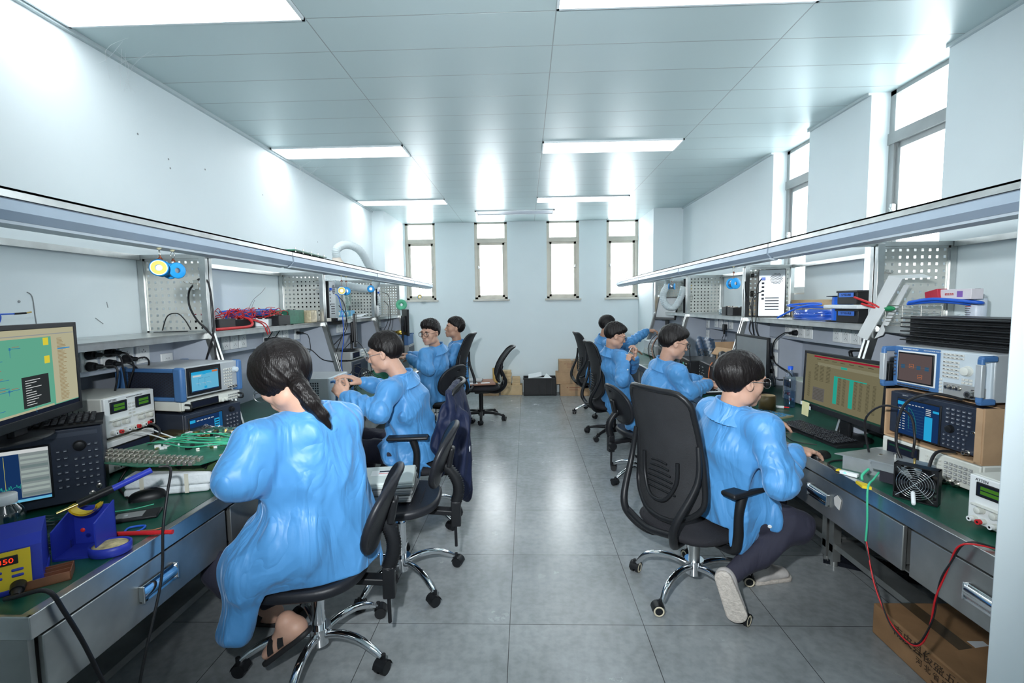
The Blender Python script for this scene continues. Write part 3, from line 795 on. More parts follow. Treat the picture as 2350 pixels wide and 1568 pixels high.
def obj_from(V, Q, name, mats, parent=None, pick=None, origin=(0, 0, 0)):
    me = bpy.data.meshes.new(name); V = V-np.array(origin)
    me.vertices.add(len(V)); me.vertices.foreach_set('co', V.astype(np.float32).ravel())
    me.loops.add(len(Q)*4); me.loops.foreach_set('vertex_index', Q.astype(np.int32).ravel())
    me.polygons.add(len(Q)); me.polygons.foreach_set('loop_start', np.arange(0, len(Q)*4, 4, dtype=np.int32)); me.polygons.foreach_set('loop_total', np.full(len(Q), 4, np.int32))
    if pick is not None:
        cen = (V[Q].mean(1)+np.array(origin)).astype(np.float32); me.polygons.foreach_set('material_index', pick(cen).astype(np.int32))
    me.update(); me.validate()
    me.polygons.foreach_set('use_smooth', np.ones(len(me.polygons), bool))
    for m in mats: me.materials.append(m)
    o = bpy.data.objects.new(name, me); COL.objects.link(o)
    if parent: o.parent = parent
    return o
def sdf_obj(F, h, name, mats, parent=None, pick=None, origin=(0, 0, 0), smooth=1):
    V, Q = mesh_field(F, h, smooth=smooth)
    return obj_from(V, Q, name, mats if isinstance(mats, list) else [mats], parent, pick, origin)
# ================================================================== PEOPLE
def skin_mat(name, col):
    m = mat(name, col, .48, var=.04, vs=30, bump=.03, bs=200); b = m.node_tree.nodes['Principled BSDF']
    b.inputs['Subsurface Weight'].default_value = .12; b.inputs['Subsurface Radius'].default_value = (.01, .004, .002); b.inputs['Subsurface Scale'].default_value = .5
    return m
m_skin = skin_mat('skin', (.54, .32, .235)); m_skin2 = skin_mat('tanned_skin', (.50, .28, .19))
m_lip = mat('lips', (.46, .24, .20), .5); m_brow = mat('eyebrow_hair', (.03, .022, .02), .8)
m_eyew = mat('eye_white', (.75, .74, .72), .2); m_iris = mat('dark_iris', (.015, .008, .005), .1)
def hair_mat():
    m = bpy.data.materials.new('black_hair'); m.use_nodes = True; nt = m.node_tree; N = nt.nodes.new; L = nt.links.new
    b = nt.nodes['Principled BSDF']; b.inputs['Base Color'].default_value = (.007, .005, .005, 1); b.inputs['Roughness'].default_value = .42; b.inputs['Specular IOR Level'].default_value = .28
    tc = N('ShaderNodeTexCoord'); mp = N('ShaderNodeMapping'); mp.inputs['Scale'].default_value = (1, 1, .12); L(tc.outputs['Object'], mp.inputs[0])
    n = N('ShaderNodeTexNoise'); n.inputs['Scale'].default_value = 260; n.inputs['Detail'].default_value = 3; L(mp.outputs[0], n.inputs['Vector'])
    bp = N('ShaderNodeBump'); bp.inputs['Strength'].default_value = .6; bp.inputs['Distance'].default_value = .004; L(n.outputs[0], bp.inputs['Height']); L(bp.outputs[0], b.inputs['Normal'])
    return m
m_hair = hair_mat()
def cloth_mat(name, col, rough=.36, fold=.5, sh=.4):
    m = bpy.data.materials.new(name); m.use_nodes = True; nt = m.node_tree; N = nt.nodes.new; L = nt.links.new
    b = nt.nodes['Principled BSDF']; b.inputs['Roughness'].default_value = rough
    b.inputs['Specular IOR Level'].default_value = .42; b.inputs['Sheen Weight'].default_value = sh; b.inputs['Sheen Roughness'].default_value = .4; b.inputs['Sheen Tint'].default_value = (*[min(1, c+.3) for c in col], 1)
    tc = N('ShaderNodeTexCoord'); n0 = N('ShaderNodeTexNoise'); n0.inputs['Scale'].default_value = 3; n0.inputs['Detail'].default_value = 2; L(tc.outputs['Object'], n0.inputs['Vector'])
    rp = N('ShaderNodeValToRGB'); rp.color_ramp.elements[0].color = (*[c*.93 for c in col], 1); rp.color_ramp.elements[1].color = (*[min(1, c*1.06) for c in col], 1)
    L(n0.outputs[0], rp.inputs[0]); L(rp.outputs[0], b.inputs['Base Color'])
    mp = N('ShaderNodeMapping'); mp.inputs['Scale'].default_value = (1, 1, .38); L(tc.outputs['Object'], mp.inputs[0])
    n = N('ShaderNodeTexNoise'); n.inputs['Scale'].default_value = 7; n.inputs['Detail'].default_value = 2.5; n.inputs['Distortion'].default_value = 1.6; n.inputs['Roughness'].default_value = .45; L(mp.outputs[0], n.inputs['Vector'])
    bp = N('ShaderNodeBump'); bp.inputs['Strength'].default_value = fold; bp.inputs['Distance'].default_value = .05; ab = N('ShaderNodeMath'); ab.operation = 'SUBTRACT'; ab.inputs[1].default_value = .5; L(n.outputs[0], ab.inputs[0]); a2 = N('ShaderNodeMath'); a2.operation = 'ABSOLUTE'; L(ab.outputs[0], a2.inputs[0]); L(a2.outputs[0], bp.inputs['Height'])
    wv = N('ShaderNodeTexWave'); wv.inputs['Scale'].default_value = 150; wv.bands_direction = 'Z'; L(tc.outputs['Object'], wv.inputs['Vector'])
    b2 = N('ShaderNodeBump'); b2.inputs['Strength'].default_value = .05; b2.inputs['Distance'].default_value = .002; L(wv.outputs[0], b2.inputs['Height']); L(bp.outputs[0], b2.inputs['Normal'])
    L(b2.outputs[0], b.inputs['Normal'])
    return m
m_coat = cloth_mat('blue_antistatic_cloth', (.075, .27, .57), .46, .55)
m_trou = cloth_mat('dark_trouser_cloth', (.022, .022, .040), .8, .3, .1)
m_jean = cloth_mat('dark_blue_denim', (.02, .035, .09), .85, .3, .1)
m_jacket = cloth_mat('navy_jacket_cloth', (.006, .012, .045), .6, .5, .05)
m_shoe = mat('pale_shoe', (.55, .52, .50), .7, var=.12, vs=30); m_shoeb = mat('black_sandal', (.015, .015, .017), .6)
m_lens = glassy('spectacle_lens', (.95, .96, .97), .06, .02)
m_sole = mat('cream_sole', (.55, .50, .45), .8, var=.15, vs=60, bump=.5, bs=120)

def basis(fwd, up=(0, 0, 1), roll=0):
    f = nrm(fwd); r = nrm(np.cross(f, A3(up))); u = np.cross(r, f)
    if roll: r, u = r*cos(roll)+u*sin(roll), u*cos(roll)-r*sin(roll)
    return np.stack([r, f, u], 1)      # columns x right, y forward, z up
def folds(seed, lam=.10, amp=.006, ax=(1, 1, .25)):
    rs = np.random.RandomState(seed); K = rs.randn(5, 3)*A3(ax); K = K/np.linalg.norm(K, axis=1, keepdims=True)*(2*pi/lam)*rs.uniform(.6, 1.4, (5, 1)); ph = rs.uniform(0, 6, 5)
    W_ = rs.randn(3, 3)*14; K = K.astype(np.float32); W_ = W_.astype(np.float32)
    def f(p, t=None):
        q = p+.014*np.sin(p@W_.T)
        s = np.zeros(len(p), np.float32)
        for k, h_ in zip(K, ph): s += 1-2*np.abs(np.sin(.5*(q@k)+h_))
        return (amp*s/2.6).astype(np.float32)
    return f
def sleeve_f(seed, a, b, amp=.006, lam=.045, end=1.):
    a, b = A3(a), A3(b); L = float(np.linalg.norm(b-a)); u = (b-a)/L; s_ = nrm(np.cross(u, A3((.3, .2, 1)))); w_ = np.cross(u, s_)
    rs = np.random.RandomState(seed); ph = rs.uniform(0, 6, 4); fo = folds(seed+5, .11, .005, (1, 1, 1))
    def f(p, t):
        q = p-a; an = np.arctan2(q@w_, q@s_)
        x = t*L
        g = .35+.65*np.exp(-((t-end)/.30)**2)
        w = 1-1.7*np.abs(np.sin(pi*x/lam+1.1*np.sin(an+ph[0])+.7*np.sin(2*an+ph[1])))
        return amp*g*w*.6+fo(p)
    return f
def hand_field(F, w, fwd, back, thumb, curl=(.25, .3, .35, .4), spread=.06, th=(.5, .3), s=1., k=.006):
    """w wrist, fwd finger direction, back = normal out of the back of the hand, thumb=+1/-1 side"""
    f = nrm(fwd); n = A3(back); n = nrm(n-f*(n@f)); t = np.cross(f, n)*thumb
    P_ = lambda a, b, c: A3(w)+s*(f*a+t*b+n*c)
    F.add(econe(P_(-.02, 0, 0), P_(.02, 0, 0), (.027*s, .019*s), (.032*s, .016*s), t), .012)
    F.add(econe(P_(.02, .002, 0), P_(.078, .0, 0), (.034*s, .015*s), (.040*s, .0125*s), t), .010)
    F.add(ell(P_(.035, .024, -.008), (.018*s, .022*s, .013*s)), .012)
    F.add(ell(P_(.045, -.022, -.008), (.014*s, .025*s, .012*s)), .012)
    L_ = ((.042, .026, .021), (.046, .030, .022), (.043, .028, .021), (.034, .021, .018))
    for i, (b0, ln) in enumerate(zip((.029, .0095, -.0105, -.029), L_)):
        p = P_(.082-.004*abs(i-1.3), b0, .001); an = .0; sp = (1.5-i)*spread; r = (.0092, .0092, .0088, .0078)[i]*s
        c = curl[i] if hasattr(curl, '__len__') else curl
        F.add(cone(P_(.05, b0*.8, .001), p, r*1.05, r*1.08), k)
        for j, l in enumerate(ln):
            an += c*(1.0, 1.15, .7)[j]
            d = f*cos(an)-n*sin(an); d = nrm(d+t*sp*(1-.3*j)); q = p+d*l*s
            F.add(cone(p, q, r*(1.06-.08*j), r*(.98-.10*j)), .0035); p = q
    p0 = P_(.012, .022, -.006); d1 = nrm(f*.72+t*.72-n*.25*(1+th[0])); p1 = p0+d1*.040*s
    d2 = nrm(f*(.85)+t*.42*(1-th[0])-n*(.2+th[0]*.6)); p2 = p1+d2*.032*s; d3 = nrm(f*(.95)+t*.15*(1-th[1]*2)-n*(.2+th[1]*.8)); p3 = p2+d3*.026*s
    F.add(cone(p0, p1, .015*s, .0125*s), .010); F.add(cone(p1, p2, .0118*s, .0102*s), .004); F.add(cone(p2, p3, .0102*s, .0084*s), .003)
def head_field(F, c, Rm, sc=1., jaw=1.):
    T = lambda x, y, z: A3(c)+(Rm@A3((x, y, z)))*sc
    S_ = lambda *r: tuple(v*sc for v in r)
    F.add(ell(T(0, -.014, .034), S_(.076, .096, .086), Rm), .02)
    F.add(ell(T(0, .022, -.012), S_(.064, .070, .078), Rm), .025)
    F.add(ell(T(0, .030, -.070), S_(.050*jaw, .052, .042), Rm), .025)
    F.add(ell(T(0, .072, -.098), S_(.022, .018, .016), Rm), .020)
    for s_ in (-1, 1):
        F.add(ell(T(s_*.039, .058, -.022), S_(.024, .020, .026), Rm), .025)
        F.add(ell(T(s_*.048*jaw, .008, -.072), S_(.013, .024, .022), Rm), .025)
        F.add(ell(T(s_*.030, .078, .026), S_(.026, .016, .010), Rm), .014)
    F.add(cone(T(0, .085, .018), T(0, .103, -.022), .0075*sc, .0095*sc), .010)
    F.add(ell(T(0, .106, -.030), S_(.0115, .0115, .0095), Rm), .007)
    for s_ in (-1, 1): F.add(ell(T(s_*.012, .097, -.033), S_(.0075, .010, .007), Rm), .005)
    for s_ in (-1, 1): F.sub(ell(T(s_*.032, .103, .006), S_(.019, .018, .011), Rm), .012)
    for s_ in (-1, 1): F.add(ell(T(s_*.031, .078, .004), S_(.0135, .0125, .0115), Rm), .004)
    F.add(ell(T(0, .080, -.064), S_(.033, .018, .022), Rm), .016)
    F.add(ell(T(0, .096, -.0575), S_(.021, .0065, .0045), Rm), .003); F.add(ell(T(0, .095, -.0665), S_(.019, .0070, .0055), Rm), .003)
    F.sub(ell(T(0, .104, -.0615), S_(.020, .008, .0012), Rm), .002)
    for s_ in (-1, 1):
        F.add(ell(T(s_*.078, -.012, -.006), S_(.0085, .018, .031), Rm@np.array(Euler((.18, 0, s_*-.35)).to_matrix())), .007)
        F.sub(ell(T(s_*.088, -.006, -.002), S_(.006, .009, .017), Rm), .004)
    return T
def hairline(kind):
    # height of the hair edge as a function of y (front +)
    t = {'short': ([-.13, -.09, -.05, -.025, .0, .012, .045, .075, .11], [-.058, -.056, -.045, -.010, .014, .014, .036, .054, .058]),
         'bowl': ([-.13, -.09, -.05, -.025, .0, .012, .045, .075, .11], [-.070, -.066, -.045, -.010, .016, .010, .020, .034, .036]),
         'crop': ([-.13, -.09, -.05, -.025, .0, .012, .045, .075, .11], [-.050, -.046, -.035, -.002, .024, .030, .045, .070, .076]),
         'tied': ([-.13, -.09, -.05, -.025, .0, .012, .045, .075, .11], [-.066, -.062, -.060, -.056, -.052, -.050, -.030, .030, .045])}[kind]
    return lambda y: np.interp(y, *t)
def hair_field(c, Rm, kind, sc=1., thick=.012, vol=(0, 0, 0), seed=0, spike=.0):
    F = Field(); T = lambda x, y, z: A3(c)+(Rm@A3((x, y, z)))*sc
    th = thick
    wf = {'short': .55, 'crop': .8}.get(kind, 1.); F.add(ell(T(0, -.016, .037), ((.076+th*wf)*sc, (.098+th)*sc, (.088+th*(2-wf)*.9)*sc), Rm), .02)
    F.add(ell(T(0, .0, -.005), ((.070+th*.7)*sc, (.080+th*.4)*sc, (.080)*sc), Rm), .03)
    if vol[2]: F.add(ell(T(0, .045+vol[1], .082), (.062*sc, .050*sc, (.030+vol[2])*sc), Rm), .03)
    hl = hairline(kind)
    def loc(p): return ((p-A3(c))@Rm)/sc
    taper = {'short': .85, 'crop': .5, 'bowl': .25}.get(kind, .1)
    rs = np.random.RandomState(seed); ph = rs.uniform(0, 6, 6)
    def strands(p):
        q = loc(p); an = np.arctan2(q[:, 0], q[:, 1]+.03); el_ = np.arctan2(q[:, 2]-.03, np.hypot(q[:, 0], q[:, 1]))
        top = np.clip((q[:, 2]-.02)/.08, 0, 1)
        s = np.sin(an*19+2*np.sin(el_*3+ph[0])+ph[1])*.5+np.sin(an*43+3*np.sin(el_*4+ph[2]))*.35+np.sin(an*9+ph[3])*.4
        e = np.sin(q@A3((210, 60, 30))+ph[4])*np.sin(q@A3((40, 190, 90))+ph[5])
        tp = np.clip(1-(q[:, 2]-hl(q[:, 1]))/.045, 0, 1)
        return (.0016*s+(.0012+spike*top)*e-th*taper*tp*tp).astype(np.float32)
    F.dsp(strands)
    def cutf(p):
        q = loc(p); j = .0035*np.sin(q[:, 0]*310+ph[0])+.004*np.sin(q[:, 0]*120+ph[1])+.002*np.sin(q[:, 1]*280)
        side = np.clip((np.abs(q[:, 0])-.045)/.03, 0, 1)
        z = hl(q[:, 1])
        return ((z+j-q[:, 2])*.72*sc).astype(np.float32)
    F.cut(cutf, .004)
    return F
def glasses(t, c, Rm, sc=1., m=None, rnd=True, r=.024):
    T = lambda x, y, z: tuple(A3(c)+(Rm@A3((x, y, z)))*sc)
    b = B(m or m_black); zc = -.001; yf = .108
    for s_ in (-1, 1):
        pts = []
        for k in range(20):
            a = 2*pi*k/20; p_ = 2/(2.2 if rnd else 3.2)
            pts.append(T(s_*.034+r*abs(cos(a))**p_*math.copysign(1, cos(a)), yf-.10*(abs(s_*.034+r*cos(a)))**1.5*1.2, zc+r*.86*abs(sin(a))**p_*math.copysign(1, sin(a))))
        b.tube(pts, (.0023 if m is m_black else .0013)*sc, 6, closed=True, sub=1)
        b.tube([T(s_*(.034+r), yf-.014, zc+.006), T(s_*.074, yf-.030, zc+.007), T(s_*.081, .04, zc+.007), T(s_*.083, -.005, zc+.006), T(s_*.080, -.022, zc-.014)], .0014*sc, 6, sub=3)
    b.tube([T(-.011, yf, zc+.004), T(0, yf+.003, zc+.008), T(.011, yf, zc+.004)], .0013*sc, 6, sub=3)
    o = b.obj('spectacles', t)
    l = B(m_lens)
    for s_ in (-1, 1):
        n = 16; l.quad([T(s_*.034+r*.95*cos(2*pi*k/n), yf-.10*(abs(s_*.034+r*cos(2*pi*k/n)))**1.5*1.2, zc+r*.82*sin(2*pi*k/n)) for k in range(n)])
    l.obj('spectacle_lenses', o)
    return o
def ik(a, b, l1, l2, hint):
    a, b = A3(a), A3(b); d = b-a; L = float(np.linalg.norm(d)); L = min(L, (l1+l2)*.999); u = nrm(d)
    x = (l1*l1-l2*l2+L*L)/(2*L); y = math.sqrt(max(0, l1*l1-x*x)); h_ = A3(hint); h_ = nrm(h_-u*(h_@u))
    return a+u*x+h_*y
def person(label, pelvis, neck, head, look, face, wristR, wristL, hR, hL, kneeR, kneeL, footR, footL, up=(0, 0, 1), skin=None, hair='short', hv=(0, 0, 0), hthick=.012,
           spec=None, elb=(None, None), feet=None, elbR=(0, 0, -1), elbL=(0, 0, -1), h=.004, hc=.005, trou=None, seed=1, fb=None, shw=.185, coat_len=.42, sc=1., extra=None, spike=0, coat_amp=1., jaw=1., hand_s=1., shoe=None, eyes=False, hem=None, seat=None, clr=(.030, -.035), sandal=False):
    """face: torso facing; look: head facing; wrists and knees in world space"""
    skin = skin or m_skin; trou = trou or m_trou
    t = thing('person', label, 'person', (pelvis[0], pelvis[1], 0), 0); O = (pelvis[0], pelvis[1], 0)
    pe, ne, he = A3(pelvis), A3(neck), A3(head)
    fw = nrm((face[0], face[1], 0)); rt = A3((fw[1], -fw[0], 0)); upv = nrm(ne-pe)
    sR = ne+rt*shw-upv*.068+fw*(.03 if fb is None else fb[0]); sL = ne-rt*shw-upv*.068+fw*(.03 if fb is None else fb[1])
    eR = ik(sR, wristR, .285*sc, .255*sc, elbR); eL = ik(sL, wristL, .285*sc, .255*sc, elbL)
    if elb[0] is not None: eR = A3(elb[0])
    if elb[1] is not None: eL = A3(elb[1])
    wR, wL = A3(wristR), A3(wristL)
    if feet is None: feet = [None, None]
    feet = [((A3(f_)+A3((0, 0, .085)), fw, A3((0, 0, -1))) if ft_ is None else tuple(A3(v) for v in ft_)) for f_, ft_ in zip((footR, footL), feet)]
    anR, anL = feet[0][0], feet[1][0]
    # ---- body
    F = Field(); Rm = basis(look, up)
    ch = pe+(ne-pe)*.62+fw*.0; wa = pe+(ne-pe)*.28+fw*.01
    F.add(econe(pe, wa, (.150, .105), (.130, .095), rt), .03); F.add(econe(wa, ch, (.130, .095), (.150, .105), rt), .04)
    F.add(econe(ch, ne-upv*.09, (.140, .090), (.070, .060), rt), .03)
    F.add(cone(sR-upv*.015, sL-upv*.015, .042, .042), .03)
    F.add(cone(ne-upv*.04, he+Rm@A3((0, -.020, -.055)), .056*sc, .053*sc), .02)
    for s_, e_, w_ in ((sR, eR, wR), (sL, eL, wL)):
        F.add(cone(s_, e_, .046, .037), .02); F.add(cone(e_, w_, .037, .024), .01)
    for k_, f_, sgn in ((kneeR, anR, 1), (kneeL, anL, -1)):
        hp = pe+rt*sgn*.085-upv*.02; F.add(cone(hp, A3(k_), .075, .052), .03); F.add(cone(A3(k_), f_, .048, .032), .02)
    hand_field(F, wR, *hR, s=hand_s); hand_field(F, wL, *hL, s=hand_s)
    T = head_field(F, he, Rm, sc, jaw)
    def pick(cn):
        q = ((cn-he)@Rm)/sc; o = np.zeros(len(cn), int)
        lip = (np.abs(q[:, 2]+.062) < .0095) & (np.abs(q[:, 0]) < .021) & (q[:, 1] > .088); o[lip] = 1
        ax = np.abs(q[:, 0]); br = (np.abs(q[:, 2]-(.0245-.10*(ax-.03)*(ax > .034)*1.5)) < .0042) & (ax > .014) & (ax < .050) & (q[:, 1] > .05); o[br] = 2
        return o
    if seat: F.cut(lambda p: np.minimum(seat[2]+.006-p[:, 2], seat[3]-np.hypot(p[:, 0]-seat[0], p[:, 1]-seat[1])).astype(np.float32), .01)
    body = sdf_obj(F, h, 'body', [skin, m_lip, m_brow], t, pick, O)
    if eyes:
        for s_ in (-1, 1):
            c0 = T(s_*.031, .0835, .0045); e = B(m_eyew, m_iris); e.ell(tuple(c0-A3(O)), (.0115*sc, .010*sc, .0062*sc), m=m_eyew, rot=Matrix(Rm.tolist()))
            c1 = c0+Rm@A3((0, .0072, 0)); e.ell(tuple(c1-A3(O)), (.0058*sc, .0035*sc, .0058*sc), m=m_iris, rot=Matrix(Rm.tolist())); e.obj('eye', t)
    hf = hair_field(he, Rm, hair, sc, hthick, hv, seed, spike)
    if hair == 'tied' and extra: extra('hair', hf, T, Rm)
    sdf_obj(hf, min(h, .0035), 'hair', m_hair, t, None, O)
    if spec: 
        g = glasses(t, he-A3(O), Rm, sc, **spec)
    # ---- coat
    C = Field(); am = coat_amp
    fo = folds(seed, .13, .017*am, (1, 1, .25)); fo2 = folds(seed+9, .16, .015*am, (1, 1, .5))
    C.add(econe(pe+upv*.02, wa, (.200, .155), (.182, .138), rt, fo), .03)
    C.add(econe(wa, ch, (.182, .138), (.188, .130), rt, fo), .05)
    C.add(econe(ch, ne-upv*.075, (.180, .124), (.118, .082), rt, fo2), .05)
    C.add(cone(sR-rt*.02-upv*.01, sL+rt*.02-upv*.01, .062, .062), .05)
    for s_ in (sR, sL): C.add(cone(ne-upv*.035, s_-upv*.0, .058, .058), .03)
    # sleeves with gathered cuffs
    for s_, e_, w_, k_ in ((sR, eR, wR, 1), (sL, eL, wL, 2)):
        C.add(cone(s_, e_, .064, .064, sleeve_f(seed*3+k_, s_, e_, .009*am, .07)), .045)
        c1 = e_+(w_-e_)*.80; c2 = e_+(w_-e_)*.93
        C.add(cone(e_, c1, .066, .054, sleeve_f(seed*5+k_, e_, c1, .011*am, .055, .5)), .022)
        C.add(cone(c1, c2, .050, .034, sleeve_f(seed*7+k_, c1, c2, .004, .014, .5)), .014)
        C.add(cone(c2, c2+(w_-e_)*.035, .040, .040, sleeve_f(seed*11+k_, c2, w_, .003, .010, .5)), .006)
    # skirt of the coat over the lap and around the seat
    for k_, sgn in ((kneeR, 1), (kneeL, -1)):
        hp = pe+rt*sgn*.09; kk = hp+(A3(k_)-hp)*min(1, coat_len)
        C.add(cone(hp, kk, .115, .095, fo), .05)
    if hem is None: hem = ((-.02, -.10, .0),)
    for (a_, z_, y_) in hem: C.add(econe(pe+A3((0, 0, -.0))+rt*a_+fw*y_, pe+rt*a_*1.1+fw*y_+A3((0, 0, z_)), (.20, .165), (.215, .175), rt, fo), .04)
    if extra: extra('coat', C, T, Rm)
    if seat:
        for FF in (C,): FF.cut(lambda p: np.minimum(seat[2]+.012-p[:, 2], seat[3]-np.hypot(p[:, 0]-seat[0], p[:, 1]-seat[1])).astype(np.float32), .01)
    coat = sdf_obj(C, hc, 'coat', m_coat, t, None, O)
    # collar: standing flap around the neck
    col = Field(); nb = ne-upv*.018; nf = nrm(nrm(he+Rm@A3((0, -.02, -.055))-ne)*.5+upv)
    cb = basis(fw, nf)
    def colf(p):
        q = (p-nb)@cb; r = np.hypot(q[:, 0]/1.08, q[:, 1]-.005); z = q[:, 2]
        rad = .070+clr[0]*np.clip(1-(z+.02)/.06, 0, 1.5)**1.4
        return np.maximum(np.abs(r-rad)-.0042, np.maximum(z-.042-.012*np.clip(-q[:, 1]/.07, -1, 1), clr[1]-z)).astype(np.float32)
    def gap(p):
        q = (p-nb)@cb; return ((.014+.35*np.maximum(0, q[:, 2]+.03))-np.abs(q[:, 0])-10*np.maximum(0, -(q[:, 1]-.02))).astype(np.float32)
    col.ops.append(('u', colf, 0)); col.lo = nb-.14; col.hi = nb+.14; col.cut(gap, .004)
    sdf_obj(col, .0035, 'coat_collar', m_coat, coat, None, O)
    # ---- trousers and shoes
    Tr = Field(); st_ = seat; ft = folds(seed+20, .12, .007, (1, 1, .4))
    Tr.add(econe(pe-upv*.03, pe+upv*.03, (.165, .125), (.16, .12), rt), .03)
    for k_, f_, sgn in ((kneeR, anR, 1), (kneeL, anL, -1)):
        hp = pe+rt*sgn*.088-upv*.02; Tr.add(cone(hp, A3(k_), .094, .074, ft), .04); Tr.add(cone(A3(k_), f_+nrm(A3(k_)-f_)*.03, .072, .054, ft), .03)
    if seat: Tr.cut(lambda p: np.minimum(seat[2]+.004-p[:, 2], seat[3]-np.hypot(p[:, 0]-seat[0], p[:, 1]-seat[1])).astype(np.float32), .01)
    sdf_obj(Tr, .008, 'trousers', trou, t, None, O)
    for a_, d_, n_ in feet:
        d_ = nrm(d_); n_ = nrm(n_-d_*(n_@d_)); sd = np.cross(d_, n_); sh = Field()
        hc_ = a_+n_*.045-d_*.025; tc_ = a_+n_*.052+d_*.125
        sh.add(econe(hc_, tc_, (.035, .040), (.043, .024), sd), .02); sh.add(cone(a_, a_+n_*.035-d_*.005, .038, .042), .02); sh.add(cone(a_+n_*.02+d_*.02, a_+n_*.05+d_*.09, .034, .030), .02)
        sh.cut(lambda p, a_=a_, n_=n_: ((p-a_)@n_-.074).astype(np.float32), .004)
        so = sdf_obj(sh, .005, 'bare_foot' if sandal else 'shoe', skin if sandal else (shoe or m_shoe), t, None, O)
        if sandal:
            b = B(m_shoeb)
            for f0, w0 in ((.075, .047), (.020, .050)): b.grid(lambda u, v, f0=f0, w0=w0: Vector(a_+n_*(.060-.052*sin(pi*u))+d_*(f0+.030*v-.02*sin(pi*u))+sd*w0*cos(pi*u)-A3(O)), 14, 3)
            b.obj('sandal_strap', so)
        sl = Field(); sl.add(econe(a_+n_*.076-d_*.03, a_+n_*.076+d_*.13, (.037, .040), (.045, .040), sd), 0)
        sl.cut(lambda p, a_=a_, n_=n_: (np.abs((p-a_)@n_-.077)-.010).astype(np.float32), .003)
        sdf_obj(sl, .004, 'shoe_sole', m_sole if shoe is None else m_shoeb, so, None, O)
    return t, dict(T=T, Rm=Rm, coat=coat, O=O, eR=eR, eL=eL)
UPZ = (0, 0, 1)
CAST = []
# ---- right side, nearest: seated at the keyboard
CAST += [person('person in blue coat using the nearest keyboard on the right, back turned',
       (.97, 2.26, .50), (.93, 2.18, .965), (.965, 2.165, 1.085), (.97, .20, -.10), (.95, .25), (1.165, 2.07, .79), (1.30, 2.66, .795),
       ((.90, .42, -.10), UPZ, -1, (.16, .2, .25, .3)), ((.95, -.30, -.12), UPZ, 1, (.3, .35, .35, .4)),
       (1.20, 2.12, .43), (1.24, 2.42, .44), None, (1.20, 2.40, 0.0), elb=((1.03, 1.925, .70), (1.12, 2.62, .74)), hair='bowl', hthick=.016, seed=3,
       feet=(((.90, 2.11, .20), (.35, -.10, -1), (-.45, -1, -.1)), None),
       spec=dict(m=m_steel, rnd=True, r=.026), h=.0035, hc=.0045, seat=(.83, 2.33, .41, .235))]

# ---- left side, nearest: ponytailed, bent over the circuit array
def x_l1(what, F, T, Rm):
    if what == 'coat':
        fo = folds(31, .11, .011, (1, 1, .12)); fo2 = folds(33, .14, .011, (1, 1, .25))
        F.add(econe((-.825, 1.79, .94), (-.805, 1.86, .38), (.175, .12), (.215, .19), (.65, .75, 0), fo2), .07)
        F.add(econe((-1.0, 1.72, .55), (-1.075, 1.63, .27), (.10, .085), (.085, .06), (.5, -.86, 0), fo, 2.6), .06)
        F.add(cone((-.88, 1.74, .56), (-1.02, 1.68, .48), .15, .12, fo), .07)
        F.add(econe((-.86, 1.86, .60), (-.81, 1.86, .50), (.20, .15), (.205, .165), (.65, .75, 0), fo2), .05)
        F.add(cone((-.97, 1.62, .97), (-.99, 1.575, .87), .072, .076, fo2), .05)
        F.add(cone((-.99, 1.575, .86), (-.97, 1.70, .84), .076, .07, fo2), .05)
    else:
        a = [T(.0, -.105, .030), T(.004, -.150, .005), T(.012, -.195, -.055), T(.020, -.22, -.125), T(.030, -.235, -.185)]
        a = [A3((-.845, 1.695, 1.19)), A3((-.812, 1.675, 1.155)), A3((-.775, 1.675, 1.10)), A3((-.742, 1.69, 1.05)), A3((-.718, 1.70, 1.0))]
        r = [.030, .031, .029, .021, .005]
        # tail joins after the hairline cut
        rs = np.random.RandomState(4)
        for i in range(4): F.add(cone(a[i], a[i+1], r[i], r[i+1], lambda p, t: (.0011*np.sin(p@A3((260, 200, 240)))+.0008*np.sin(p@A3((-200, 380, 160)))).astype(np.float32)), .012)
CAST += [person('person with a long black ponytail in a loose blue coat, bent over the left bench',
       (-.875, 1.86, .495), (-.815, 1.76, 1.04), (-.912, 1.75, 1.175), (-.80, .26, -.70), (-.80, .60), (-1.16, 2.08, .86), (-1.14, 1.80, .87),
       ((-.9, .1, -.3), (.2, 0, 1), -1, .4), ((-.95, .1, -.2), (.2, 0, 1), 1, .4),
       (-1.22, 2.06, .45), (-1.16, 1.72, .44), None, None, elb=((-.90, 2.12, .80), (-.985, 1.585, .86)), hair='tied', hthick=.026, seed=8,
       feet=(((-1.18, 2.05, .09), (-1, .1, 0), (0, 0, -1)), ((-.93, 1.72, .24), (-.80, .05, -.62), (-.5, 0, -.8))), trou=m_trou, shw=.165, hem=((-.02, -.06, .0),),
       spec=dict(m=m_steel, rnd=True, r=.024), h=.0035, hc=.0045, extra=x_l1, shoe=m_shoeb, sandal=True, clr=(.014, -.06), coat_amp=1.2, seat=(-.865, 1.85, .398, .25))]
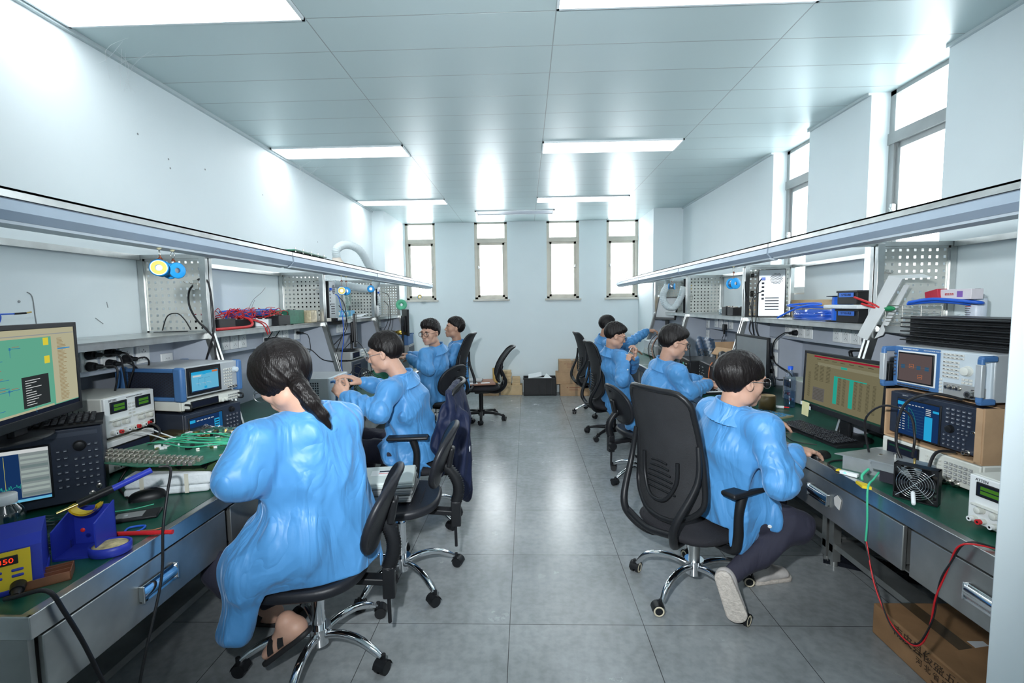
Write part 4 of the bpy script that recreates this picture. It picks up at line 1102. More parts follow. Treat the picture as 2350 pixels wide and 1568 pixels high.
# ---- left side, second: adjusting an instrument
CAST += [person('person in blue coat and thin glasses gripping the front of a grey instrument, left side',
       (-.73, 3.08, .52), (-.785, 2.97, 1.00), (-.885, 2.955, 1.145), (-.97, .02, -.22), (-1, .10), (-1.055, 3.02, .955), (-1.09, 2.80, .905),
       ((-.85, -.12, .42), (.35, .1, 1), -1, (.35, .3, .3, .3)), ((-.55, .15, .55), (-.1, -1, .15), 1, (.9, .9, 1.0, 1.0)),
       (-1.10, 3.2, .53), (-1.12, 2.94, .53), (-1.12, 3.2, 0), (-1.14, 2.93, 0), elb=((-.86, 3.22, .84), (-.86, 2.73, .82)), hair='short', hthick=.014, seed=12, seat=(-.745, 3.12, .44, .235),
       spec=dict(m=m_chrome, rnd=True, r=.023), h=.004, hc=.005, coat_amp=1.2)]
# ---- left side, third: turning to look at the camera
CAST += [person('person in blue coat and round dark glasses looking back over the shoulder at the camera',
       (-.99, 4.93, .56), (-.90, 4.81, 1.02), (-.955, 4.74, 1.165), (-.45, -.88, -.10), (-.92, .28), (-1.22, 4.95, .93), (-1.17, 4.70, .93),
       ((-.9, .1, 0), UPZ, -1, .3), ((-.9, .2, -.1), UPZ, 1, .3),
       (-1.32, 5.05, .56), (-1.36, 4.86, .56), (-1.3, 5.0, 0), (-1.35, 4.8, 0), elb=((-.98, 5.12, .84), (-.96, 4.60, .82)), hair='short', hthick=.017, hv=(0, .0, .028), spike=.003, seed=15, seat=(-.95, 4.95, .44, .22),
       spec=dict(m=m_black, rnd=True, r=.026), h=.004, hc=.006, eyes=True, jaw=1.05, skin=m_skin)]
# ---- left side, furthest
CAST += [person('person in blue coat furthest on the left, face tilted up towards the shelf',
       (-.86, 5.66, .58), (-.81, 5.68, 1.00), (-.85, 5.66, 1.165), (-.93, -.30, .12), (-.97, -.20), (-1.04, 5.66, .90), (-1.0, 5.50, .92),
       ((-.8, .1, .3), UPZ, -1, .5), ((-.8, .0, .3), (0, -1, .3), 1, .5),
       (-1.24, 5.76, .56), (-1.24, 5.56, .56), (-1.2, 5.7, 0), (-1.2, 5.5, 0), elb=((-.86, 5.86, .80), (-.86, 5.44, .80)), hair='short', hthick=.015, spike=.003, seed=19, seat=(-.95, 5.6, .47, .235), h=.0045, hc=.006, trou=m_jean, skin=m_skin2)]
# ---- right side, second: writing or typing over papers
CAST += [person('person with glasses, both hands over white paper, second from front on the right',
       (1.00, 3.80, .52), (1.075, 3.70, .985), (1.125, 3.67, 1.13), (.96, .06, -.24), (.98, .12), (1.42, 3.72, .80), (1.44, 3.98, .80),
       ((.95, -.12, -.10), UPZ, -1, (.2, .22, .25, .3)), ((.95, -.1, -.10), UPZ, 1, (.2, .22, .25, .3)),
       (1.38, 3.70, .52), (1.38, 3.92, .52), (1.42, 3.68, 0), (1.42, 3.95, 0), elb=((1.19, 3.52, .78), (1.20, 4.02, .78)), hair='short', hthick=.017, hv=(0, 0, .01), seed=23, seat=(.955, 3.85, .405, .22),
       spec=dict(m=m_black, rnd=True, r=.024), h=.004, hc=.005, coat_len=.5, hem=((-.02, -.12, -.02),))]
# ---- right side, third: holding a thin tool with raised hands
CAST += [person('person in blue coat raising a thin tool in both hands, right side',
       (.96, 4.96, .50), (.855, 4.86, .97), (.895, 4.82, 1.11), (.93, .05, -.30), (.93, .22), (.955, 4.62, .86), (1.075, 4.74, .90),
       ((.40, .25, .80), (-.6, -.7, .3), -1, (.8, .9, .9, .9)), ((.20, .1, .9), (.9, -.3, -.2), 1, (.8, .85, .9, .9)),
       (1.30, 4.86, .50), (1.30, 5.04, .50), (1.34, 4.85, 0), (1.34, 5.05, 0), elb=((.91, 4.55, .70), (1.10, 5.02, .76)), hair='short', hthick=.014, hv=(0, 0, .008), seed=27, seat=(.935, 5.12, .40, .235), spike=.002,
       spec=dict(m=m_black, rnd=True, r=.022), h=.004, hc=.006, coat_len=.6)]
# ---- right side, furthest: reaching up
CAST += [person('person with cropped hair in blue coat reaching up to the equipment, furthest on the right',
       (.92, 6.02, .57), (.955, 5.90, 1.02), (1.00, 5.86, 1.165), (.95, .20, -.10), (.95, .15), (1.46, 5.78, 1.10), (1.30, 6.05, .85),
       ((.95, .05, .05), (0, -.2, 1), -1, (.5, .6, .6, .6)), ((.95, -.1, -.10), UPZ, 1, .3),
       (1.26, 5.92, .55), (1.26, 6.12, .55), (1.28, 5.9, 0), (1.28, 6.1, 0), elb=((1.20, 5.66, .96), (1.12, 6.18, .80)), hair='crop', hthick=.008, seed=33, seat=(.92, 6.2, .47, .235), h=.0045, hc=.006, skin=m_skin2)]

m_button = mat('white_button', (.75, .78, .80), .35)
def stick(cast, target, r=.0085, name='coat_button', m=None):
    """sew a small disc onto the coat where the line from eye height to the target meets it"""
    coat = cast[1]['coat']; O = Vector(cast[1]['O']); o = Vector((0, 0, EYE)); d = (Vector(target)-o).normalized()
    ok, p, n, _ = coat.data and coat.ray_cast(o-O, d)
    if ok:
        b = B(m or m_button); b.lathe([(r*.3, .0012), (r*.35, .0022), (r, .0022), (r, 0)], tuple(p), 16, rot=n.to_track_quat('Z', 'Y').to_matrix()); b.obj(name, coat)

for q in ((1.06, 2.06, .455), (1.125, 2.06, .55)): stick(CAST[0], q)
for q in ((1.02, 4.70, .60), (1.00, 4.72, .78)): stick(CAST[6], q)
# ================================================================== INSTRUMENTS (local frame: front faces -y, x to the right seen from the front)
def qz(b, x0, x1, z0, z1, m, lay=0, y=-.0105):
    y = y-.0004*lay; b.quad([(x0, y, z0), (x1, y, z0), (x1, y, z1), (x0, y, z1)], m)
FR = Euler((pi/2, 0, 0)).to_matrix()        # text on a front panel
def lab(par, s, size, x, z, m, y=-.011, align='CENTER'): return text(s, size, (x, y, z), FR, m, 'lettering', par, .0003, align)
g_dark = glow('screen_dark', (.010, .014, .026), 1); g_navy = glow('screen_navy', (.008, .030, .10), 1); g_cyan = glow('screen_cyan', (.02, .34, .62), 1)
g_sky = glow('screen_pale_blue', (.12, .42, .62), 1); g_green = glow('screen_green', (.11, .36, .25), 1); g_tan = glow('screen_cream', (.42, .40, .27), 1)
g_tan2 = glow('screen_khaki', (.16, .145, .085), 1); g_teal = glow('screen_teal', (.02, .33, .25), 1); g_white = glow('screen_white', (.55, .58, .58), 1); g_yel = glow('screen_yellow', (.65, .55, .05), 1)
g_red = glow('screen_red', (.30, .01, .03), 1); g_brown = glow('screen_brown', (.10, .075, .075), 1); g_or = glow('screen_orange', (.55, .16, .05), 1); g_led = glow('led_red', (.8, .03, .01), 2); g_ledg = glow('led_green', (.06, .30, .02), 1)
g_line = glow('screen_blue_line', (.05, .14, .22), 1); g_bled = glow('led_blue', (.1, .35, 1), 4); m_off = mat('screen_off', (.05, .055, .055), .18)
m_key = mat('pale_key', (.62, .62, .58), .4, var=.05); m_keyd = mat('dark_key', (.045, .055, .08), .4, var=.1); m_keyt = mat('key_legend', (.45, .47, .5), .5)
m_silver = mat('silver_paint', (.50, .53, .55), .4, .3, var=.04); m_bnc = mat('nickel_connector', (.60, .58, .54), .25, 1., var=.05)
m_scrw = mat('white_blue_panel', (.56, .63, .68), .42, var=.03)
def instr(name, label, cat, loc, rz, w, d, h, body, front=None, fr=.012, group=None, feet=True, bev=.006):
    t = thing(name, label, cat, loc, radians(rz), group)
    z0 = .012 if feet else 0
    c = B(body).b2(-w/2, w/2, .0, d, z0, h, bev=bev)
    if feet:
        for x in (-w/2+.04, w/2-.04):
            for y in (.04, d-.04): c.cyl((x, y, 0), (x, y, z0+.002), .014, .012, 12, m=m_black)
    c.obj('casing', t)
    B(front or body).b2(-w/2+.002, w/2-.002, -.010, .004, z0+.002, h-.002, bev=.004).obj('front_panel', t)
    return t
def screen(t, x0, x1, z0, z1, bg, draw=None, bez=.006, bm=None, y=-.010, name='screen'):
    B(bm or m_black).b2(x0-bez, x1+bez, y-.004, y+.002, z0-bez, z1+bez, bev=.002).obj('screen_bezel', t)
    s = B(bg); Y = y-.0045; s.quad([(x0, Y, z0), (x1, Y, z0), (x1, Y, z1), (x0, Y, z1)], bg)
    if draw:
        W_, H_ = x1-x0, z1-z0
        def q(u0, u1, v0, v1, m, lay=1): s.quad([(x0+W_*a, Y-.0003*lay, z0+H_*b) for a, b in ((u0, v0), (u1, v0), (u1, v1), (u0, v1))], m)
        def ln(pts, m, th=.004, lay=2):
            for (a, b), (c, d) in zip(pts, pts[1:]):
                dx, dz = (c-a)*W_, (d-b)*H_; L_ = math.hypot(dx, dz) or 1; nx, nz = -dz/L_*th*H_/2, dx/L_*th*H_/2
                A_ = (x0+a*W_, z0+b*H_); C_ = (x0+c*W_, z0+d*H_)
                s.quad([(A_[0]-nx, Y-.0003*lay, A_[1]-nz), (C_[0]-nx, Y-.0003*lay, C_[1]-nz), (C_[0]+nx, Y-.0003*lay, C_[1]+nz), (A_[0]+nx, Y-.0003*lay, A_[1]+nz)], m)
        draw(q, ln)
    return s.obj(name, t, recalc=False)
def keypad(t, x0, z0, nx, nz, dx, dz, bw, bh, m, y=-.010, leg=None, name='keypad', skip=()):
    b = B(m)
    for i in range(nx):
        for j in range(nz):
            if (i, j) in skip: continue
            b.box((x0+i*dx, y-.0025, z0+j*dz), (bw, .006, bh), bev=.0012, seg=1)
            if leg: b.quad([(x0+i*dx+a*bw*.30, y-.0058, z0+j*dz+c*bh*.12) for a, c in ((-1, -1), (1, -1), (1, 1), (-1, 1))], leg)
    return b.obj(name, t)
def knob(t, x, z, r, l, m, y=-.010, cap=None):
    b = B(m); b.cyl((x, y+.002, z), (x, y-l*.25, z), r*1.15, r*1.1, 28).cyl((x, y-l*.25, z), (x, y-l, z), r, r*.92, 28)
    b.lathe([(r*.92, 0), (r*.75, .0012), (.0001, .0014)], (x, y-l, z), 28, cap or m, FR)
    return b.obj('knob', t)
def bnc(t, x, z, r=.0065, l=.020, m=None, y=-.010, name='connector'):
    b = B(m or m_bnc); b.cyl((x, y+.002, z), (x, y-.003, z), r*1.5, r*1.5, 6).cyl((x, y-.003, z), (x, y-l, z), r, r, 18)
    b.cyl((x, y-l-.0005, z), (x, y-l+.004, z), r*.6, r*.6, 12, m=m_black)
    return b.obj(name, t)
def post(t, x, z, col, y=-.010):
    b = B(m_cream); b.cyl((x, y+.002, z), (x, y-.014, z), .0085, .0085, 18); b.cyl((x, y-.014, z), (x, y-.024, z), .0078, .0078, 18, m=col).cyl((x, y-.0241, z), (x, y-.0238, z), .0035, .0035, 10, m=m_black)
    return b.obj('binding_post', t)
def cable(pts, r, m, name='cable', label=None, cat='cable', group=None, parent=None, n=8, sub=6):
    o = B(m).tube(pts, r, n, sub=sub).obj(name, parent)
    if label: tag(o, label, cat, group)
    return o
def spectrum(seed, m, base=.2, amp=.1):
    rs = random.Random(seed)
    def f(q, ln):
        q(.0, 1, .93, 1, g_white); q(.72, 1, .08, .93, glow('screen_grey_menu', (.20, .24, .24), 1))
        for k in range(9): q(.73, .99, .10+.09*k, .15+.09*k, glow('screen_menu_item', (.30, .36, .34), 1) if k % 3 else glow('screen_menu_dim', (.14, .19, .19), 1), 2)
        for k in range(1, 5): ln([(.72*k/5, .06), (.72*k/5, .92)], g_line, .003)
        ln([(.16, .06), (.16, .9)], g_yel, .003); ln([(.58, .06), (.58, .9)], g_yel, .004)
        ln([(i/110*.72, base+.10*(i/110)+rs.uniform(-amp, amp)*.6) for i in range(111)], m, .006, 3); q(0, 1, 0, .05, g_sky)
    return f
def ps_atten(label, loc, rz, digits=True):
    t = instr('power_supply', label, 'power supply', loc, rz, .255, .30, .165, m_cream, m_white)
    for s_ in (-1, 1):
        x = s_*.062
        screen(t, x-.034, x+.034, .108, .140, g_dark, lambda q, ln: [q(.12, .88, .55, .88, glow('digit_green', (.05, .16, .02), 1)), q(.12, .88, .12, .45, glow('digit_green', (.05, .16, .02), 1))])
        B(m_cream).b2(x-.045, x+.045, -.024, -.008, .074, .078, bev=.001).obj('knob_hood', t)
        knob(t, x-.022, .062, .0105, .018, m_cream); knob(t, x+.022, .062, .0105, .018, m_cream)
    keypad(t, -.010, .075, 2, 5, .020, .013, .010, .006, m_key)
    lab(t, 'ATTEN', .012, -.088, .152, m_ink, align='CENTER'); lab(t, 'PROGRAMMABLE DC POWER SUPPLY', .005, .02, .152, m_ink)
    for i, x in enumerate((-.10, -.075, -.04, -.012, .012, .045, .07)): post(t, x, .030, (m_white, m_red, m_white, m_cream, m_red, m_white, m_red)[i])
    B(m_black).b2(.092, .112, -.014, -.008, .022, .038, bev=.002).obj('power_switch', t)
    v = B(m_ink)
    for k in range(9): v.b2(-.1280, -.1272, .05+.024*k, .054+.024*k, .05, .12)
    v.obj('vent_slots', t)
    return t
# ---- near left stack --------------------------------------------------
t = instr('spectrum_analyzer', 'dark navy analyzer with a noise trace on its screen, nearest on the left bench', 'spectrum analyzer', (-1.745, 1.567, ZT+.004), 40, .43, .24, .285, m_navy, m_navy)
screen(t, -.195, .068, .050, .232, g_navy, spectrum(3, g_teal), bm=m_black); lab(t, 'KEYSIGHT', .009, -.15, .262, m_keyt); lab(t, 'MXA Signal Analyzer', .007, -.05, .262, m_keyt)
keypad(t, .092, .075, 2, 6, .019, .026, .012, .009, m_keyd, leg=m_keyt, name='keypad'); keypad(t, .138, .075, 4, 7, .019, .024, .011, .009, m_keyd, leg=m_keyt, skip=[(0, 5), (0, 6), (1, 5), (1, 6)])
knob(t, .150, .218, .017, .016, m_black); bnc(t, .175, .035); bnc(t, .195, .058)
B(m_keyd).b2(.06, .20, -.0115, -.010, .255, .270).obj('name_strip', t)
kb_prof = None
def keyboard(label, loc, rz, w=.44, d=.145, tilt=0, wrist=False):
    t = thing('keyboard', label, 'keyboard', loc, 0); t.rotation_euler = (radians(tilt), 0, radians(rz))
    b = B(m_black); b.poly([(-w/2, 0, 0), (-w/2, d, 0), (-w/2, d, .022), (-w/2, .01, .012), (-w/2, 0, .008)], (w, 0, 0)); b.obj('keyboard_base', t)
    ks = B(m_black2); rw = [14, 14, 13, 12, 11, 8]
    for j in range(6):
        y = d-.02-j*.0215; z = .012+.010*y/d+.004; n = 21; xs_ = -w/2+.014
        for i in range(n):
            gap = .006 if i > 13 else 0; gap += .006 if i > 16 else 0
            x = xs_+i*.0192+gap
            if j == 5 and 4 <= i <= 8: continue
            ks.box((x, y, z+.003), (.0160, .0165, .008), bev=.0025, seg=1)
            ks.quad([(x-.003, y+.002, z+.0072), (x+.002, y+.002, z+.0072), (x+.002, y+.0045, z+.0072), (x-.003, y+.0045, z+.0072)], m_keyt)
    ks.box((-w/2+.014+6*.0192, d-.02-5*.0215, .012+.010*.04/d+.007), (.094, .0165, .008), bev=.0025, seg=1)
    ks.obj('keys', t)
    return t
def monitor(label, loc, rz, w, h, zb, draw=None, bg=None, tilt=0, stand=True, sb=1., name='monitor', chin=.03, standy=.10, base_z=0.):
    """loc at the base on the surface; zb = bottom edge height above it"""
    t = thing(name, label, 'monitor', loc, radians(rz))
    T = Matrix.Translation((0, 0, zb)) @ Matrix.Rotation(radians(-tilt), 4, 'X')
    def fix(o): o.matrix_local = T; return o
    fix(B(m_black).b2(-w/2, w/2, 0, .018, 0, h, bev=.004).b2(-w*.30, w*.30, .015, .045, h*.12, h*.75, bev=.012).obj('screen_casing', t))
    s0 = B(m_black); bz = .017
    s0.b2(-w/2, w/2, -.004, .002, 0, chin, bev=.002).b2(-w/2, w/2, -.004, .002, h-bz, h, bev=.002).b2(-w/2, -w/2+bz, -.004, .002, .002, h-.002, bev=.002).b2(w/2-bz, w/2, -.004, .002, .002, h-.002, bev=.002)
    fix(s0.obj('screen_bezel', t))
    s = B(bg or m_off); x0, x1, z0, z1 = -w/2+bz, w/2-bz, chin, h-bz; Y = -.0012
    s.quad([(x0, Y, z0), (x1, Y, z0), (x1, Y, z1), (x0, Y, z1)], bg or m_off)
    if draw:
        W_, H_ = x1-x0, z1-z0
        def q(u0, u1, v0, v1, m, lay=1): s.quad([(x0+W_*a, Y-.0003*lay, z0+H_*b) for a, b in ((u0, v0), (u1, v0), (u1, v1), (u0, v1))], m)
        def ln(pts, m, th=.004, lay=2):
            for (a, b), (c, d) in zip(pts, pts[1:]):
                dx, dz = (c-a)*W_, (d-b)*H_; L_ = math.hypot(dx, dz) or 1; nx, nz = -dz/L_*th*H_/2, dx/L_*th*H_/2
                A_ = (x0+a*W_, z0+b*H_); C_ = (x0+c*W_, z0+d*H_)
                s.quad([(A_[0]-nx, Y-.0003*lay, A_[1]-nz), (C_[0]-nx, Y-.0003*lay, C_[1]-nz), (C_[0]+nx, Y-.0003*lay, C_[1]+nz), (A_[0]+nx, Y-.0003*lay, A_[1]+nz)], m)
        draw(q, ln)
    fix(s.obj('display', t, recalc=False))
    if stand:
        B(m_black).b2(-.035, .035, .035, .055, .008, zb+h*.35, bev=.006).obj('stand_neck', t)
        B(m_black).lathe([(.11, 0), (.11, .005), (.09, .010), (.02, .012)], (0, .06, 0), 32, sx=1.15*sb, sy=.85*sb).obj('stand_base', t)
    return t
def draw_schematic(q, ln):
    rs = random.Random(5)
    q(0, 1, .90, 1, g_tan); q(.0, 1, .925, .935, glow('screen_grey', (.25, .27, .28), 1), 2); q(.74, 1, .06, .90, g_tan); q(0, 1, 0, .05, g_dark); q(0, .72, .05, .075, g_tan)
    for k in range(46): q(.80, .80+rs.uniform(.05, .10), .09+.0172*k, .097+.0172*k, glow('screen_text_tan', (.28, .20, .10), 1), 2)
    q(.80, .94, .73, .745, glow('screen_blue', (.05, .25, .5), 1), 3)
    for v in (.80, .58): q(.655, .71, v, v+.09, g_yel, 2)
    mb = glow('schematic_blue', (.03, .16, .33), 1)
    for k in range(14):
        u, v = rs.uniform(.02, .55), rs.uniform(.10, .86); ln([(u, v), (u+rs.uniform(.06, .16), v)], mb, .006); ln([(u, v), (u, v-rs.uniform(.04, .10))], mb, .006)
        q(u-.008, u+.008, v-.014, v+.014, mb, 3); q(u+.02, u+.08, v+.015, v+.022, glow('schematic_red', (.30, .16, .12), 1), 3)
    q(.42, .68, .10, .46, glow('popup_dark', (.025, .03, .032), 1), 4)
    for k in range(11): q(.45, .45+rs.uniform(.05, .16), .13+.028*k, .138+.028*k, g_white, 5)
def draw_table(q, ln):
    rs = random.Random(8); tx = glow('screen_text_dark', (.055, .05, .03), 1)
    q(.12, 1, .955, .985, g_red); q(0, 1, 0, .035, glow('task_bar_green', (.015, .05, .035), 1))
    for k in range(7): q(.16+.11*k, .20+.11*k+.02, .915, .925, tx, 2)
    q(.18, .96, .80, .86, glow('screen_khaki_light', (.21, .20, .13), 1)); q(.50, .58, .81, .85, g_teal, 2)
    for x in (.42, .62): q(x, x+.05, .14, .66, g_teal, 2); q(x+.05, x+.20, .64, .66, g_teal, 2)
    for j in range(24):
        for x in (.05, .48, .54, .68, .74, .82, .89): q(x, x+.035, .15+.021*j, .157+.021*j, tx, 2)
    for j in range(12):
        for x in (.14, .22, .31): q(x, x+.055, .50+.027*j, .508+.027*j, tx, 2)
    q(.13, .30, .10, .36, glow('screen_grey_box', (.11, .105, .10), 1), 2)
    for k in range(8): q(.14, .29, .12+.028*k, .126+.028*k, tx, 3)
keyboard('black keyboard lying on top of the dark navy analyzer, left bench', (-1.735, 1.555, ZT+.292), 40, w=.44, d=.13)
monitor('monitor showing a green circuit schematic, nearest on the left', (-1.625, 1.505, ZT+.292), 107, .53, .330, .045, draw_schematic, g_green, tilt=0, base_z=0)
ps_lo = instr('power_supply', 'grey power supply with a black display strip, under the white supply on the left bench', 'power supply', (-1.775, 2.045, ZT+.004), 90, .27, .30, .150, m_cream, m_white)
screen(ps_lo, -.118, .118, .070, .118, g_dark); lab(ps_lo, 'PROGRAMMABLE DC POWER SUPPLY', .006, .0, .078, m_keyt, y=-.0150)
for i in range(4): post(ps_lo, -.09+.05*i, .036, (m_white, m_red, m_white, m_red)[i])
ps_atten('white twin-display power supply with posts, topmost of its stack on the left bench', (-1.765, 2.045, ZT+.156), 90).scale = (1.06, 1, 1.12)
t = instr('signal_analyzer', 'dark navy analyzer with a blue trace screen, lowest under the blue generator', 'signal analyzer', (-1.594, 2.352, ZT+.004), 79, .345, .30, .205, m_navy, m_navy)
def draw_sa(q, ln):
    q(.74, .90, .05, .80, g_cyan); q(.90, 1, .0, 1, glow('screen_deep_blue', (.01, .10, .26), 1)); q(0, .16, .84, .94, g_cyan)
    for k in range(8): q(.76, .88, .08+.09*k, .12+.09*k, g_dark, 2)
    for k in range(5): q(.2+.11*k, .28+.11*k, .86, .89, g_white, 2)
    ln([(.02, .12), (.7, .42)], g_yel, .012); ln([(.28, .20), (.28, .62)], g_yel, .008); ln([(.5, .3), (.5, .66)], g_yel, .008)
    for k in range(1, 6): ln([(.02, .12*k), (.72, .12*k)], g_line, .004)
screen(t, -.150, .040, .040, .178, g_navy, draw_sa); keypad(t, .072, .045, 4, 6, .022, .020, .013, .011, m_keyd, leg=m_keyt); knob(t, .104, .175, .014, .014, m_black)
t = instr('bench_meter', 'thin cream instrument with black display sandwiched below the blue generator', 'instrument', (-1.600, 2.355, ZT+.212), 79, .355, .32, .058, m_cream, m_cream)
screen(t, -.125, .025, .022, .046, g_dark); keypad(t, .098, .016, 6, 3, .0115, .013, .007, .006, m_greyw, leg=None)
for x in (.048, .074): knob(t, x, .026, .010, .014, m_cream)
for s_ in (-1, 1): B(m_black).tube([(s_*.160, -.010, .018), (s_*.160, -.040, .020), (s_*.160, -.040, .040), (s_*.160, -.010, .042)], .005, 8, sub=4).obj('handle', t)
def blue_gen(label, loc, rz):
    t = thing('signal_generator', label, 'signal generator', loc, radians(rz)); w, d, h = .335, .36, .160
    B(m_silver).b2(-w/2, w/2, 0, d, .012, h, bev=.005).obj('casing', t)
    B(m_silver).b2(-w/2, w/2, -.012, .002, .012, h-.002, bev=.004).obj('front_panel', t)
    for s_ in (-1, 1):
        b = B(m_blue); x = s_*(w/2+.008)
        b.box((x, .0, h/2), (.030, .05, h+.004), bev=.010).box((x, d-.03, h/2), (.028, .06, h+.004), bev=.010).b2(x-.012, x+.012, 0, d, h-.022, h-.004, bev=.005).b2(x-.012, x+.012, 0, d, .002, .020, bev=.005)
        b.obj('corner_bumper', t)
        g = B(m_navy); g.b2(s_*(w/2+.001), s_*(w/2+.004), .02, d-.05, .018, h-.02)
        for i in range(26):
            for j in range(9):
                yy = .032+i*.0115; zz = .026+j*.0138+(.0069 if i % 2 else 0)
                if zz > h-.03: continue
                g.cyl((s_*(w/2+.004), yy, zz), (s_*(w/2+.0048), yy, zz), .0048, .0048, 6, m=m_ink)
        g.obj('side_grille', t)
    def dr(q, ln):
        q(0, 1, .86, 1, g_cyan); q(.76, .98, .88, .98, g_or, 2); q(.05, .35, .74, .82, g_white, 2); q(.45, .55, .10, .22, g_cyan, 2); q(.40, .52, .82, .9, g_cyan, 2)
        for u in (.25, .48): ln([(u, .25), (u, .65), (u+.18, .65)], g_navy, .008)
        for k in range(3): ln([(.15+.2*k, .4), (.3+.2*k, .4), (.3+.2*k, .3)], g_white, .008)
        q(0, 1, 0, .05, g_navy, 2)
    B(m_black).b2(-.150, .055, -.0135, -.011, .020, .155, bev=.002).obj('display_frame', t)
    screen(t, -.128, .032, .036, .132, g_sky, dr, y=-.0135)
    keypad(t, .078, .042, 4, 6, .0145, .0155, .010, .009, m_key, y=-.012, leg=m_ink); knob(t, .148, .112, .014, .016, m_scrw, y=-.012)
    for k in range(3): bnc(t, .10+.022*k, .026, .005, .012, y=-.012)
    keypad(t, -.163, .040, 1, 7, .01, .014, .007, .006, m_keyd, y=-.012)
    return t
blue_gen('blue-bumpered signal generator with a pale blue screen, top of its stack on the left', (-1.600, 2.355, ZT+.272), 80)
# ---- second unit: the instrument being gripped ------------------------
t = instr('test_instrument', 'grey instrument with perforated side, being gripped by the seated person on the left', 'instrument', (-1.375, 3.42, ZT+.004), 90, .34, .36, .212, m_silver, m_scrw)
v = B(m_ink)
for i in range(16):
    for j in range(8): v.b2(-.1712, -.1702, .07+.016*i, .080+.016*i, .05+.017*j, .061+.017*j)
v.obj('side_perforation', t)
screen(t, -.075, .015, .06, .17, g_dark); keypad(t, .045, .05, 4, 6, .022, .024, .013, .012, m_key, leg=m_ink); knob(t, .148, .05, .013, .03, m_chrome); knob(t, .105, .185, .010, .02, m_chrome)
for s_ in (-1, 1): B(m_blue).tube([(s_*.15, -.008, .04), (s_*.15, -.045, .045), (s_*.15, -.045, .175), (s_*.15, -.008, .18)], .009, 10, sub=4).obj('handle', t)
# ---- third unit --------------------------------------------------------
for i, (y, z, l) in enumerate(((4.42, .004, 'lower grey analyzer on the third left bench, under the small box'), (4.40, .208, 'upper grey instrument of the stack on the third left bench'))):
    t = instr('boxed_instrument', l, 'instrument', (-1.60, y+.1, ZT+z), 90, .42, .36, .20 if i == 0 else .085, m_greyw, m_navy if i == 0 else m_silver)
    keypad(t, .06, .03, 5, 2, .022, .022, .013, .012, m_key); screen(t, -.17, -.01, .03, .16 if i == 0 else .07, g_dark)
t = instr('boxed_instrument', 'low grey perforated box beside the side-on monitor, third left bench', 'instrument', (-1.66, 4.98, ZT+.004), 90, .38, .34, .23, m_greyw, m_silver)
keypad(t, .06, .05, 5, 4, .022, .03, .013, .012, m_key); v = B(m_ink)
for i in range(12):
    for j in range(5): v.b2(-.1912, -.1902, .08+.018*i, .090+.018*i, .10+.02*j, .112+.02*j)
v.obj('side_perforation', t)
monitor('monitor seen edge-on over the third left bench', (-1.60, 4.46, ZT+.297), 108, .46, .30, .045, None, m_off)
monitor('monitor seen edge-on over the furthest left bench', (-1.50, 5.95, ZT+.003), 112, .50, .32, .34, None, m_off)
t = instr('boxed_instrument', 'grey instrument in front of the blue crate, furthest left bench', 'instrument', (-1.58, 5.60, ZT+.004), 90, .30, .36, .19, m_greyw, m_silver)
keypad(t, .03, .05, 4, 4, .022, .03, .013, .012, m_key); screen(t, -.13, -.01, .04, .15, g_dark)
# ---- right side near stack --------------------------------------------
def rw_analyzer(label, loc, rz):
    t = instr('network_analyzer', label, 'network analyzer', loc, rz, .40, .36, .185, m_silver, m_scrw)
    def dr(q, ln):
        for x in (.08, .56, .80): q(x, x+.12, .46, .62, glow('screen_steel_blue', (.03, .09, .16), 1)); q(x, x+.12, .60, .64, g_brown, 2)
        for x, z in ((.33, .50), (.60, .14)): q(x, x+.14, z, z+.14, g_or); q(x+.01, x+.13, z+.01, z+.13, g_brown, 2); q(x+.03, x+.11, z+.05, z+.07, g_or, 3)
        ln([(.02, .54), (.95, .54)], glow('screen_grey2', (.14, .12, .13), 1), .006)
    B(m_blue).b2(-.198, .010, -.0125, -.0095, .014, .182, bev=.002).obj('blue_fascia', t)
    B(m_white).b2(-.178, -.004, -.0145, -.0115, .030, .166, bev=.005).obj('screen_surround', t)
    screen(t, -.166, -.016, .042, .154, g_brown, dr, y=-.0145)
    keypad(t, -.165, .0215, 8, 1, .0185, .01, .014, .006, m_keyd, y=-.0125); keypad(t, -.190, .06, 1, 7, .01, .015, .008, .007, m_keyd, y=-.0125)
    keypad(t, .030, .085, 4, 5, .0165, .014, .013, .009, m_key, leg=m_ink); keypad(t, .030, .158, 5, 2, .0165, .012, .013, .008, m_key, leg=m_ink)
    keypad(t, .018, .018, 1, 5, .01, .013, .010, .008, m_key)
    knob(t, .118, .115, .017, .018, m_cream); keypad(t, .104, .070, 3, 2, .014, .012, .010, .009, m_key)
    B(m_greyw).b2(.028, .185, -.0118, -.0095, .014, .062).obj('port_panel', t)
    for k in range(3): bnc(t, .050+.021*k, .046, .0065, .014, y=-.012)
    bnc(t, .148, .034, .013, .030, y=-.012)
    for s_ in (-1, 1):
        b = B(m_blue); x = s_*.203
        b.box((x, -.030, .170), (.020, .060, .022), bev=.006).box((x, -.030, .018), (.020, .060, .022), bev=.006).box((x, -.055, .094), (.020, .014, .160), bev=.005)
        o = b.obj('handle', t); B(m_silver).b2(x-.0115, x+.0115, -.064, -.048, .035, .152, bev=.003).obj('handle_grip', o)
    lab(t, 'ROHDE&SCHWARZ', .008, -.155, .174, m_white, y=-.0128, align='LEFT'); lab(t, 'VECTOR NETWORK ANALYZER', .0055, -.06, .174, m_white, y=-.0128, align='LEFT')
    v = B(m_ink)
    for i in range(8):
        for j in range(14): v.b2(.1998, .2006, .05+.010*i, .055+.010*i, .03+.010*j, .035+.010*j)
    v.obj('side_vents', t)
    return t
RX = 0
rzR = -85
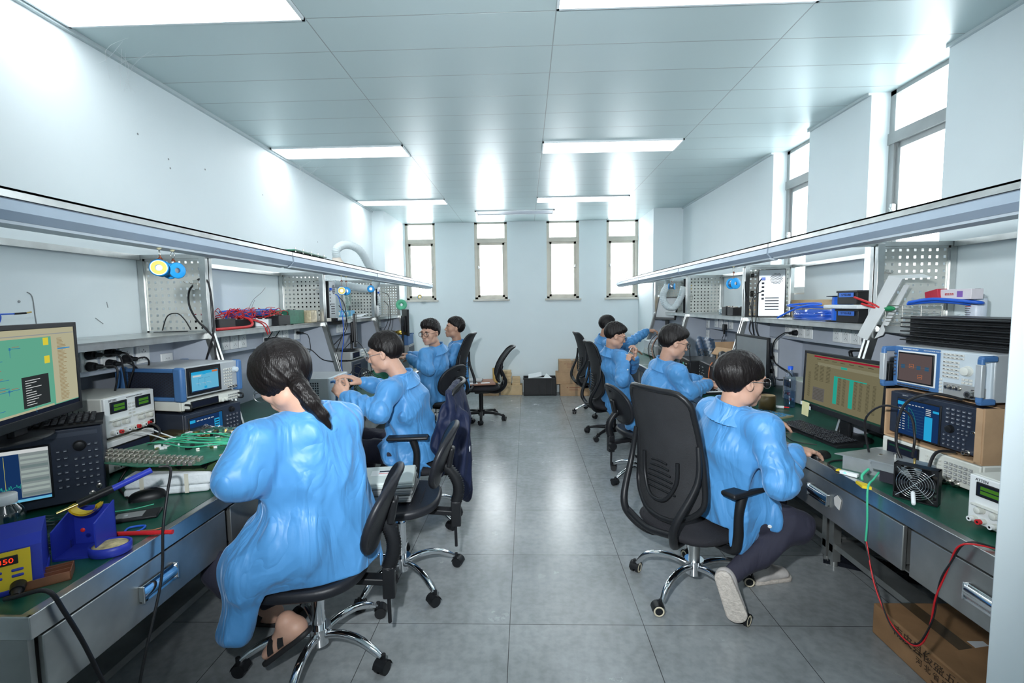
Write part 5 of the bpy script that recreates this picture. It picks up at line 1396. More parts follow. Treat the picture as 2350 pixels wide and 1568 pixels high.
t = instr('bench_analyzer', 'white instrument with a dark screen, lowest of the right-hand stack', 'instrument', (1.592, 1.905, ZT+.004), rzR, .42, .36, .115, m_cream, m_cream)
screen(t, -.175, -.035, .030, .096, g_dark, lambda q, ln: [q(.05, .9, .8, .9, glow('faint_green', (.01, .05, .03), 1))]); keypad(t, .005, .060, 4, 3, .018, .014, .011, .007, m_key); keypad(t, .085, .040, 6, 4, .0185, .016, .012, .010, m_greyw, leg=m_white)
for k in range(3): bnc(t, .065+.032*k, .022, .009, .018)
t = instr('signal_analyzer', 'dark navy analyzer with bright blue screen in a cardboard sleeve, right-hand stack', 'signal analyzer', (1.605, 1.905, ZT+.128), rzR, .39, .36, .192, m_navy, m_navy)
def dr_k(q, ln):
    q(.68, .86, 0, .66, g_cyan, 2); q(.68, .86, .68, .92, g_navy, 2); q(.86, 1, .80, .86, g_cyan, 2); q(0, .18, .84, .94, g_cyan, 2)
    for k in range(6): q(.20+.08*k, .25+.08*k, .88, .90, g_white, 2)
    for k in range(9): q(.04, .10, .14+.075*k, .16+.075*k, g_white, 2); q(.14, .20, .14+.075*k, .16+.075*k, g_white, 2)
    for k in range(9): ln([(.26, .12+.08*k), (.66, .12+.08*k)], g_line, .004)
    ln([(.28, .80), (.34, .76), (.42, .62), (.48, .40), (.50, .10)], g_teal, .008, 3); ln([(.28, .80), (.30, .5), (.31, .2)], g_teal, .006, 3)
    for k in range(4): q(.70, .82, .70+.05*k, .72+.05*k, g_white, 3)
screen(t, -.150, .035, .020, .165, g_navy, dr_k); lab(t, 'KEYSIGHT', .006, -.12, .181, m_keyt)
keypad(t, .068, .118, 5, 4, .0205, .0165, .014, .010, m_keyd, leg=m_keyt); keypad(t, .058, .030, 5, 3, .019, .018, .009, .009, m_keyd, leg=m_keyt); knob(t, .078, .092, .014, .012, m_black); keypad(t, .112, .084, 3, 2, .016, .014, .009, .007, m_keyd, leg=m_keyt)
bnc(t, .148, .022, .007, .020); bnc(t, .166, .100, .005, .01)
s = tag(B(m_card).b2(-.205, .205, -.018, .33, -.008, -.001).b2(.198, .206, -.016, .33, -.008, .196).b2(-.212, -.204, -.016, .33, -.008, .196).b2(.176, .200, -.018, -.012, -.008, .194).b2(-.206, -.200, -.02, -.012, -.006, .196).b2(-.205, .205, .05, .33, .193, .196).obj('cardboard_sleeve', None, (1.605, 1.905, ZT+.128), rot=(0, 0, radians(rzR))), 'torn brown cardboard sleeve wrapped around the navy analyzer, right-hand stack', 'cardboard')
rw_analyzer('white and blue network analyzer with grab handles, upper right-hand stack', (1.618, 1.905, ZT+.330), rzR)
h = thing('heat_sink', 'long black finned heat sink on top of the blue-handled analyzer', 'heat sink', (1.70, 1.94, ZT+.518), radians(-89))
B(m_black).b2(-.24, .27, .0, .20, 0, .022).b2(-.24, .27, .015, .20, .02, .118).obj('core', h)
f = B(m_black)
for k in range(6): f.b2(-.25, .28, -.022, .22, .012+.019*k, .018+.019*k, bev=.002)
f.obj('fins', h)
ps_atten('white twin-display power supply cut off by the wall edge, nearest on the right bench', (1.405, 1.375, ZT+.004), -84)
monitor('monitor showing a khaki spreadsheet, nearest on the right', (1.60, 2.475, ZT+.003), -89, .62, .325, .10, draw_table, g_tan2, tilt=2)
t = thing('equipment_case', 'black handled equipment case behind the nearest right-hand monitor', 'case', (1.80, 2.58, ZT+.003), radians(-88))
B(m_black).b2(-.20, .26, 0, .14, 0, .385, bev=.010).obj('casing', t); B(m_black).tube([(-.17, .05, .38), (-.17, .05, .425), (.0, .05, .425), (.0, .05, .38)], .010, 8, sub=3).obj('carry_handle', t)
keyboard('black keyboard under the hands of the nearest person on the right', (1.455, 2.50, ZT+.004), -84, w=.44, d=.135)
monitor('switched-off grey-screened monitor in front of the nearest right-hand person', (1.70, 3.66, ZT+.003), -91, .54, .31, .14, None, mat('screen_off_grey', (.22, .235, .235), .35))
monitor('small tilted silver monitor high at the far right', (1.80, 6.28, ZT+.003), -70, .42, .30, .48, None, mat('screen_off_silver', (.36, .38, .39), .3), tilt=12)
# right second unit devices
t = instr('radio_unit', 'black equipment box with a green sticker on the right bench', 'equipment', (1.56, 4.72, ZT+.004), -96, .40, .30, .155, m_black, m_black)
B(mat('green_sticker', (.12, .50, .35), .6)).b2(-.05, .01, -.0115, -.010, .085, .115).obj('sticker', t)
keypad(t, .09, .03, 2, 4, .03, .028, .012, .010, m_key)
t = instr('radio_unit', 'black box with small drilled front and coppery wires, right bench', 'equipment', (1.56, 4.15, ZT+.004), -96, .44, .30, .175, m_black, m_black)
v = B(m_white)
for i, j in ((0, 0), (0, 1), (0, 3), (1, 0), (1, 2), (1, 3), (2, 1), (-3, 0), (-3, 1), (-3, 2), (-3, 3)): v.cyl((-.12+.03*i, -.0115, .05+.026*j), (-.12+.03*i, -.010, .05+.026*j), .004, .004, 8)
v.obj('front_screws', t)
t = instr('power_supply', 'pale green-grey power supply behind the water bottle, right bench', 'power supply', (1.84, 3.30, ZT+.004), -92, .30, .25, .165, mat('pale_green_casing', (.55, .62, .55), .45), m_greyw)
screen(t, -.12, -.04, .11, .145, g_dark); knob(t, -.10, .06, .010, .014, m_black); knob(t, -.05, .06, .010, .014, m_red); post(t, .0, .03, m_red)
for i, (y, z, w_, h_, mm, l) in enumerate(((6.15, 0, .36, .16, m_greyw, 'grey cabinet under the far right monitor'), (5.68, 0, .36, .15, m_black, 'black connector-laden box on the furthest right bench'), (6.45, .0, .26, .20, m_silver, 'silver box at the far end of the furthest right bench'), (5.70, .16, .34, .12, m_black, 'black ribbed box stacked high on the furthest right bench'))):
    t = instr('boxed_instrument', l, 'instrument', (1.62, y, ZT+.004+z), -90, w_, .30, h_, mm, mm); keypad(t, -.06, .03, 6, 3, .022, .03, .012, .012, m_key if i != 1 else m_bnc)
# ================================================================== SMALL THINGS
Z0 = ZT+.003
# ---- near left bench
t = thing('soldering_station', 'blue and yellow soldering station with red digits, nearest corner of the left bench', 'soldering station', (-1.300, 1.105, Z0), radians(42)); t.scale = (1, 1, .86)
m_hb = mat('station_blue', (.025, .045, .42), .4, var=.06); m_hy = mat('yellow_plastic', (.78, .56, .02), .4, var=.05)
B(m_hb).poly([(-.065, 0, 0), (-.065, .02, .125), (-.065, .05, .150), (-.065, .16, .155), (-.065, .17, 0)], (.13, 0, 0)).b2(-.068, .068, -.004, .175, 0, .02, bev=.006).obj('casing', t)
f = B(m_hy); n = 10
f.grid(lambda u, v: Vector((-.045+.09*u-.012*(1-v)*0, -.004+.0165*v, .008+.116*v)), 6, 12); f.obj('yellow_fascia', t)
o = B(m_black).box((.0, .011, .098), (.045, .008, .026), rot=(-.16, 0, 0), bev=.002).obj('display', t)
text('350', .020, (0, .0055, .098), Euler((pi/2-.16, 0, 0)).to_matrix(), g_led, 'digits', o, .0003)
for x in (-.018, .020):
    for z in (.068, .052): B(m_hb).box((x, .004+(z-.05)*.16, z), (.024, .008, .010), rot=(-.16, 0, 0), bev=.004).obj('button', t)
text('TEMPERATURE', .008, (0, .0145, .122), Euler((pi/2-.16, 0, 0)).to_matrix(), m_ink, 'lettering', t, .0003)
B(m_black).cyl((.02, .0, .024), (.02, -.03, .022), .016, .014, 18).cyl((.02, -.03, .022), (.02, -.055, .020), .011, .008, 14).obj('cord_plug', t)
t = thing('iron_holder', 'dark blue soldering iron holder with yellow rest and sponge dish', 'soldering iron holder', (-1.285, 1.275, Z0), radians(15))
B(m_hb).poly([(-.06, .0, .0), (-.06, .10, .0), (-.06, .10, .12), (-.06, .0, .085)], (.004, 0, 0)).poly([(.045, .0, .0), (.045, .10, .0), (.045, .10, .13), (.045, .0, .10)], (.004, 0, 0)).b2(-.06, .049, .096, .100, 0, .12).b2(-.06, .049, 0, .1, 0, .006).obj('bracket', t)
b = B(m_hb); b.lathe([(.040, 0), (.045, .004), (.046, .028), (.041, .029), (.040, .022), (.0001, .022)], (.072, .02, .0), 32, sx=1.15, sy=.95); b.obj('sponge_dish', t)
B(mat('dirty_yellow_sponge', (.50, .42, .22), .9, var=.5, vs=40, bump=.6, bs=90)).lathe([(.038, .018), (.038, .026), (.033, .028), (.0001, .028)], (.072, .02, 0), 28, sx=1.15, sy=.95).obj('sponge', t)
B(m_hy).grid(lambda u, v: Vector((-.006+.038*cos(pi*(u)), .05+.03*v, .136-.030*sin(pi*u))), 12, 3).grid(lambda u, v: Vector((-.006+.033*cos(pi*(u)), .05+.03*v, .137-.026*sin(pi*u))), 12, 3).obj('iron_rest', t)
B(m_red).ell((.02, -.002, .085), (.006, .003, .006)).obj('indicator', t)
t = thing('soldering_iron', 'blue-handled soldering iron lying in the holder', 'soldering iron', (-1.325, 1.335, Z0+.130), 0)
B(m_hb).tube([(.05, .06, .030), (.11, .14, .060)], .0095, 14, sub=1).obj('handle', t)
B(m_black).tube([(.0, -.005, .008), (.05, .06, .030)], .012, 14, sub=1).obj('grip', t)
B(m_gold).tube([(-.03, -.04, -.004), (0, -.005, .008)], .0045, 10, sub=1).obj('iron_tip', t)
cable([(-1.203, 1.491, Z0+.195), (-1.175, 1.505, Z0+.185), (-1.155, 1.46, Z0+.12), (-1.146, 1.42, Z0+.02), (-1.140, 1.39, .60), (-1.138, 1.30, .40), (-1.145, 1.20, .10), (-1.16, 1.12, .006), (-1.28, 1.05, .006)], .0042, m_rub, 'iron_cord'); adopt(bpy.data.objects['iron_cord'], t)
cable([(-1.255, 1.06, Z0+.02), (-1.22, 1.055, Z0+.03), (-1.16, 1.07, Z0+.035), (-1.142, 1.09, .70), (-1.138, 1.14, .55), (-1.135, 1.20, .32), (-1.15, 1.24, .10), (-1.18, 1.26, .008), (-1.30, 1.30, .006)], .0055, m_rub, 'power_cord'); adopt(bpy.data.objects['power_cord'], bpy.data.objects['soldering_station'])
t = thing('water_jar', 'clear jar with a white lid at the left edge of the picture', 'jar', (-1.60, 1.375, Z0), 0)
B(m_clear).lathe([(.040, 0), (.045, .01), (.043, .03), (.046, .045), (.043, .06), (.046, .08), (.040, .10), (.028, .118), (.026, .125)], (0, 0, 0), 28).obj('jar_body', t)
B(m_white).lathe([(.029, .122), (.030, .124), (.030, .148), (.027, .151), (.0001, .151)], (0, 0, 0), 28).obj('lid', t)
b = tag(B(m_red).cyl((-1.316, 1.410, Z0+.0075), (-1.128, 1.425, Z0+.0075), .0068, .0068, 14).cyl((-1.128, 1.425, Z0+.0075), (-1.120, 1.4257, Z0+.0075), .0074, .0072, 14).obj('marker_tube'), 'bright red rod lying across the front of the left bench', 'rod')
t = thing('mouse', 'black computer mouse in front of the white foam, left bench', 'mouse', (-1.425, 1.705, Z0), radians(35))
B(m_black).grid(lambda u, v: Vector((.058*-cos(pi*u)*1.0, .032*sin(pi*u)**.6*cos(pi*v), .036*sin(pi*u)**.55*sin(pi*v))), 18, 14).b2(-.05, .05, -.025, .025, 0, .004).obj('mouse_shell', t)
t = thing('circuit_array', 'wide circuit board array with rows of metal blocks and green wires on a green box', 'circuit board', (-1.40, 1.90, Z0), 0)
m_pcb = mat('pcb_green', (.03, .16, .10), .4, var=.2, vs=40); m_blk = mat('metal_block', (.50, .46, .40), .35, .8, var=.2, vs=50)
zz = .135
B(m_pcb).poly([(-.30, -.17, zz), (-.02, -.24, zz), (.20, -.22, zz), (.30, .02, zz), (.22, .30, zz), (-.10, .32, zz), (-.22, .08, zz)], (0, 0, .003)).obj('board', t)
b = B(m_blk); rs = random.Random(2)
for j in range(3):
    for i in range(20 if j < 2 else 10):
        u = i/19; x = -.27+.44*u; y = -.165-.055*u+j*.045
        b.box((x, y, zz+.010), (.012, .030, .014), rot=(0, 0, .2), bev=.001, seg=1)
b.obj('metal_blocks', t)
b = B(m_black, m_bnc, m_white, m_gold)
for k in range(120):
    x, y = rs.uniform(-.15, .26), rs.uniform(-.04, .26); b.box((x, y, zz+.007), (rs.uniform(.006, .03), rs.uniform(.006, .02), rs.uniform(.004, .014)), rot=(0, 0, rs.uniform(0, 3)), m=rs.choice([m_black, m_bnc, m_white, m_gold, m_pcb]))
tag(b.obj('components', t), kind='stuff')
b = B(m_wireg)
for k in range(7): b.tube([(-.20+.02*k, .03+.01*k, zz+.010), (-.08+rs.uniform(-.02, .02), -.02+.022*k, zz+.026), (.05+rs.uniform(-.02, .02), -.06+.03*k, zz+.016+rs.uniform(0, .02)), (.16, -.04+.02*k, zz+.026), (.26, .0+.02*k, zz+.012)], .0028, 6)
b.obj('green_wires', t)
B(mat('olive_box', (.045, .075, .030), .5)).b2(-.13, .27, -.14, .22, .085, .133, bev=.003).obj('lower_housing', t)
b = B(m_black)
for x, y in ((-.10, -.15), (.02, -.155), (.12, -.15)): b.poly([(x, y, .13), (x+.06, y, .13), (x+.05, y, .095)], (0, .01, 0))
b.obj('support_brackets', t)
t = thing('gold_module', 'gold plated module with a crumpled clear film on top, beside the circuit array', 'module', (-1.56, 2.16, Z0), radians(-15))
B(m_gold).b2(-.15, .16, -.10, .10, 0, .135, bev=.004).obj('module_case', t)
B(m_clear).grid(lambda u, v: Vector((-.02+.2*u, -.09+.18*v, .140+.012*sin(17*u+9*v)*cos(13*v-4*u))), 14, 14, smooth=False).obj('film', t)
t = thing('foam_pad', 'white foam block taped round, under the circuit array', 'foam', (-1.385, 1.79, Z0), radians(14))
m_foam = mat('white_foam', (.72, .76, .78), .9, var=.04, bump=.5, bs=40)
B(m_foam).b2(-.15, .14, -.055, .16, 0, .030, bev=.010).b2(-.145, .15, -.06, .15, .031, .082, bev=.012).obj('foam_block', t)
for x in (-.09, .06): B(mat('masking_tape', (.62, .60, .50), .6)).b2(x, x+.014, -.0612, -.0605, .004, .078).obj('tape_band', t)
t = thing('phone_case', 'black opened phone shell lying on the left bench', 'phone shell', (-1.345, 1.545, Z0), radians(25))
B(m_black).b2(-.075, .075, -.04, .04, 0, .010, bev=.004).obj('shell', t); b = B(m_greyw).b2(-.05, .03, -.025, .02, .010, .012).lathe([(.006, .012), (.007, .013), (.005, .014)], (-.02, -.005, 0), 14, m_silver); b.obj('inner_parts', t)
t = thing('copper_tray', 'small brown copper-lined compartment tray beside the sponge dish', 'tray', (-1.262, 1.175, Z0), radians(38)); t.scale = (.75, .75, .9)
m_cop = mat('copper_board', (.38, .16, .09), .4, .5, var=.2); b = B(m_cop); b.b2(-.06, .06, -.045, .045, 0, .003)
for y in (-.045, -.012, .02, .042): b.b2(-.06, .06, y, y+.003, 0, .026)
for x in (-.06, .057): b.b2(x, x+.003, -.045, .045, 0, .026)
b.obj('tray_body', t)
for i, (x, y, a, l) in enumerate(((-1.525, 1.47, 10, 'clear compartment box behind the iron holder, further one'), (-1.44, 1.335, 25, 'clear compartment tray with small screws behind the iron holder'))):
    t = thing('parts_box', l, 'parts box', (x, y, Z0), radians(a)); b = B(m_clear)
    b.b2(-.075, .075, -.04, .04, 0, .002)
    for q in (-.04, -.013, .013, .038): b.b2(-.075, .075, q, q+.002, 0, .028)
    for q in (-.075, -.037, 0, .037, .073): b.b2(q, q+.002, -.04, .04, 0, .028)
    b.obj('clear_walls', t)
    if i: 
        s = B(m_bnc)
        for k in range(24): x_, y_ = rs.uniform(-.07, .07), rs.uniform(-.035, .035); s.cyl((x_, y_, .004), (x_+rs.uniform(-.01, .01), y_+rs.uniform(-.01, .01), .006), .0018, .0018, 6)
        tag(s.obj('screws', t), kind='stuff')
cable([(-1.62, 1.50, Z0+.004), (-1.50, 1.56, Z0+.004), (-1.40, 1.60, Z0+.004), (-1.35, 1.64, Z0+.006)], .002, m_wireg, 'green_wire', 'short green wire curled on the left bench behind the iron')
tag(B(m_wireb).tube([(-1.27, 1.42, Z0+.004), (-1.29, 1.46, Z0+.004), (-1.25, 1.475, Z0+.004), (-1.24, 1.44, Z0+.004)], .0035, 8, closed=True).tube([(-1.24, 1.44, Z0+.004), (-1.20, 1.45, Z0+.003), (-1.18, 1.47, Z0+.003)], .0018, 6, m=m_cop).obj('solder_wick'), 'small pale blue solder wick reel behind the red rod', 'solder wick')
# leads from the white supply to the array
for k, (a, mm, l) in enumerate((((-1.735, 1.995), m_white, 'white lead from the white power supply to the board, nearer one'), ((-1.735, 2.06), m_paper, 'white lead from the white power supply to the board, further one'))):
    cable([(a[0]+.01, a[1], ZT+.172), (a[0]+.05, a[1]-.01, ZT+.18), (-1.60, 1.97+.04*k, ZT+.17), (-1.50, 1.95+.04*k, ZT+.145)], .0028, mm, 'test_lead', l)
cable([(-1.745, 2.10, ZT+.172), (-1.70, 2.09, ZT+.19), (-1.60, 2.0, ZT+.17), (-1.60, 1.86, ZT+.10), (-1.62, 1.80, ZT+.02), (-1.50, 1.70, Z0+.004)], .0045, m_rub, 'test_lead', 'black lead arching beside the white power supply on the left bench')
# ---- plugs in near-left sockets
def plug(x, y, z, s, pts, label, group=None, r=.0042, size=.022):
    t = thing('power_plug', label, 'plug', (x, y, z), 0, group)
    b = B(m_black); b.cyl((0, 0, 0), (s*.028, 0, 0), size, size*.8, 18).cyl((s*.028, 0, 0), (s*.045, .02, -.002), size*.55, size*.4, 12); b.obj('plug_body', t)
    cable([(s*.04, .015, -.002)]+[(a-x, b_-y, c-z) for a, b_, c in pts], r, m_rub, 'plug_cord', parent=t)
    return t
zs_ = ZSH-.098; ZK = ZSH-.165
plug(-1.934, 2.05, zs_+.030, 1, [(-1.86, 2.12, zs_+.02), (-1.86, 2.14, zs_-.05), (-1.90, 2.20, ZT+.28)], 'round black plug in the upper left socket, first from the left monitor')
plug(-1.934, 2.05, zs_-.022, 1, [(-1.86, 2.10, zs_-.03), (-1.86, 2.10, zs_-.10), (-1.93, 2.12, ZT+.22)], 'round black plug in the lower left socket, first from the left monitor')
plug(-1.934, 2.15, zs_+.030, 1, [(-1.86, 2.17, zs_+.02), (-1.86, 2.20, zs_-.04), (-1.88, 2.20, zs_-.10), (-1.93, 2.20, ZT+.25)], 'round black plug high in the second socket from the left monitor')
plug(-1.934, 2.15, zs_-.022, 1, [(-1.86, 2.17, zs_-.02), (-1.87, 2.24, zs_-.07), (-1.90, 2.28, ZT+.30)], 'round black plug low in the second socket from the left monitor')
plug(-1.934, 2.24, zs_-.010, 1, [(-1.87, 2.29, zs_-.01), (-1.88, 2.31, zs_-.06), (-1.95, 2.30, ZT+.28)], 'round black plug in the third socket from the left monitor')
for y, l in ((3.50, 'square black plug, nearer of the two under the tangled wires shelf'), (3.60, 'square black plug, further of the two under the tangled wires shelf')):
    t = thing('power_plug', l, 'plug', (-1.938, y, zs_-.02), 0); B(m_black).b2(0, .035, -.026, .026, -.022, .022, bev=.005).b2(.012, .032, -.008, .012, -.05, -.015, bev=.004).obj('plug_body', t)
    cable([(.02, 0, .02), (.06, -.02, .06), (.10, -.05, .10), (.215, -.10, .122)], .003, m_rub, 'plug_cord', parent=t)
plug(-1.934, 3.985, zs_+.01, 1, [(-1.86, 4.03, zs_-.02), (-1.86, 4.05, zs_-.15), (-1.90, 3.98, ZT+.30)], 'small black plug in the upper wall socket beside the grey side panel', size=.014, r=.003)
plug(-1.934, 3.985, zs_-.125, 1, [(-1.84, 4.03, zs_-.14), (-1.75, 4.03, zs_-.22), (-1.62, 3.95, ZT+.25)], 'larger black plug in the lower wall socket beside the grey side panel', size=.020, r=.004)
plug(2.004, 3.60, zs_-.01, -1, [(1.95, 3.68, zs_-.02), (1.92, 3.76, zs_-.10), (1.92, 3.74, zs_-.24), (1.94, 3.56, ZT+.18), (1.94, 3.50, ZT+.12)], 'round black plug with a drooping cord in the right-hand wall sockets', r=.0045)
plug(2.004, 3.92, zs_-.23, -1, [(1.95, 3.98, zs_-.24), (1.90, 4.0, zs_-.31), (1.90, 3.92, ZT+.06)], 'black plug low on the right wall panel beside the grey-screened monitor', r=.004, size=.017)
plug(2.004, 3.92, zs_-.34, -1, [(1.95, 3.90, zs_-.34), (1.90, 3.84, zs_-.38), (1.88, 3.78, ZT+.03)], 'lowest black plug on the right wall panel above the pale power supply', r=.004, size=.020)
t = thing('power_plug', 'square black plug hanging in the sockets above the blue-filmed box, right side', 'plug', (2.008, 4.85, zs_-.03), 0)
B(m_black).b2(-.035, 0, -.026, .026, -.03, .03, bev=.006).b2(-.03, -.012, -.008, .008, -.07, -.02, bev=.004).obj('plug_body', t); cable([(-.02, 0, -.06), (-.04, .02, -.16), (-.02, .05, -.30)], .003, m_rub, 'plug_cord', parent=t)
# looped black cable hanging on the first pegboard
cable([(-1.80, 2.592, 1.585), (-1.775, 2.575, 1.60), (-1.72, 2.565, 1.58), (-1.70, 2.56, 1.40), (-1.70, 2.55, 1.30), (-1.74, 2.56, 1.20), (-1.84, 2.60, 1.02), (-1.90, 2.55, .92)], .005, m_rub, 'coax_cable', 'thick black cable looped over a hook at the first pegboard, front strand')
cable([(-1.80, 2.590, 1.585), (-1.83, 2.57, 1.54), (-1.83, 2.56, 1.46), (-1.79, 2.555, 1.38), (-1.735, 2.555, 1.32), (-1.70, 2.555, 1.26), (-1.71, 2.56, 1.10), (-1.80, 2.60, .96)], .005, m_rub, 'coax_cable', 'thick black cable hanging in a long teardrop down the first pegboard')
def hook(x, y, z, s, label, g='pegboard hooks'):
    t = thing('peg_hook', label, 'hook', (x, y, z), 0, None); B(m_bnc).b2(-.014, .014, -.003, 0, -.025, .025, bev=.001).obj('hook_plate', t)
    B(m_bnc).tube([(0, -.003, .008), (0, -.04, .004), (0, -.05, .012)], .002, 6).tube([(0, -.03, .006), (-.03, -.035, .008), (-.034, -.05, .018)], .0016, 6).obj('hook_arm', t)
hook(-1.80, 2.58, 1.57, 1, 'small steel hook on the first left pegboard holding the looped cable'); hook(-1.78, 4.075, 1.66, 1, 'upper steel hook on the second left pegboard'); hook(-1.78, 4.075, 1.58, 1, 'lower steel hook on the second left pegboard')
hook(1.855, 2.538, 1.57, -1, 'steel hook on the nearest right pegboard'); hook(1.86, 4.01, 1.66, -1, 'upper steel hook beside the computer tower on the right'); hook(1.86, 4.01, 1.50, -1, 'lower steel hook beside the computer tower on the right'); hook(1.85, 5.425, 1.49, -1, 'steel hook on the third right pegboard')
tag(B(m_rub).tube([(-2.0, 2.574, 1.322), (-1.96, 2.565, 1.40), (-1.90, 2.56, 1.415), (-1.86, 2.56, 1.38), (-1.83, 2.56, 1.325)], .003, 6).tube([(-2.03, 2.55, 1.314), (-1.94, 2.53, 1.316), (-1.84, 2.55, 1.318)], .0025, 6).obj('thin_wire'), 'thin black wire arched at the foot of the first left pegboard', 'wire')
# blue leads at left edge over monitor
tag(B(m_wireb).tube([(-2.02, 1.60, 1.42), (-2.0, 1.66, 1.46), (-1.99, 1.72, 1.455), (-1.98, 1.75, 1.42), (-1.98, 1.72, 1.36), (-1.98, 1.70, 1.315)], .0035, 7).tube([(-2.0, 1.60, 1.40), (-1.99, 1.70, 1.425), (-1.98, 1.80, 1.43)], .003, 7).cyl((-1.98, 1.80, 1.43), (-1.975, 1.84, 1.432), .004, .004, 8, m=m_black).cyl((-1.975, 1.84, 1.432), (-1.975, 1.86, 1.436), .003, .003, 8, m=m_gold).cyl((-1.985, 1.66, 1.425), (-1.98, 1.69, 1.435), .005, .005, 8, m=m_gold).obj('blue_leads'), 'two blue coaxial leads with brass ends above the left monitor', 'cable')
# ---- solder spools hanging from the lamp rail
m_spb = mat('spool_blue', (.02, .30, .70), .35, var=.05); m_spy = mat('spool_label_yellow', (.75, .55, .08), .5); m_sol = mat('solder_wire', (.45, .46, .48), .3, .9, var=.2, vs=200, stretch=(1, 1, 40))
def spool(x, y, z, rz, label, mm=None, lab_=True, zh=1.668, r=.030, green=False):
    t = thing('solder_spool', label, 'solder spool', (x, y, z), radians(rz)); mm = mm or m_spb; R_ = Euler((0, pi/2, 0)).to_matrix()
    b = B(mm); w = .024
    for s_ in (-1, 1): b.lathe([(.010, -.0015), (r-.003, -.0015), (r, 0), (r-.003, .0025), (.010, .0025)], (s_*w, 0, 0), 32, rot=R_, cap=False)
    b.lathe([(.010, -w), (.012, -w), (.012, w), (.010, w)], (0, 0, 0), 20, rot=R_, cap=False); b.obj('spool_reel', t)
    B(m_sol).lathe([(.013, -w+.003), (r*.70, -w+.003), (r*.74, 0), (r*.70, w-.003), (.013, w-.003)], (0, 0, 0), 28, rot=R_).obj('solder_winding', t)
    if lab_:
        l = B(m_spy); l.lathe([(.011, 0), (r*.78, 0)], (w+.003, 0, 0), 28, rot=R_, cap=False); l.lathe([(r*.78, 0), (r*.87, .0002)], (w+.003, 0, 0), 28, m_white, rot=R_, cap=False); l.lathe([(.011, 0), (r*.78, 0)], (-w-.003, 0, 0), 28, rot=R_, cap=False); l.obj('label_ring', t)
    h_ = zh-z
    B(mat('copper_tie_wire', (.20, .06, .03), .4, .5)).tube([(0, 0, .0), (.0, .004, .02), (0, .002, .045), (0, 0, h_-.045)], .0014, 6).tube([(0, .006, h_-.045), (.004, -.006, h_-.050), (-.004, .002, h_-.040), (0, .008, h_-.052)], .002, 6).obj('tie_wire', t)
    ring = [(.012*cos(2*pi*k/14), 0, h_-.028+.014*sin(2*pi*k/14)) for k in range(14)]
    B(m_bnc).tube(ring, .0011, 6, closed=True, sub=1).obj('key_ring', t)
    B(mat('cream_hook', (.62, .58, .38), .5)).cyl((0, 0, h_-.014), (0, 0, h_-.008), .004, .010, 8).b2(-.010, .010, -.010, .010, h_-.008, h_+.004, bev=.003).cyl((0, 0, h_+.004), (0, 0, h_+.012), .004, .005, 8).obj('ceiling_hook', t)
    return t
spool(-1.312, 1.700, 1.588, -62, 'solder spool with yellow label hanging nearest on the left lamp rail'); spool(-1.312, 1.765, 1.583, -25, 'plain blue solder spool beside the nearest yellow-labelled one, left rail', lab_=False)
spool(-1.312, 3.40, 1.552, -70, 'yellow-labelled solder spool, middle of the left lamp rail'); spool(-1.312, 3.49, 1.552, -70, 'blue solder spool just behind the middle yellow-labelled one', lab_=False)
spool(-1.312, 4.05, 1.585, -75, 'plain blue solder spool before the third left pegboard', lab_=False); spool(-1.312, 5.92, 1.545, -75, 'small solder spool hanging before the far-left window')
spool(1.312, 3.08, 1.553, -80, 'large blue solder spool hanging on the right lamp rail', lab_=False, zh=1.668, r=.035); spool(1.312, 4.36, 1.580, -30, 'smaller blue solder spool further along the right lamp rail', lab_=False)
# items on top of the rails
tag(B(mat('reddish_board', (.13, .045, .035), .6)).poly([(-1.335, 1.43, ZR+.013), (-1.47, 1.47, ZR+.020), (-1.48, 2.22, ZR+.016), (-1.335, 2.18, ZR+.013)], (0, 0, .004)).b2(-1.47, -1.46, 1.47, 2.2, ZR+.001, ZR+.017).obj('thin_board'), 'long thin reddish board resting on the left lamp rail', 'board')
t = thing('circuit_board', 'dark green circuit panel lying on the left lamp rail over the second bench', 'circuit board', (-1.36, 2.93, ZR+.013), radians(2))
B(m_pcb).b2(-.10, .06, -.24, .22, .012, .018).obj('panel_board', t); b = B(m_black, m_bnc)
for k in range(30): b.b2(*(lambda x, y: (x, x+.02, y, y+.012))(rs.uniform(-.1, .03), rs.uniform(-.23, .2)), .018, .024, m=rs.choice([m_black, m_bnc]))
for y in (-.22, -.12, 0, .1, .2): b.cyl((.05, y, 0), (.05, y, .03), .004, .004, 8, m=m_bnc)
tag(b.obj('components', t), kind='stuff')
# ---- extraction hose on the left
t = thing('extraction_hose', 'white ribbed fume extraction hose arching over the left lamp rail', 'hose', (-1.66, 4.6, 1.74), 0)
m_hose = mat('white_ribbed_hose', (.66, .74, .76), .55, var=.04)
def hose(pts, r, par, name='hose_tube'):
    P = [Vector(p) for p in pts]; Q = []
    for i in range(len(P)-1):
        a, b_, c, d = P[max(i-1, 0)], P[i], P[i+1], P[min(i+2, len(P)-1)]
        for k in range(20): u = k/20; Q.append(.5*((2*b_)+(c-a)*u+(2*a-5*b_+4*c-d)*u*u+(3*b_-a-3*c+d)*u**3))
    return B(m_hose).tube(Q, [r*(1.0 if i % 3 else 1.12) for i in range(len(Q))], 16, sub=1).obj(name, par)
hose([(-.12, -.08, .16), (-.11, -.09, .24), (-.05, .0, .29), (.03, .12, .25), (.06, .30, .12), (.07, .46, .03), (.07, .50, -.05), (.03, .36, -.12), (-.08, .10, -.10), (-.18, -.12, -.08), (-.25, -.15, -.06)], .036, t)
B(mat('cream_cone', (.70, .62, .54), .6)).lathe([(.036, 0), (.040, .02), (.085, .075), (.088, .080), (.083, .078), (.034, .02)], (-.12, -.08, .165), 28, rot=(pi, 0, 0)).obj('extraction_cone', t)
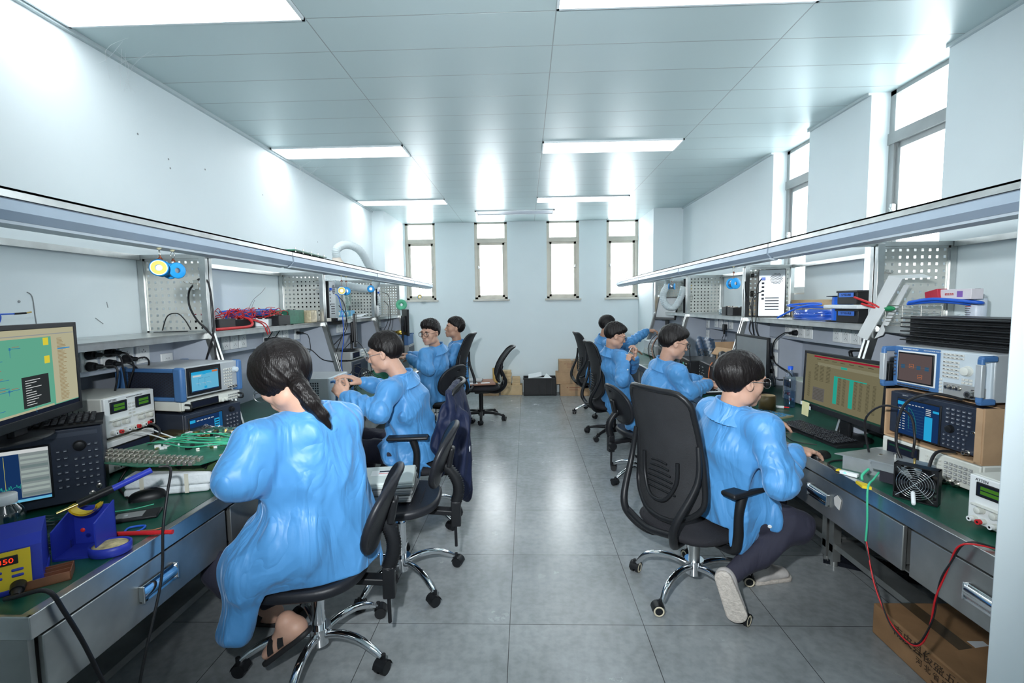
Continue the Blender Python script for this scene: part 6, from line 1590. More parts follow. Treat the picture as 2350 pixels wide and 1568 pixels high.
t = thing('extraction_hose', 'white ribbed hose curling beside the yellow-stickered box on the right', 'hose', (1.72, 5.72, 1.50), 0)
hose([(-.06, -.05, .22), (-.05, -.02, .15), (-.10, .0, .02), (-.06, .0, -.10), (.03, -.02, -.12), (.10, -.04, 0), (.13, -.04, .12)], .036, t)
# ---- shelf things
def tower(label, loc, rz, w=.17, d=.40, h=.36, rear=True):
    t = thing('computer_tower', label, 'computer', loc, radians(rz))
    B(m_black).b2(-w/2, w/2, 0, d, .008, h, bev=.005).b2(-w/2+.01, w/2-.01, .01, d-.01, 0, .01).obj('case', t)
    b = B(m_silver); b.b2(-w/2+.006, w/2-.006, -.004, .001, .012, h-.006); b.obj('rear_plate', t)
    g = B(m_ink)
    for i in range(11):
        for j in range(11):
            x, z = (i-5)*.0092, (j-5)*.0092
            if x*x+z*z < .0018: g.cyl((.028+x+(.004 if j % 2 else 0), -.0048, h-.075+z), (.028+x+(.004 if j % 2 else 0), -.004, h-.075+z), .0036, .0036, 6)
    for k in range(5): g.b2(-.045, .05, -.0048, -.004, .06+.022*k, .068+.022*k)
    for k in range(5): g.b2(-.070, -.052, -.0050, -.004, .14+.03*k, .155+.03*k)
    g.obj('vents_and_ports', t); B(m_wireb).b2(-.072, -.045, -.022, -.004, h-.085, h-.062, bev=.002).obj('video_plug', t)
    return t
tower('black computer tower on the left shelf past the second pegboard, rear facing out', (-1.775, 4.36, ZSH+.001), 93, w=.17, d=.30)
tower('black computer tower on the left shelf past the third pegboard, rear facing out', (-1.775, 5.76, ZSH+.001), 95, w=.17, d=.30)
tower('computer tower with silver rear plate and fan grille on the right shelf', (1.915, 3.80, ZSH+.001), -28, w=.19, d=.20, h=.375)
t = thing('computer_tower', 'black computer tower with yellow sticker on the right shelf, beside the hose', 'computer', (1.90, 5.62, ZSH+.001), radians(-60))
B(m_black).b2(-.10, .10, 0, .22, .0, .40, bev=.005).obj('case', t); B(m_spy).b2(-.04, .03, -.0015, 0, .27, .34).obj('sticker', t)
for pts, mm, l in (([(-1.74, 4.35, 1.55), (-1.70, 4.33, 1.52), (-1.67, 4.32, 1.35), (-1.66, 4.30, 1.15), (-1.67, 4.25, .95), (-1.64, 4.20, ZT+.05)], m_wireb, 'bright blue network cable dropping from the tower on the left shelf'),
                   ([(-1.74, 4.40, 1.54), (-1.68, 4.40, 1.46), (-1.68, 4.42, 1.28), (-1.74, 4.34, 1.05), (-1.78, 4.2, .85), (-1.7, 4.18, .76)], m_rub, 'black cable dropping beside the blue one, left side'),
                   ([(-1.74, 4.42, 1.45), (-1.69, 4.45, 1.36), (-1.70, 4.45, 1.20), (-1.82, 4.25, 1.0), (-1.85, 4.2, .80), (-1.75, 4.25, .76)], m_rub, 'black cable slanting behind the blue one, left side'),
                   ([(-1.74, 5.80, 1.60), (-1.66, 5.78, 1.56), (-1.64, 5.76, 1.36), (-1.66, 5.78, 1.20), (-1.76, 5.72, .95), (-1.7, 5.62, .77)], m_rub, 'black cable looping down from the second left tower'),
                   ([(-1.74, 5.85, 1.50), (-1.68, 5.84, 1.42), (-1.70, 5.82, 1.22), (-1.80, 5.66, .98), (-1.8, 5.6, .77)], m_rub, 'black cable close behind the loop from the second left tower'),
                   ([(1.85, 3.82, 1.62), (1.80, 3.80, 1.54), (1.80, 3.80, 1.32), (1.80, 3.78, 1.20), (1.92, 3.78, .95), (1.93, 3.75, .77)], m_rub, 'black cable falling from the silver-backed tower, front strand'),
                   ([(1.86, 3.82, 1.52), (1.79, 3.84, 1.46), (1.79, 3.84, 1.28), (1.86, 3.90, 1.05), (1.95, 3.92, .77)], m_rub, 'black cable falling from the silver-backed tower, rear strand'),
                   ([(1.80, 4.0, 1.60), (1.79, 3.96, 1.50), (1.83, 3.93, 1.34), (1.80, 3.90, 1.20), (1.92, 3.86, 1.06)], m_rub, 'thin black cable beside the perforated panel on the right')):
    cable(pts, .004, mm, 'hanging_cable', l)
# tangled electronics on the second left shelf
def board_box(x, y, w, d, h, mm, label, name='circuit_module', rz=0, z=ZSH+.001, top=None):
    t = thing(name, label, 'circuit module', (x, y, z), radians(rz)); B(mm).b2(-w/2, w/2, -d/2, d/2, 0, h, bev=.003).obj('module_body', t)
    b = B(m_bnc, m_black)
    for k in range(10): b.box((rs.uniform(-w/2, w/2)*.8, rs.uniform(-d/2, d/2)*.8, h+.003), (.014, .012, .008), m=rs.choice([m_bnc, m_black, m_white if top else m_bnc]), bev=.001, seg=1)
    b.obj('components', t); return t
board_box(-1.86, 2.80, .16, .20, .065, m_black, 'black module nearest on the tangled left shelf', rz=8)
board_box(-1.87, 3.03, .14, .18, .055, m_black, 'black module in the middle of the red wire tangle', rz=-12)
board_box(-1.85, 3.26, .15, .14, .050, m_silver, 'silver-topped module among the red wires', rz=20)
board_box(-1.84, 3.44, .16, .20, .070, m_black, 'black box with pale sticker on the left shelf, past the red wires', rz=5, top=1)
board_box(-1.90, 3.70, .22, .24, .105, m_pcb, 'tall green board box before the second left pegboard')
t = thing('foil_packet', 'tan foil-wrapped block on the left shelf before the second pegboard', 'packet', (-1.80, 3.93, ZSH+.001), radians(6)); B(mat('tan_foil', (.50, .42, .28), .35, .3, bump=.6, bs=30)).b2(-.04, .04, -.075, .075, 0, .10, bev=.006).obj('packet_body', t)
b = B(m_wirered)
for k in range(26):
    x, y = rs.uniform(-1.95, -1.78), rs.uniform(2.68, 3.35); P_ = [(x, y, ZSH+.06+rs.uniform(0, .03))]
    for j in range(5): P_.append((min(-1.755, max(-2.0, P_[-1][0]+rs.uniform(-.07, .07))), P_[-1][1]+rs.uniform(-.05, .11), ZSH+.055+rs.uniform(0, .075)))
    b.tube(P_, .0022, 5, sub=4)
tag(b.obj('red_wire_tangle'), 'tangle of thin red wires heaped over modules on the left shelf', 'wires', kind='stuff')
tag(B(m_wirered).tube([(-1.76, 2.66, ZSH+.010), (-1.755, 2.80, ZSH+.010), (-1.755, 2.98, ZSH+.012), (-1.765, 3.04, ZSH+.030), (-1.80, 3.05, ZSH+.062), (-1.86, 3.02, ZSH+.07)], .0085, 8).obj('red_sleeve'), 'thick red sleeved cable along the front of the left shelf', 'cable')
tag(B(m_wirered).tube([(-1.80, 3.05, ZSH+.06), (-1.755, 3.12, ZSH+.03), (-1.742, 3.15, ZSH-.01), (-1.738, 3.17, ZSH-.05)], .0035, 6).tube([(-1.80, 3.09, ZSH+.06), (-1.75, 3.15, ZSH+.03), (-1.736, 3.18, ZSH-.01), (-1.735, 3.19, ZSH-.045)], .003, 6).obj('dangling_wires'), 'red wires dangling over the edge of the left shelf', 'wires')
tag(B(m_wireb).poly([(-2.02, 3.10, ZSH+.10), (-1.92, 3.10, ZSH+.11), (-1.90, 3.62, ZSH+.108), (-2.0, 3.62, ZSH+.112)], (0, 0, .01)).b2(-2.0, -1.94, 3.12, 3.60, ZSH+.001, ZSH+.105).obj('blue_folder'), 'dark blue folder lying at the back of the left shelf', 'folder')
tag(B(m_bnc).poly([(-1.80, 4.12, ZSH+.002), (-1.70, 4.14, ZSH+.0), (-1.69, 4.26, ZSH-.004), (-1.80, 4.28, ZSH+.002), (-1.85, 4.2, ZSH+.002)], (0, 0, .030), smooth=False).obj('foil_bag'), 'silver foil bag overhanging the shelf edge below the first left tower', 'bag')
t = thing('papers', 'loose white papers on the left shelf below the third pegboard', 'papers', (-1.83, 5.0, ZSH+.001), 0); B(m_paper).poly([(-.10, -.22, .0), (.10, -.26, .0), (.12, .22, .0), (-.06, .26, .0)], (0, 0, .012)).poly([(-.06, -.16, .013), (.13, -.10, .02), (.10, .24, .05), (-.05, .2, .013)], (0, 0, .002)).obj('paper_sheets', t)
t = thing('small_bin', 'small pale blue slotted bin on the left shelf before the third pegboard', 'bin', (-1.93, 5.12, ZSH+.02), 0); B(mat('sky_blue_plastic', (.12, .42, .68), .45)).b2(-.05, .05, -.10, .10, 0, .065, bev=.004).obj('bin_body', t); b = B(m_white); [b.b2(-.05+.03*k, -.035+.03*k, -.102, -.1, .015, .05) for k in range(4)]; b.obj('bin_slots', t)
t = thing('plastic_bag', 'greenish translucent bag hanging beside the first left tower', 'bag', (-1.74, 4.66, 1.40), 0)
B(glassy('greenish_bag', (.62, .78, .74), .18, .3)).grid(lambda u, v: Vector((.01*sin(9*u+5*v), -.07+.14*u, -.085+.25*v+.004*sin(12*u))), 10, 12).obj('bag_film', t); B(m_ink).quad([(.016, -.02, 0), (.016, .02, 0), (.016, .02, .045), (.016, -.02, .045)]).obj('bag_print', t)
t = thing('white_reel', 'white tape reel leaning at the third left pegboard post', 'reel', (-1.755, 5.62, ZSH+.068), 0); B(m_white).lathe([(.040, -.012), (.066, -.012), (.066, .012), (.040, .012), (.040, -.012)], (0, 0, 0), 32, rot=(0, pi/2, .5)).obj('reel_ring', t)
t = thing('green_reel', 'green wire reel on the furthest left pegboard', 'reel', (-1.70, 6.52, 1.45), 0); B(mat('reel_green', (.10, .48, .28), .45)).lathe([(.020, -.02), (.070, -.02), (.074, -.016), (.070, -.012), (.024, -.012), (.024, .012), (.070, .012), (.074, .016), (.070, .02), (.020, .02), (.020, -.02)], (0, 0, 0), 32, rot=(pi/2, 0, .3)).obj('reel_body', t)
t = thing('blue_crate', 'blue mesh crate holding gold foil, far left bench', 'crate', (-1.70, 6.28, ZT+.20), radians(4))
mc = mat('crate_blue', (.05, .14, .32), .5); b = B(mc); b.b2(-.15, .17, -.20, .20, 0, .006)
for s_ in (-1, 1): b.b2(-.15, .17, s_*.20-.003, s_*.20+.003, 0, .13)
b.b2(-.153, -.147, -.2, .2, 0, .13).b2(.167, .173, -.2, .2, 0, .13).b2(-.16, .18, -.21, -.20, .12, .135).b2(-.16, .18, .20, .21, .12, .135); b.obj('crate_walls', t)
tag(B(mat('gold_foil', (.70, .48, .10), .25, .9, bump=.8, bs=25)).ell((-1.62, 6.20, ZT+.345), (.10, .09, .05)).obj('gold_foil'), 'crumpled gold foil in the blue crate', 'foil'); board_box(-1.75, 6.15, .12, .10, .05, m_black, 'black box beside the gold foil in the blue crate', z=ZT+.335)
t = thing('support_box', 'grey cabinet under the blue crate, far left bench', 'cabinet', (-1.70, 6.28, ZT+.004), radians(4)); B(m_greyw).b2(-.16, .18, -.21, .21, 0, .194, bev=.004).obj('cabinet_body', t); B(m_navy).b2(.18, .186, -.18, .18, .03, .17).obj('cabinet_front', t)
# wires between people at the left
cable([(-1.66, 4.30, ZT+.32), (-1.55, 4.25, ZT+.40), (-1.45, 4.2, ZT+.34), (-1.40, 4.25, ZT+.15), (-1.45, 4.3, ZT+.01)], .003, m_rub, 'bench_cable', 'thin black cable arching before the edge-on monitor at the left')
board_box(-1.36, 4.62, .20, .26, .10, m_pcb, 'wired green circuit assembly in front of the bespectacled person at the left', z=Z0)
board_box(-1.32, 5.08, .16, .18, .14, m_silver, 'silver fixture on the left bench beside the person looking back', z=Z0)
board_box(-1.38, 5.60, .18, .2, .10, m_black, 'black fixture in front of the furthest left person', z=Z0)
for k in range(7):
    x, y = -1.40+rs.uniform(-.12, .12), 3.85+rs.uniform(-.15, .3)
    cable([(x-.1, y-.1, Z0+.01), (x-.05, y, Z0+.12+rs.uniform(0, .08)), (x+.05, y+.06, Z0+.10), (x+.10, y+.1, Z0+.01)], .003, m_rub, 'coil_wire', 'thin black wire springing up in a loop behind the gripped instrument', 'wire', 'looping wires on the second left bench')
# person's pen-like probe
cable([(-1.30, 3.30, ZT+.10), (-1.08, 3.12, ZT+.245)], .008, m_black, 'probe', 'black rod-like probe below the chin of the second left person', 'probe', sub=1)
# ---- right shelf
def coil(c, R_, r, n, mm, h, jit=.006, tilt=0):
    b = B(mm); P_ = []
    for k in range(n*18):
        a = 2*pi*k/18; rr = R_+rs.uniform(-jit, jit); P_.append((rr*cos(a), rr*sin(a)*.72, r+h*k/(n*18)+rs.uniform(-.001, .001)))
    b.tube(P_, r, 6, sub=1); return b
t = thing('cable_coil', 'large coil of blue cable in clear film on the right shelf', 'cable coil', (1.95, 3.28, ZSH+.001), radians(90)); coil((0, 0, 0), .150, .0062, 14, m_wireb, .056, .012).obj('coil_windings', t)
B(m_clear).lathe([(.11, 0), (.170, 0), (.174, .035), (.165, .074), (.11, .078)], (0, 0, 0), 28, sy=.74, cap=False).obj('film_wrap', t)
tag(B(m_wireb).tube([(1.80, 3.48, ZSH+.01), (1.85, 3.30, ZSH+.085), (1.93, 3.20, ZSH+.105), (2.0, 3.40, ZSH+.11), (1.92, 3.55, ZSH+.10), (1.86, 3.40, ZSH+.09), (1.93, 3.16, ZSH+.085)], .007, 8).obj('blue_cable'), 'thick blue cable bent over the big blue coil', 'cable')
t = thing('cable_drum', 'blue drum with black flanges on the right shelf', 'drum', (1.93, 2.98, ZSH+.001), 0)
B(m_black).lathe([(.02, 0), (.085, 0), (.085, .006), (.02, .006)], (0, 0, 0), 32).lathe([(.02, .150), (.085, .150), (.085, .156), (.02, .156)], (0, 0, 0), 32).obj('drum_flanges', t)
B(mat('drum_blue', (.015, .14, .72), .35)).lathe([(.055, .006), (.056, .08), (.055, .150)], (0, 0, 0), 32).obj('drum_winding', t)
def blackbox(label, loc, rz, h):
    t = thing('parts_bin', label, 'parts box', loc, radians(rz)); B(m_black).b2(-.085, .085, 0, .13, 0, h, bev=.004).b2(-.09, .09, -.004, .134, h-.012, h, bev=.002).obj('bin_body', t)
    B(mat('blue_label', (.04, .16, .60), .5)).b2(-.062, .062, -.0055, -.004, h*.52, h*.84).obj('blue_label', t); lab(t, '生产线示教器', .014, 0, h*.68, m_ink, y=-.0062)
    return t
blackbox('black parts box with blue label on the right shelf, lower of two', (1.835, 2.795, ZSH+.001), -86, .078)
blackbox('black parts box with blue label on the right shelf, upper of two', (1.832, 2.795, ZSH+.106), -90, .078)
tag(B(m_foam).b2(1.80, 1.97, 2.66, 2.96, ZSH+.081, ZSH+.103, bev=.006).obj('white_foam_sheet'), 'white foam sheet sandwiched between the two black parts boxes', 'foam')
t = thing('network_switch_box', 'flat brown cardboard box lettered TP-LINK behind the blue coil', 'cardboard box', (2.10, 3.52, ZSH+.001), radians(-90)); B(m_cardl).b2(-.34, .30, 0, .08, 0, .135, bev=.002).obj('carton', t); lab(t, 'TP-LINK', .030, -.18, .10, m_ink, y=-.0012); lab(t, '集中控制', .018, -.15, .062, m_ink, y=-.0012)
t = thing('small_carton', 'small brown carton on the right shelf before the perforated panel', 'cardboard box', (1.92, 4.20, ZSH+.001), radians(-90)); B(m_cardl).b2(-.06, .05, 0, .12, 0, .145, bev=.002).b2(-.062, .052, -.002, .122, .082, .086).obj('carton', t)
board_box(1.90, 4.40, .10, .12, .075, m_black, 'black module with red ties on the right shelf'); board_box(1.90, 4.54, .10, .10, .080, m_black, 'black module beside the small clear bottles, right shelf')
for k in range(3):
    t = thing('clear_vial', 'little clear vial on the right shelf before the third pegboard', 'vial', (1.88+.02*k, 4.66+.06*k, ZSH+.001), 0, 'clear vials on the right shelf'); B(m_clear).lathe([(.018, 0), (.019, .03), (.016, .05), (.008, .058)], (0, 0, 0), 14).obj('vial_body', t); B(m_white).lathe([(.009, .056), (.009, .070), (.0001, .070)], (0, 0, 0), 12).obj('vial_cap', t)
# fluorescent white cover leaning and things on the near right shelf
t = thing('white_cover', 'pale folded cover sheet leaning diagonally at the nearest right pegboard', 'cover', (1.80, 2.50, 1.24), 0)
m_cov = mat('pale_cover', (.62, .64, .64), .5, var=.03); B(m_cov).poly([(-.02, .12, .01), (-.03, .03, -.01), (.02, -.12, .30), (.02, -.03, .32)], (.008, .004, 0)).poly([(.02, -.03, .32), (.02, -.12, .30), (.08, -.22, .30), (.09, -.14, .32)], (.008, 0, 0)).poly([(.0, .02, .0), (.01, -.02, .02), (.06, -.11, .27), (.05, -.09, .27)], (.004, 0, 0)).obj('cover_sheet', t)
t = thing('wire_tray', 'clear tray heaped with wires on the right shelf above the finned heat sink', 'tray', (1.90, 2.35, ZSH+.001), radians(-90))
b = B(m_bnc); [b.tube([(-.13, -.08+.0, .02+.016*k), (.20, -.08, .02+.016*k)], .0018, 5, sub=1) for k in range(6)]; [b.tube([(x, -.08, 0), (x, -.08, .10)], .0018, 5, sub=1) for x in (-.13, -.02, .09, .20)]; b.b2(-.13, .20, -.08, .12, 0, .003); b.obj('wire_frame', t)
B(m_clear).grid(lambda u, v: Vector((-.12+.31*u, -.07+.18*v, .05+.035*sin(3*u+2)*sin(pi*v)+.01*sin(15*u+11*v))), 14, 10, smooth=False).obj('film_lining', t)
tag(B(m_wireb).tube([(1.84, 2.36, ZSH+.115), (1.86, 2.25, ZSH+.130), (1.90, 2.12, ZSH+.118), (1.94, 2.10, ZSH+.112), (1.92, 2.24, ZSH+.128), (1.88, 2.38, ZSH+.118)], .0075, 8).tube([(1.85, 2.38, ZSH+.108), (1.88, 2.24, ZSH+.118), (1.93, 2.14, ZSH+.106)], .0065, 8).tube([(1.86, 2.39, ZSH+.112), (1.90, 2.26, ZSH+.122), (1.96, 2.12, ZSH+.110)], .0065, 8).obj('blue_cable_bundle'), 'bundle of blue cables lying over the wire tray on the right shelf', 'cable')
t = thing('probe_lead', 'red-armed clamp with a green grip on the right shelf', 'clamp', (1.80, 2.47, ZSH+.09), 0); B(m_wirered).tube([(-.01, .20, .055), (.0, .08, .02), (.0, .02, .0)], .006, 8).tube([(-.01, .14, .02), (.0, .06, .0), (.01, .01, -.005)], .006, 8).obj('red_arms', t); B(mat('green_grip', (.01, .22, .08), .35)).ell((.01, -.02, -.004), (.014, .045, .014)).obj('green_grip', t)
t = thing('leaflet_box', 'red and white printed medicine-style box on the wire tray', 'box', (1.92, 2.22, ZSH+.128), radians(-92)); B(mat('printed_white_box', (.75, .70, .74), .5)).b2(-.04, .12, -.02, .03, 0, .045, bev=.002).obj('box_body', t); B(mat('crimson_panel', (.50, .03, .06), .5)).box((-.075, -.01, .02), (.075, .045, .045), rot=(0, -.2, 0), bev=.002).obj('red_flap', t); B(mat('purple_print', (.25, .12, .45), .5)).b2(.05, .078, -.0212, -.02, .010, .036).obj('printed_patch', t); lab(t, '健胃消食', .012, .01, .022, m_red, y=-.0212)
t = thing('spray_can', 'white aerosol can lettered AUTO SPRAY on the nearest right shelf', 'spray can', (1.98, 2.165, ZSH+.001), radians(-95))
B(mat('can_print_white', (.70, .76, .85), .35)).lathe([(.032, 0), (.0335, .002), (.0335, .128), (.032, .130)], (0, 0, 0), 32).obj('can_body', t); B(m_silver).lathe([(.033, .130), (.030, .140), (.018, .150), (.016, .156), (.0001, .156)], (0, 0, 0), 32).obj('can_shoulder', t); B(m_black).lathe([(.011, .155), (.011, .170), (.009, .174), (.0001, .174)], (0, 0, 0), 20).obj('nozzle', t)
text('AUTO SPRAY', .0105, (0, -.0345, .112), FR, m_ink, 'lettering', t, .0003); b = B(m_ink, m_red)
for k in range(9): b.quad([(-.016, -.0343, .094-.009*k), (.016-.004*(k % 3), -.0343, .094-.009*k), (.016-.004*(k % 3), -.0343, .096-.009*k), (-.016, -.0343, .096-.009*k)], m_red if k in (0, 7) else m_ink)
b.obj('small_print', t)
t = thing('grey_block', 'light box with a grey torn label behind the spray can', 'box', (2.04, 1.90, ZSH+.001), radians(-90)); B(m_paper).b2(-.10, .12, 0, .12, 0, .085, bev=.003).obj('box_body', t); B(m_greyw).b2(-.06, .10, -.0015, 0, .05, .084).obj('torn_label', t)
# ---- right bench, near
t = thing('cooling_fan', 'square black fan with a ringed wire guard standing on the right bench', 'fan', (1.352, 1.665, Z0+.002), radians(-52))
w = .062; b = B(m_black); R_ = FR
b.lathe([(.058, 0), (.058, .038)], (0, .0, w), 40, rot=FR @ Matrix.Diagonal((1, 1, -1)), cap=False)
for x, z in ((-1, -1), (1, -1), (-1, 1), (1, 1)): b.box((x*.052, .002, w+z*.052), (.020, .004, .020), bev=.0015).box((x*.052, .036, w+z*.052), (.020, .004, .020), bev=.0015).cyl((x*.052, .002, w+z*.052), (x*.052, .036, w+z*.052), .006, .006, 10)
for s_ in (-1, 1): b.b2(-w, w, 0, .038, w+s_*.060-.002, w+s_*.060+.002).b2(s_*.060-.002, s_*.060+.002, 0, .038, 0, 2*w)
b.obj('fan_frame', t)
b = B(m_black); b.cyl((0, .006, w), (0, .034, w), .020, .020, 24)
for k in range(7):
    a = 2*pi*k/7; d_ = Vector((cos(a), 0, sin(a))); e_ = Vector((-sin(a), 0, cos(a)))
    b.quad([Vector((0, .010, w))+d_*.018-e_*.008, Vector((0, .008, w))+d_*.054-e_*.004, Vector((0, .030, w))+d_*.054+e_*.026, Vector((0, .030, w))+d_*.018+e_*.012])
b.obj('fan_blades', t)
b = B(m_chrome)
for k in range(1, 8): b.tube([(.0075*k*cos(2*pi*i/32), -.004, w+.0075*k*sin(2*pi*i/32)) for i in range(32)], .0011, 6, closed=True, sub=1)
for a in (pi/4, 3*pi/4): b.tube([(-.073*cos(a), -.0055, w-.073*sin(a)), (.073*cos(a), -.0055, w+.073*sin(a))], .0013, 6, sub=1)
b.obj('wire_guard', t)
tag(B(m_paper).box((1.318, 1.628, Z0+.030), (.012, .055, .016), rot=(.5, 0, -.6), bev=.005).obj('tissue_scrap'), 'crumpled white scrap stuck on the fan guard', 'scrap')
t = thing('metal_housing', 'flat bare aluminium housing on the right bench edge', 'housing', (1.41, 1.91, Z0), radians(-52)); m_bare = mat('bare_aluminium', (.46, .49, .50), .42, .7, var=.12, vs=14)
B(m_bare).poly([(-.13, 0, 0), (.12, 0, 0), (.12, .16, 0), (-.06, .20, 0)], (0, 0, .055)).poly([(-.16, -.004, .055), (.125, -.004, .055), (.125, .165, .055), (-.08, .22, .055)], (0, 0, .003)).obj('housing_body', t); B(m_bnc).b2(-.03, .02, .07, .095, .058, .070, bev=.002).obj('connector', t)
t = thing('metal_module', 'small octagonal aluminium module with screws stacked by the fan', 'module', (1.405, 1.80, Z0+.062), radians(-60)); b = B(m_bare)
b.poly([(-.075, -.05, 0), (.055, -.05, 0), (.08, -.03, 0), (.08, .05, 0), (.05, .075, 0), (-.05, .075, 0), (-.075, .05, 0)], (0, 0, .03)).poly([(-.082, -.057, .028), (.058, -.057, .028), (.087, -.033, .028), (.087, .055, .028), (.055, .082, .028), (-.055, .082, .028), (-.082, .055, .028)], (0, 0, .006)); b.obj('module_case', t)
B(m_gold).cyl((.03, .03, .034), (.03, .03, .055), .004, .004, 12).cyl((-.04, .05, .034), (-.04, .05, .048), .007, .007, 6, m=m_bnc).obj('coax_port', t)
B(m_ink).b2(-.05, .06, -.04, .05, -.045, -.001).obj('finned_base', t)
cable([(1.405+.04, 1.80, Z0+.118), (1.45, 1.80, Z0+.20), (1.47, 1.86, Z0+.27), (1.44, 1.95, Z0+.28), (1.42, 2.02, Z0+.20), (1.47, 2.05, Z0+.03)], .0042, m_rub, 'coax_cable', 'black coax arching from the aluminium module on the right bench')
cable([(1.585, 1.765, ZT+.345), (1.50, 1.80, ZT+.36), (1.45, 1.86, ZT+.30), (1.44, 1.87, ZT+.14), (1.46, 1.80, ZT+.03)], .0052, m_rub, 'coax_cable', 'thick black coax from the network analyzer port looping down')
cable([(1.57, 1.765, ZT+.150), (1.50, 1.76, ZT+.15), (1.44, 1.72, ZT+.10), (1.42, 1.71, ZT+.01)], .0055, m_rub, 'coax_cable', 'black coax from the navy analyzer to behind the fan')
cable([(1.34, 1.82, Z0+.05), (1.30, 1.79, Z0+.035), (1.262, 1.765, Z0+.01), (1.262, 1.76, .62), (1.263, 1.765, .54)], .0036, m_wireg, 'green_lead', 'green sleeved lead dropping over the right bench edge')
cable([(1.33, 1.86, Z0+.05), (1.30, 1.85, Z0+.03), (1.29, 1.835, Z0+.015)], .005, m_wireg, 'green_lead', 'short thick green lead leaving the aluminium module')
tw = []; tb = []
path = [(1.263, 1.765, .54), (1.255, 1.70, .42), (1.25, 1.62, .33), (1.25, 1.545, .31), (1.252, 1.49, .34), (1.254, 1.455, .44), (1.255, 1.44, .55), (1.258, 1.41, .65), (1.262, 1.37, .735), (1.33, 1.33, Z0+.006), (1.42, 1.28, Z0+.006)]
P_ = [Vector(p) for p in path]; Q = []
for i in range(len(P_)-1):
    a, b_, c, d = P_[max(i-1, 0)], P_[i], P_[i+1], P_[min(i+2, len(P_)-1)]
    for k in range(8): u = k/8; Q.append(.5*((2*b_)+(c-a)*u+(2*a-5*b_+4*c-d)*u*u+(3*b_-a-3*c+d)*u**3))
t = thing('twisted_lead', 'twisted red and black lead looping below the right bench edge', 'cable', tuple(Q[0]), 0)
for ph, mm, nm in ((0, m_wirered, 'red_strand'), (pi, m_rub, 'black_strand')): B(mm).tube([q-Q[0]+Vector((.0028*cos(i*.35+ph), .0028*sin(i*.35+ph)*.5, .0028*sin(i*.35+ph))) for i, q in enumerate(Q)], .0026, 7, sub=1).obj(nm, t)
t = thing('yellow_clip', 'yellow clip at the bench edge joined to the green leads', 'clip', (1.268, 1.79, Z0+.010), radians(10)); B(m_hy).poly([(0, .04, -.004), (-.02, -.01, -.004), (.0, -.03, -.004), (.018, .0, -.004)], (0, 0, .010)).obj('clip_body', t)
t = thing('led_tester', 'little yellow-capped device with a glowing blue light on the right bench', 'tester', (1.30, 1.93, Z0), radians(-55)); B(m_white).b2(-.03, .035, -.011, .011, 0, .014, bev=.003).obj('tester_body', t); B(m_hy).b2(-.042, -.028, -.012, .012, 0, .015, bev=.003).obj('yellow_cap', t); B(g_bled).ell((-.008, -.010, .009), (.006, .003, .004)).obj('blue_light', t)
tag(B(m_rub).tube([(1.285, 2.00, Z0+.004), (1.30, 2.06, Z0+.004), (1.36, 2.10, Z0+.004), (1.46, 2.10, Z0+.005), (1.56, 2.12, Z0+.005)], .004, 7).tube([(1.285, 2.00, Z0+.004), (1.27, 1.95, Z0+.006), (1.30, 1.96, Z0+.006)], .004, 7).obj('usb_cable'), 'grey-blue cable curling round the aluminium housing', 'cable')
t = thing('mouse', 'black mouse under the right hand of the nearest right-hand person', 'mouse', (1.33, 2.16, Z0), radians(30)); B(m_black).grid(lambda u, v: Vector((.052*-cos(pi*u), .030*sin(pi*u)**.6*cos(pi*v), .030*sin(pi*u)**.55*sin(pi*v))), 16, 12).obj('mouse_shell', t)
cable([(1.33, 2.62, Z0+.003), (1.38, 2.60, Z0+.003), (1.36, 2.52, Z0+.003), (1.34, 2.40, Z0+.003), (1.42, 2.34, Z0+.003)], .0022, m_rub, 'mouse_cord'); adopt(bpy.data.objects['mouse_cord'], t)
t = thing('water_bottle', 'clear water bottle with blue cap on the right bench', 'bottle', (1.75, 3.20, Z0), 0); t.scale = (1.12, 1.12, 1.2)
B(glassy('water_bottle_plastic', (.80, .86, .95), .10, .08)).lathe([(.028, 0), (.032, .006), (.031, .05), (.033, .06), (.031, .075), (.033, .12), (.032, .15), (.022, .185), (.012, .205), (.012, .215)], (0, 0, 0), 28).obj('bottle_body', t); B(mat('cap_blue', (.02, .12, .75), .4)).lathe([(.014, .210), (.0145, .228), (.0001, .229)], (0, 0, 0), 20).obj('bottle_cap', t); B(glassy('water', (.66, .78, .90), .06, .02)).lathe([(.0001, .003), (.029, .004), (.030, .09), (.0001, .09)], (0, 0, 0), 24).obj('water_fill', t)
t = thing('tape_roll', 'brown parcel tape roll standing on the right bench', 'tape', (1.555, 3.10, Z0), 0); B(mat('brown_tape', (.16, .11, .04), .3)).lathe([(.045, 0), (.050, 0), (.050, .10), (.045, .10), (.045, 0)], (0, 0, 0), 32).obj('tape_winding', t); B(m_cardl).lathe([(.040, 0), (.045, 0), (.045, .102), (.040, .102), (.040, 0)], (0, 0, 0), 32).obj('tape_core', t)
t = thing('patterned_board', 'circuit sheet patterned in blue and tan beside the brown tape', 'circuit board', (1.50, 2.99, Z0), radians(-62)); B(mat('tan_board', (.30, .27, .17), .5)).b2(-.10, .12, -.05, .08, 0, .010).obj('board', t); b = B(mat('board_blue', (.05, .22, .40), .4))
for i in range(10):
    for j in range(6):
        if (i*7+j*3) % 5: b.b2(-.095+.021*i, -.080+.021*i, -.045+.020*j, -.032+.020*j, .010, .013)
b.obj('blue_pads', t)
t = thing('glue_stick', 'white labelled tube with red trim lying behind the brown tape roll', 'tube', (1.66, 3.16, Z0+.010), radians(-20)); B(m_white).cyl((-.05, 0, 0), (.03, 0, 0), .009, .009, 14).obj('tube_body', t); B(m_red).cyl((.03, 0, 0), (.06, 0, 0), .006, .004, 12).cyl((-.07, 0, 0), (-.05, 0, 0), .007, .008, 12).obj('red_trim', t)
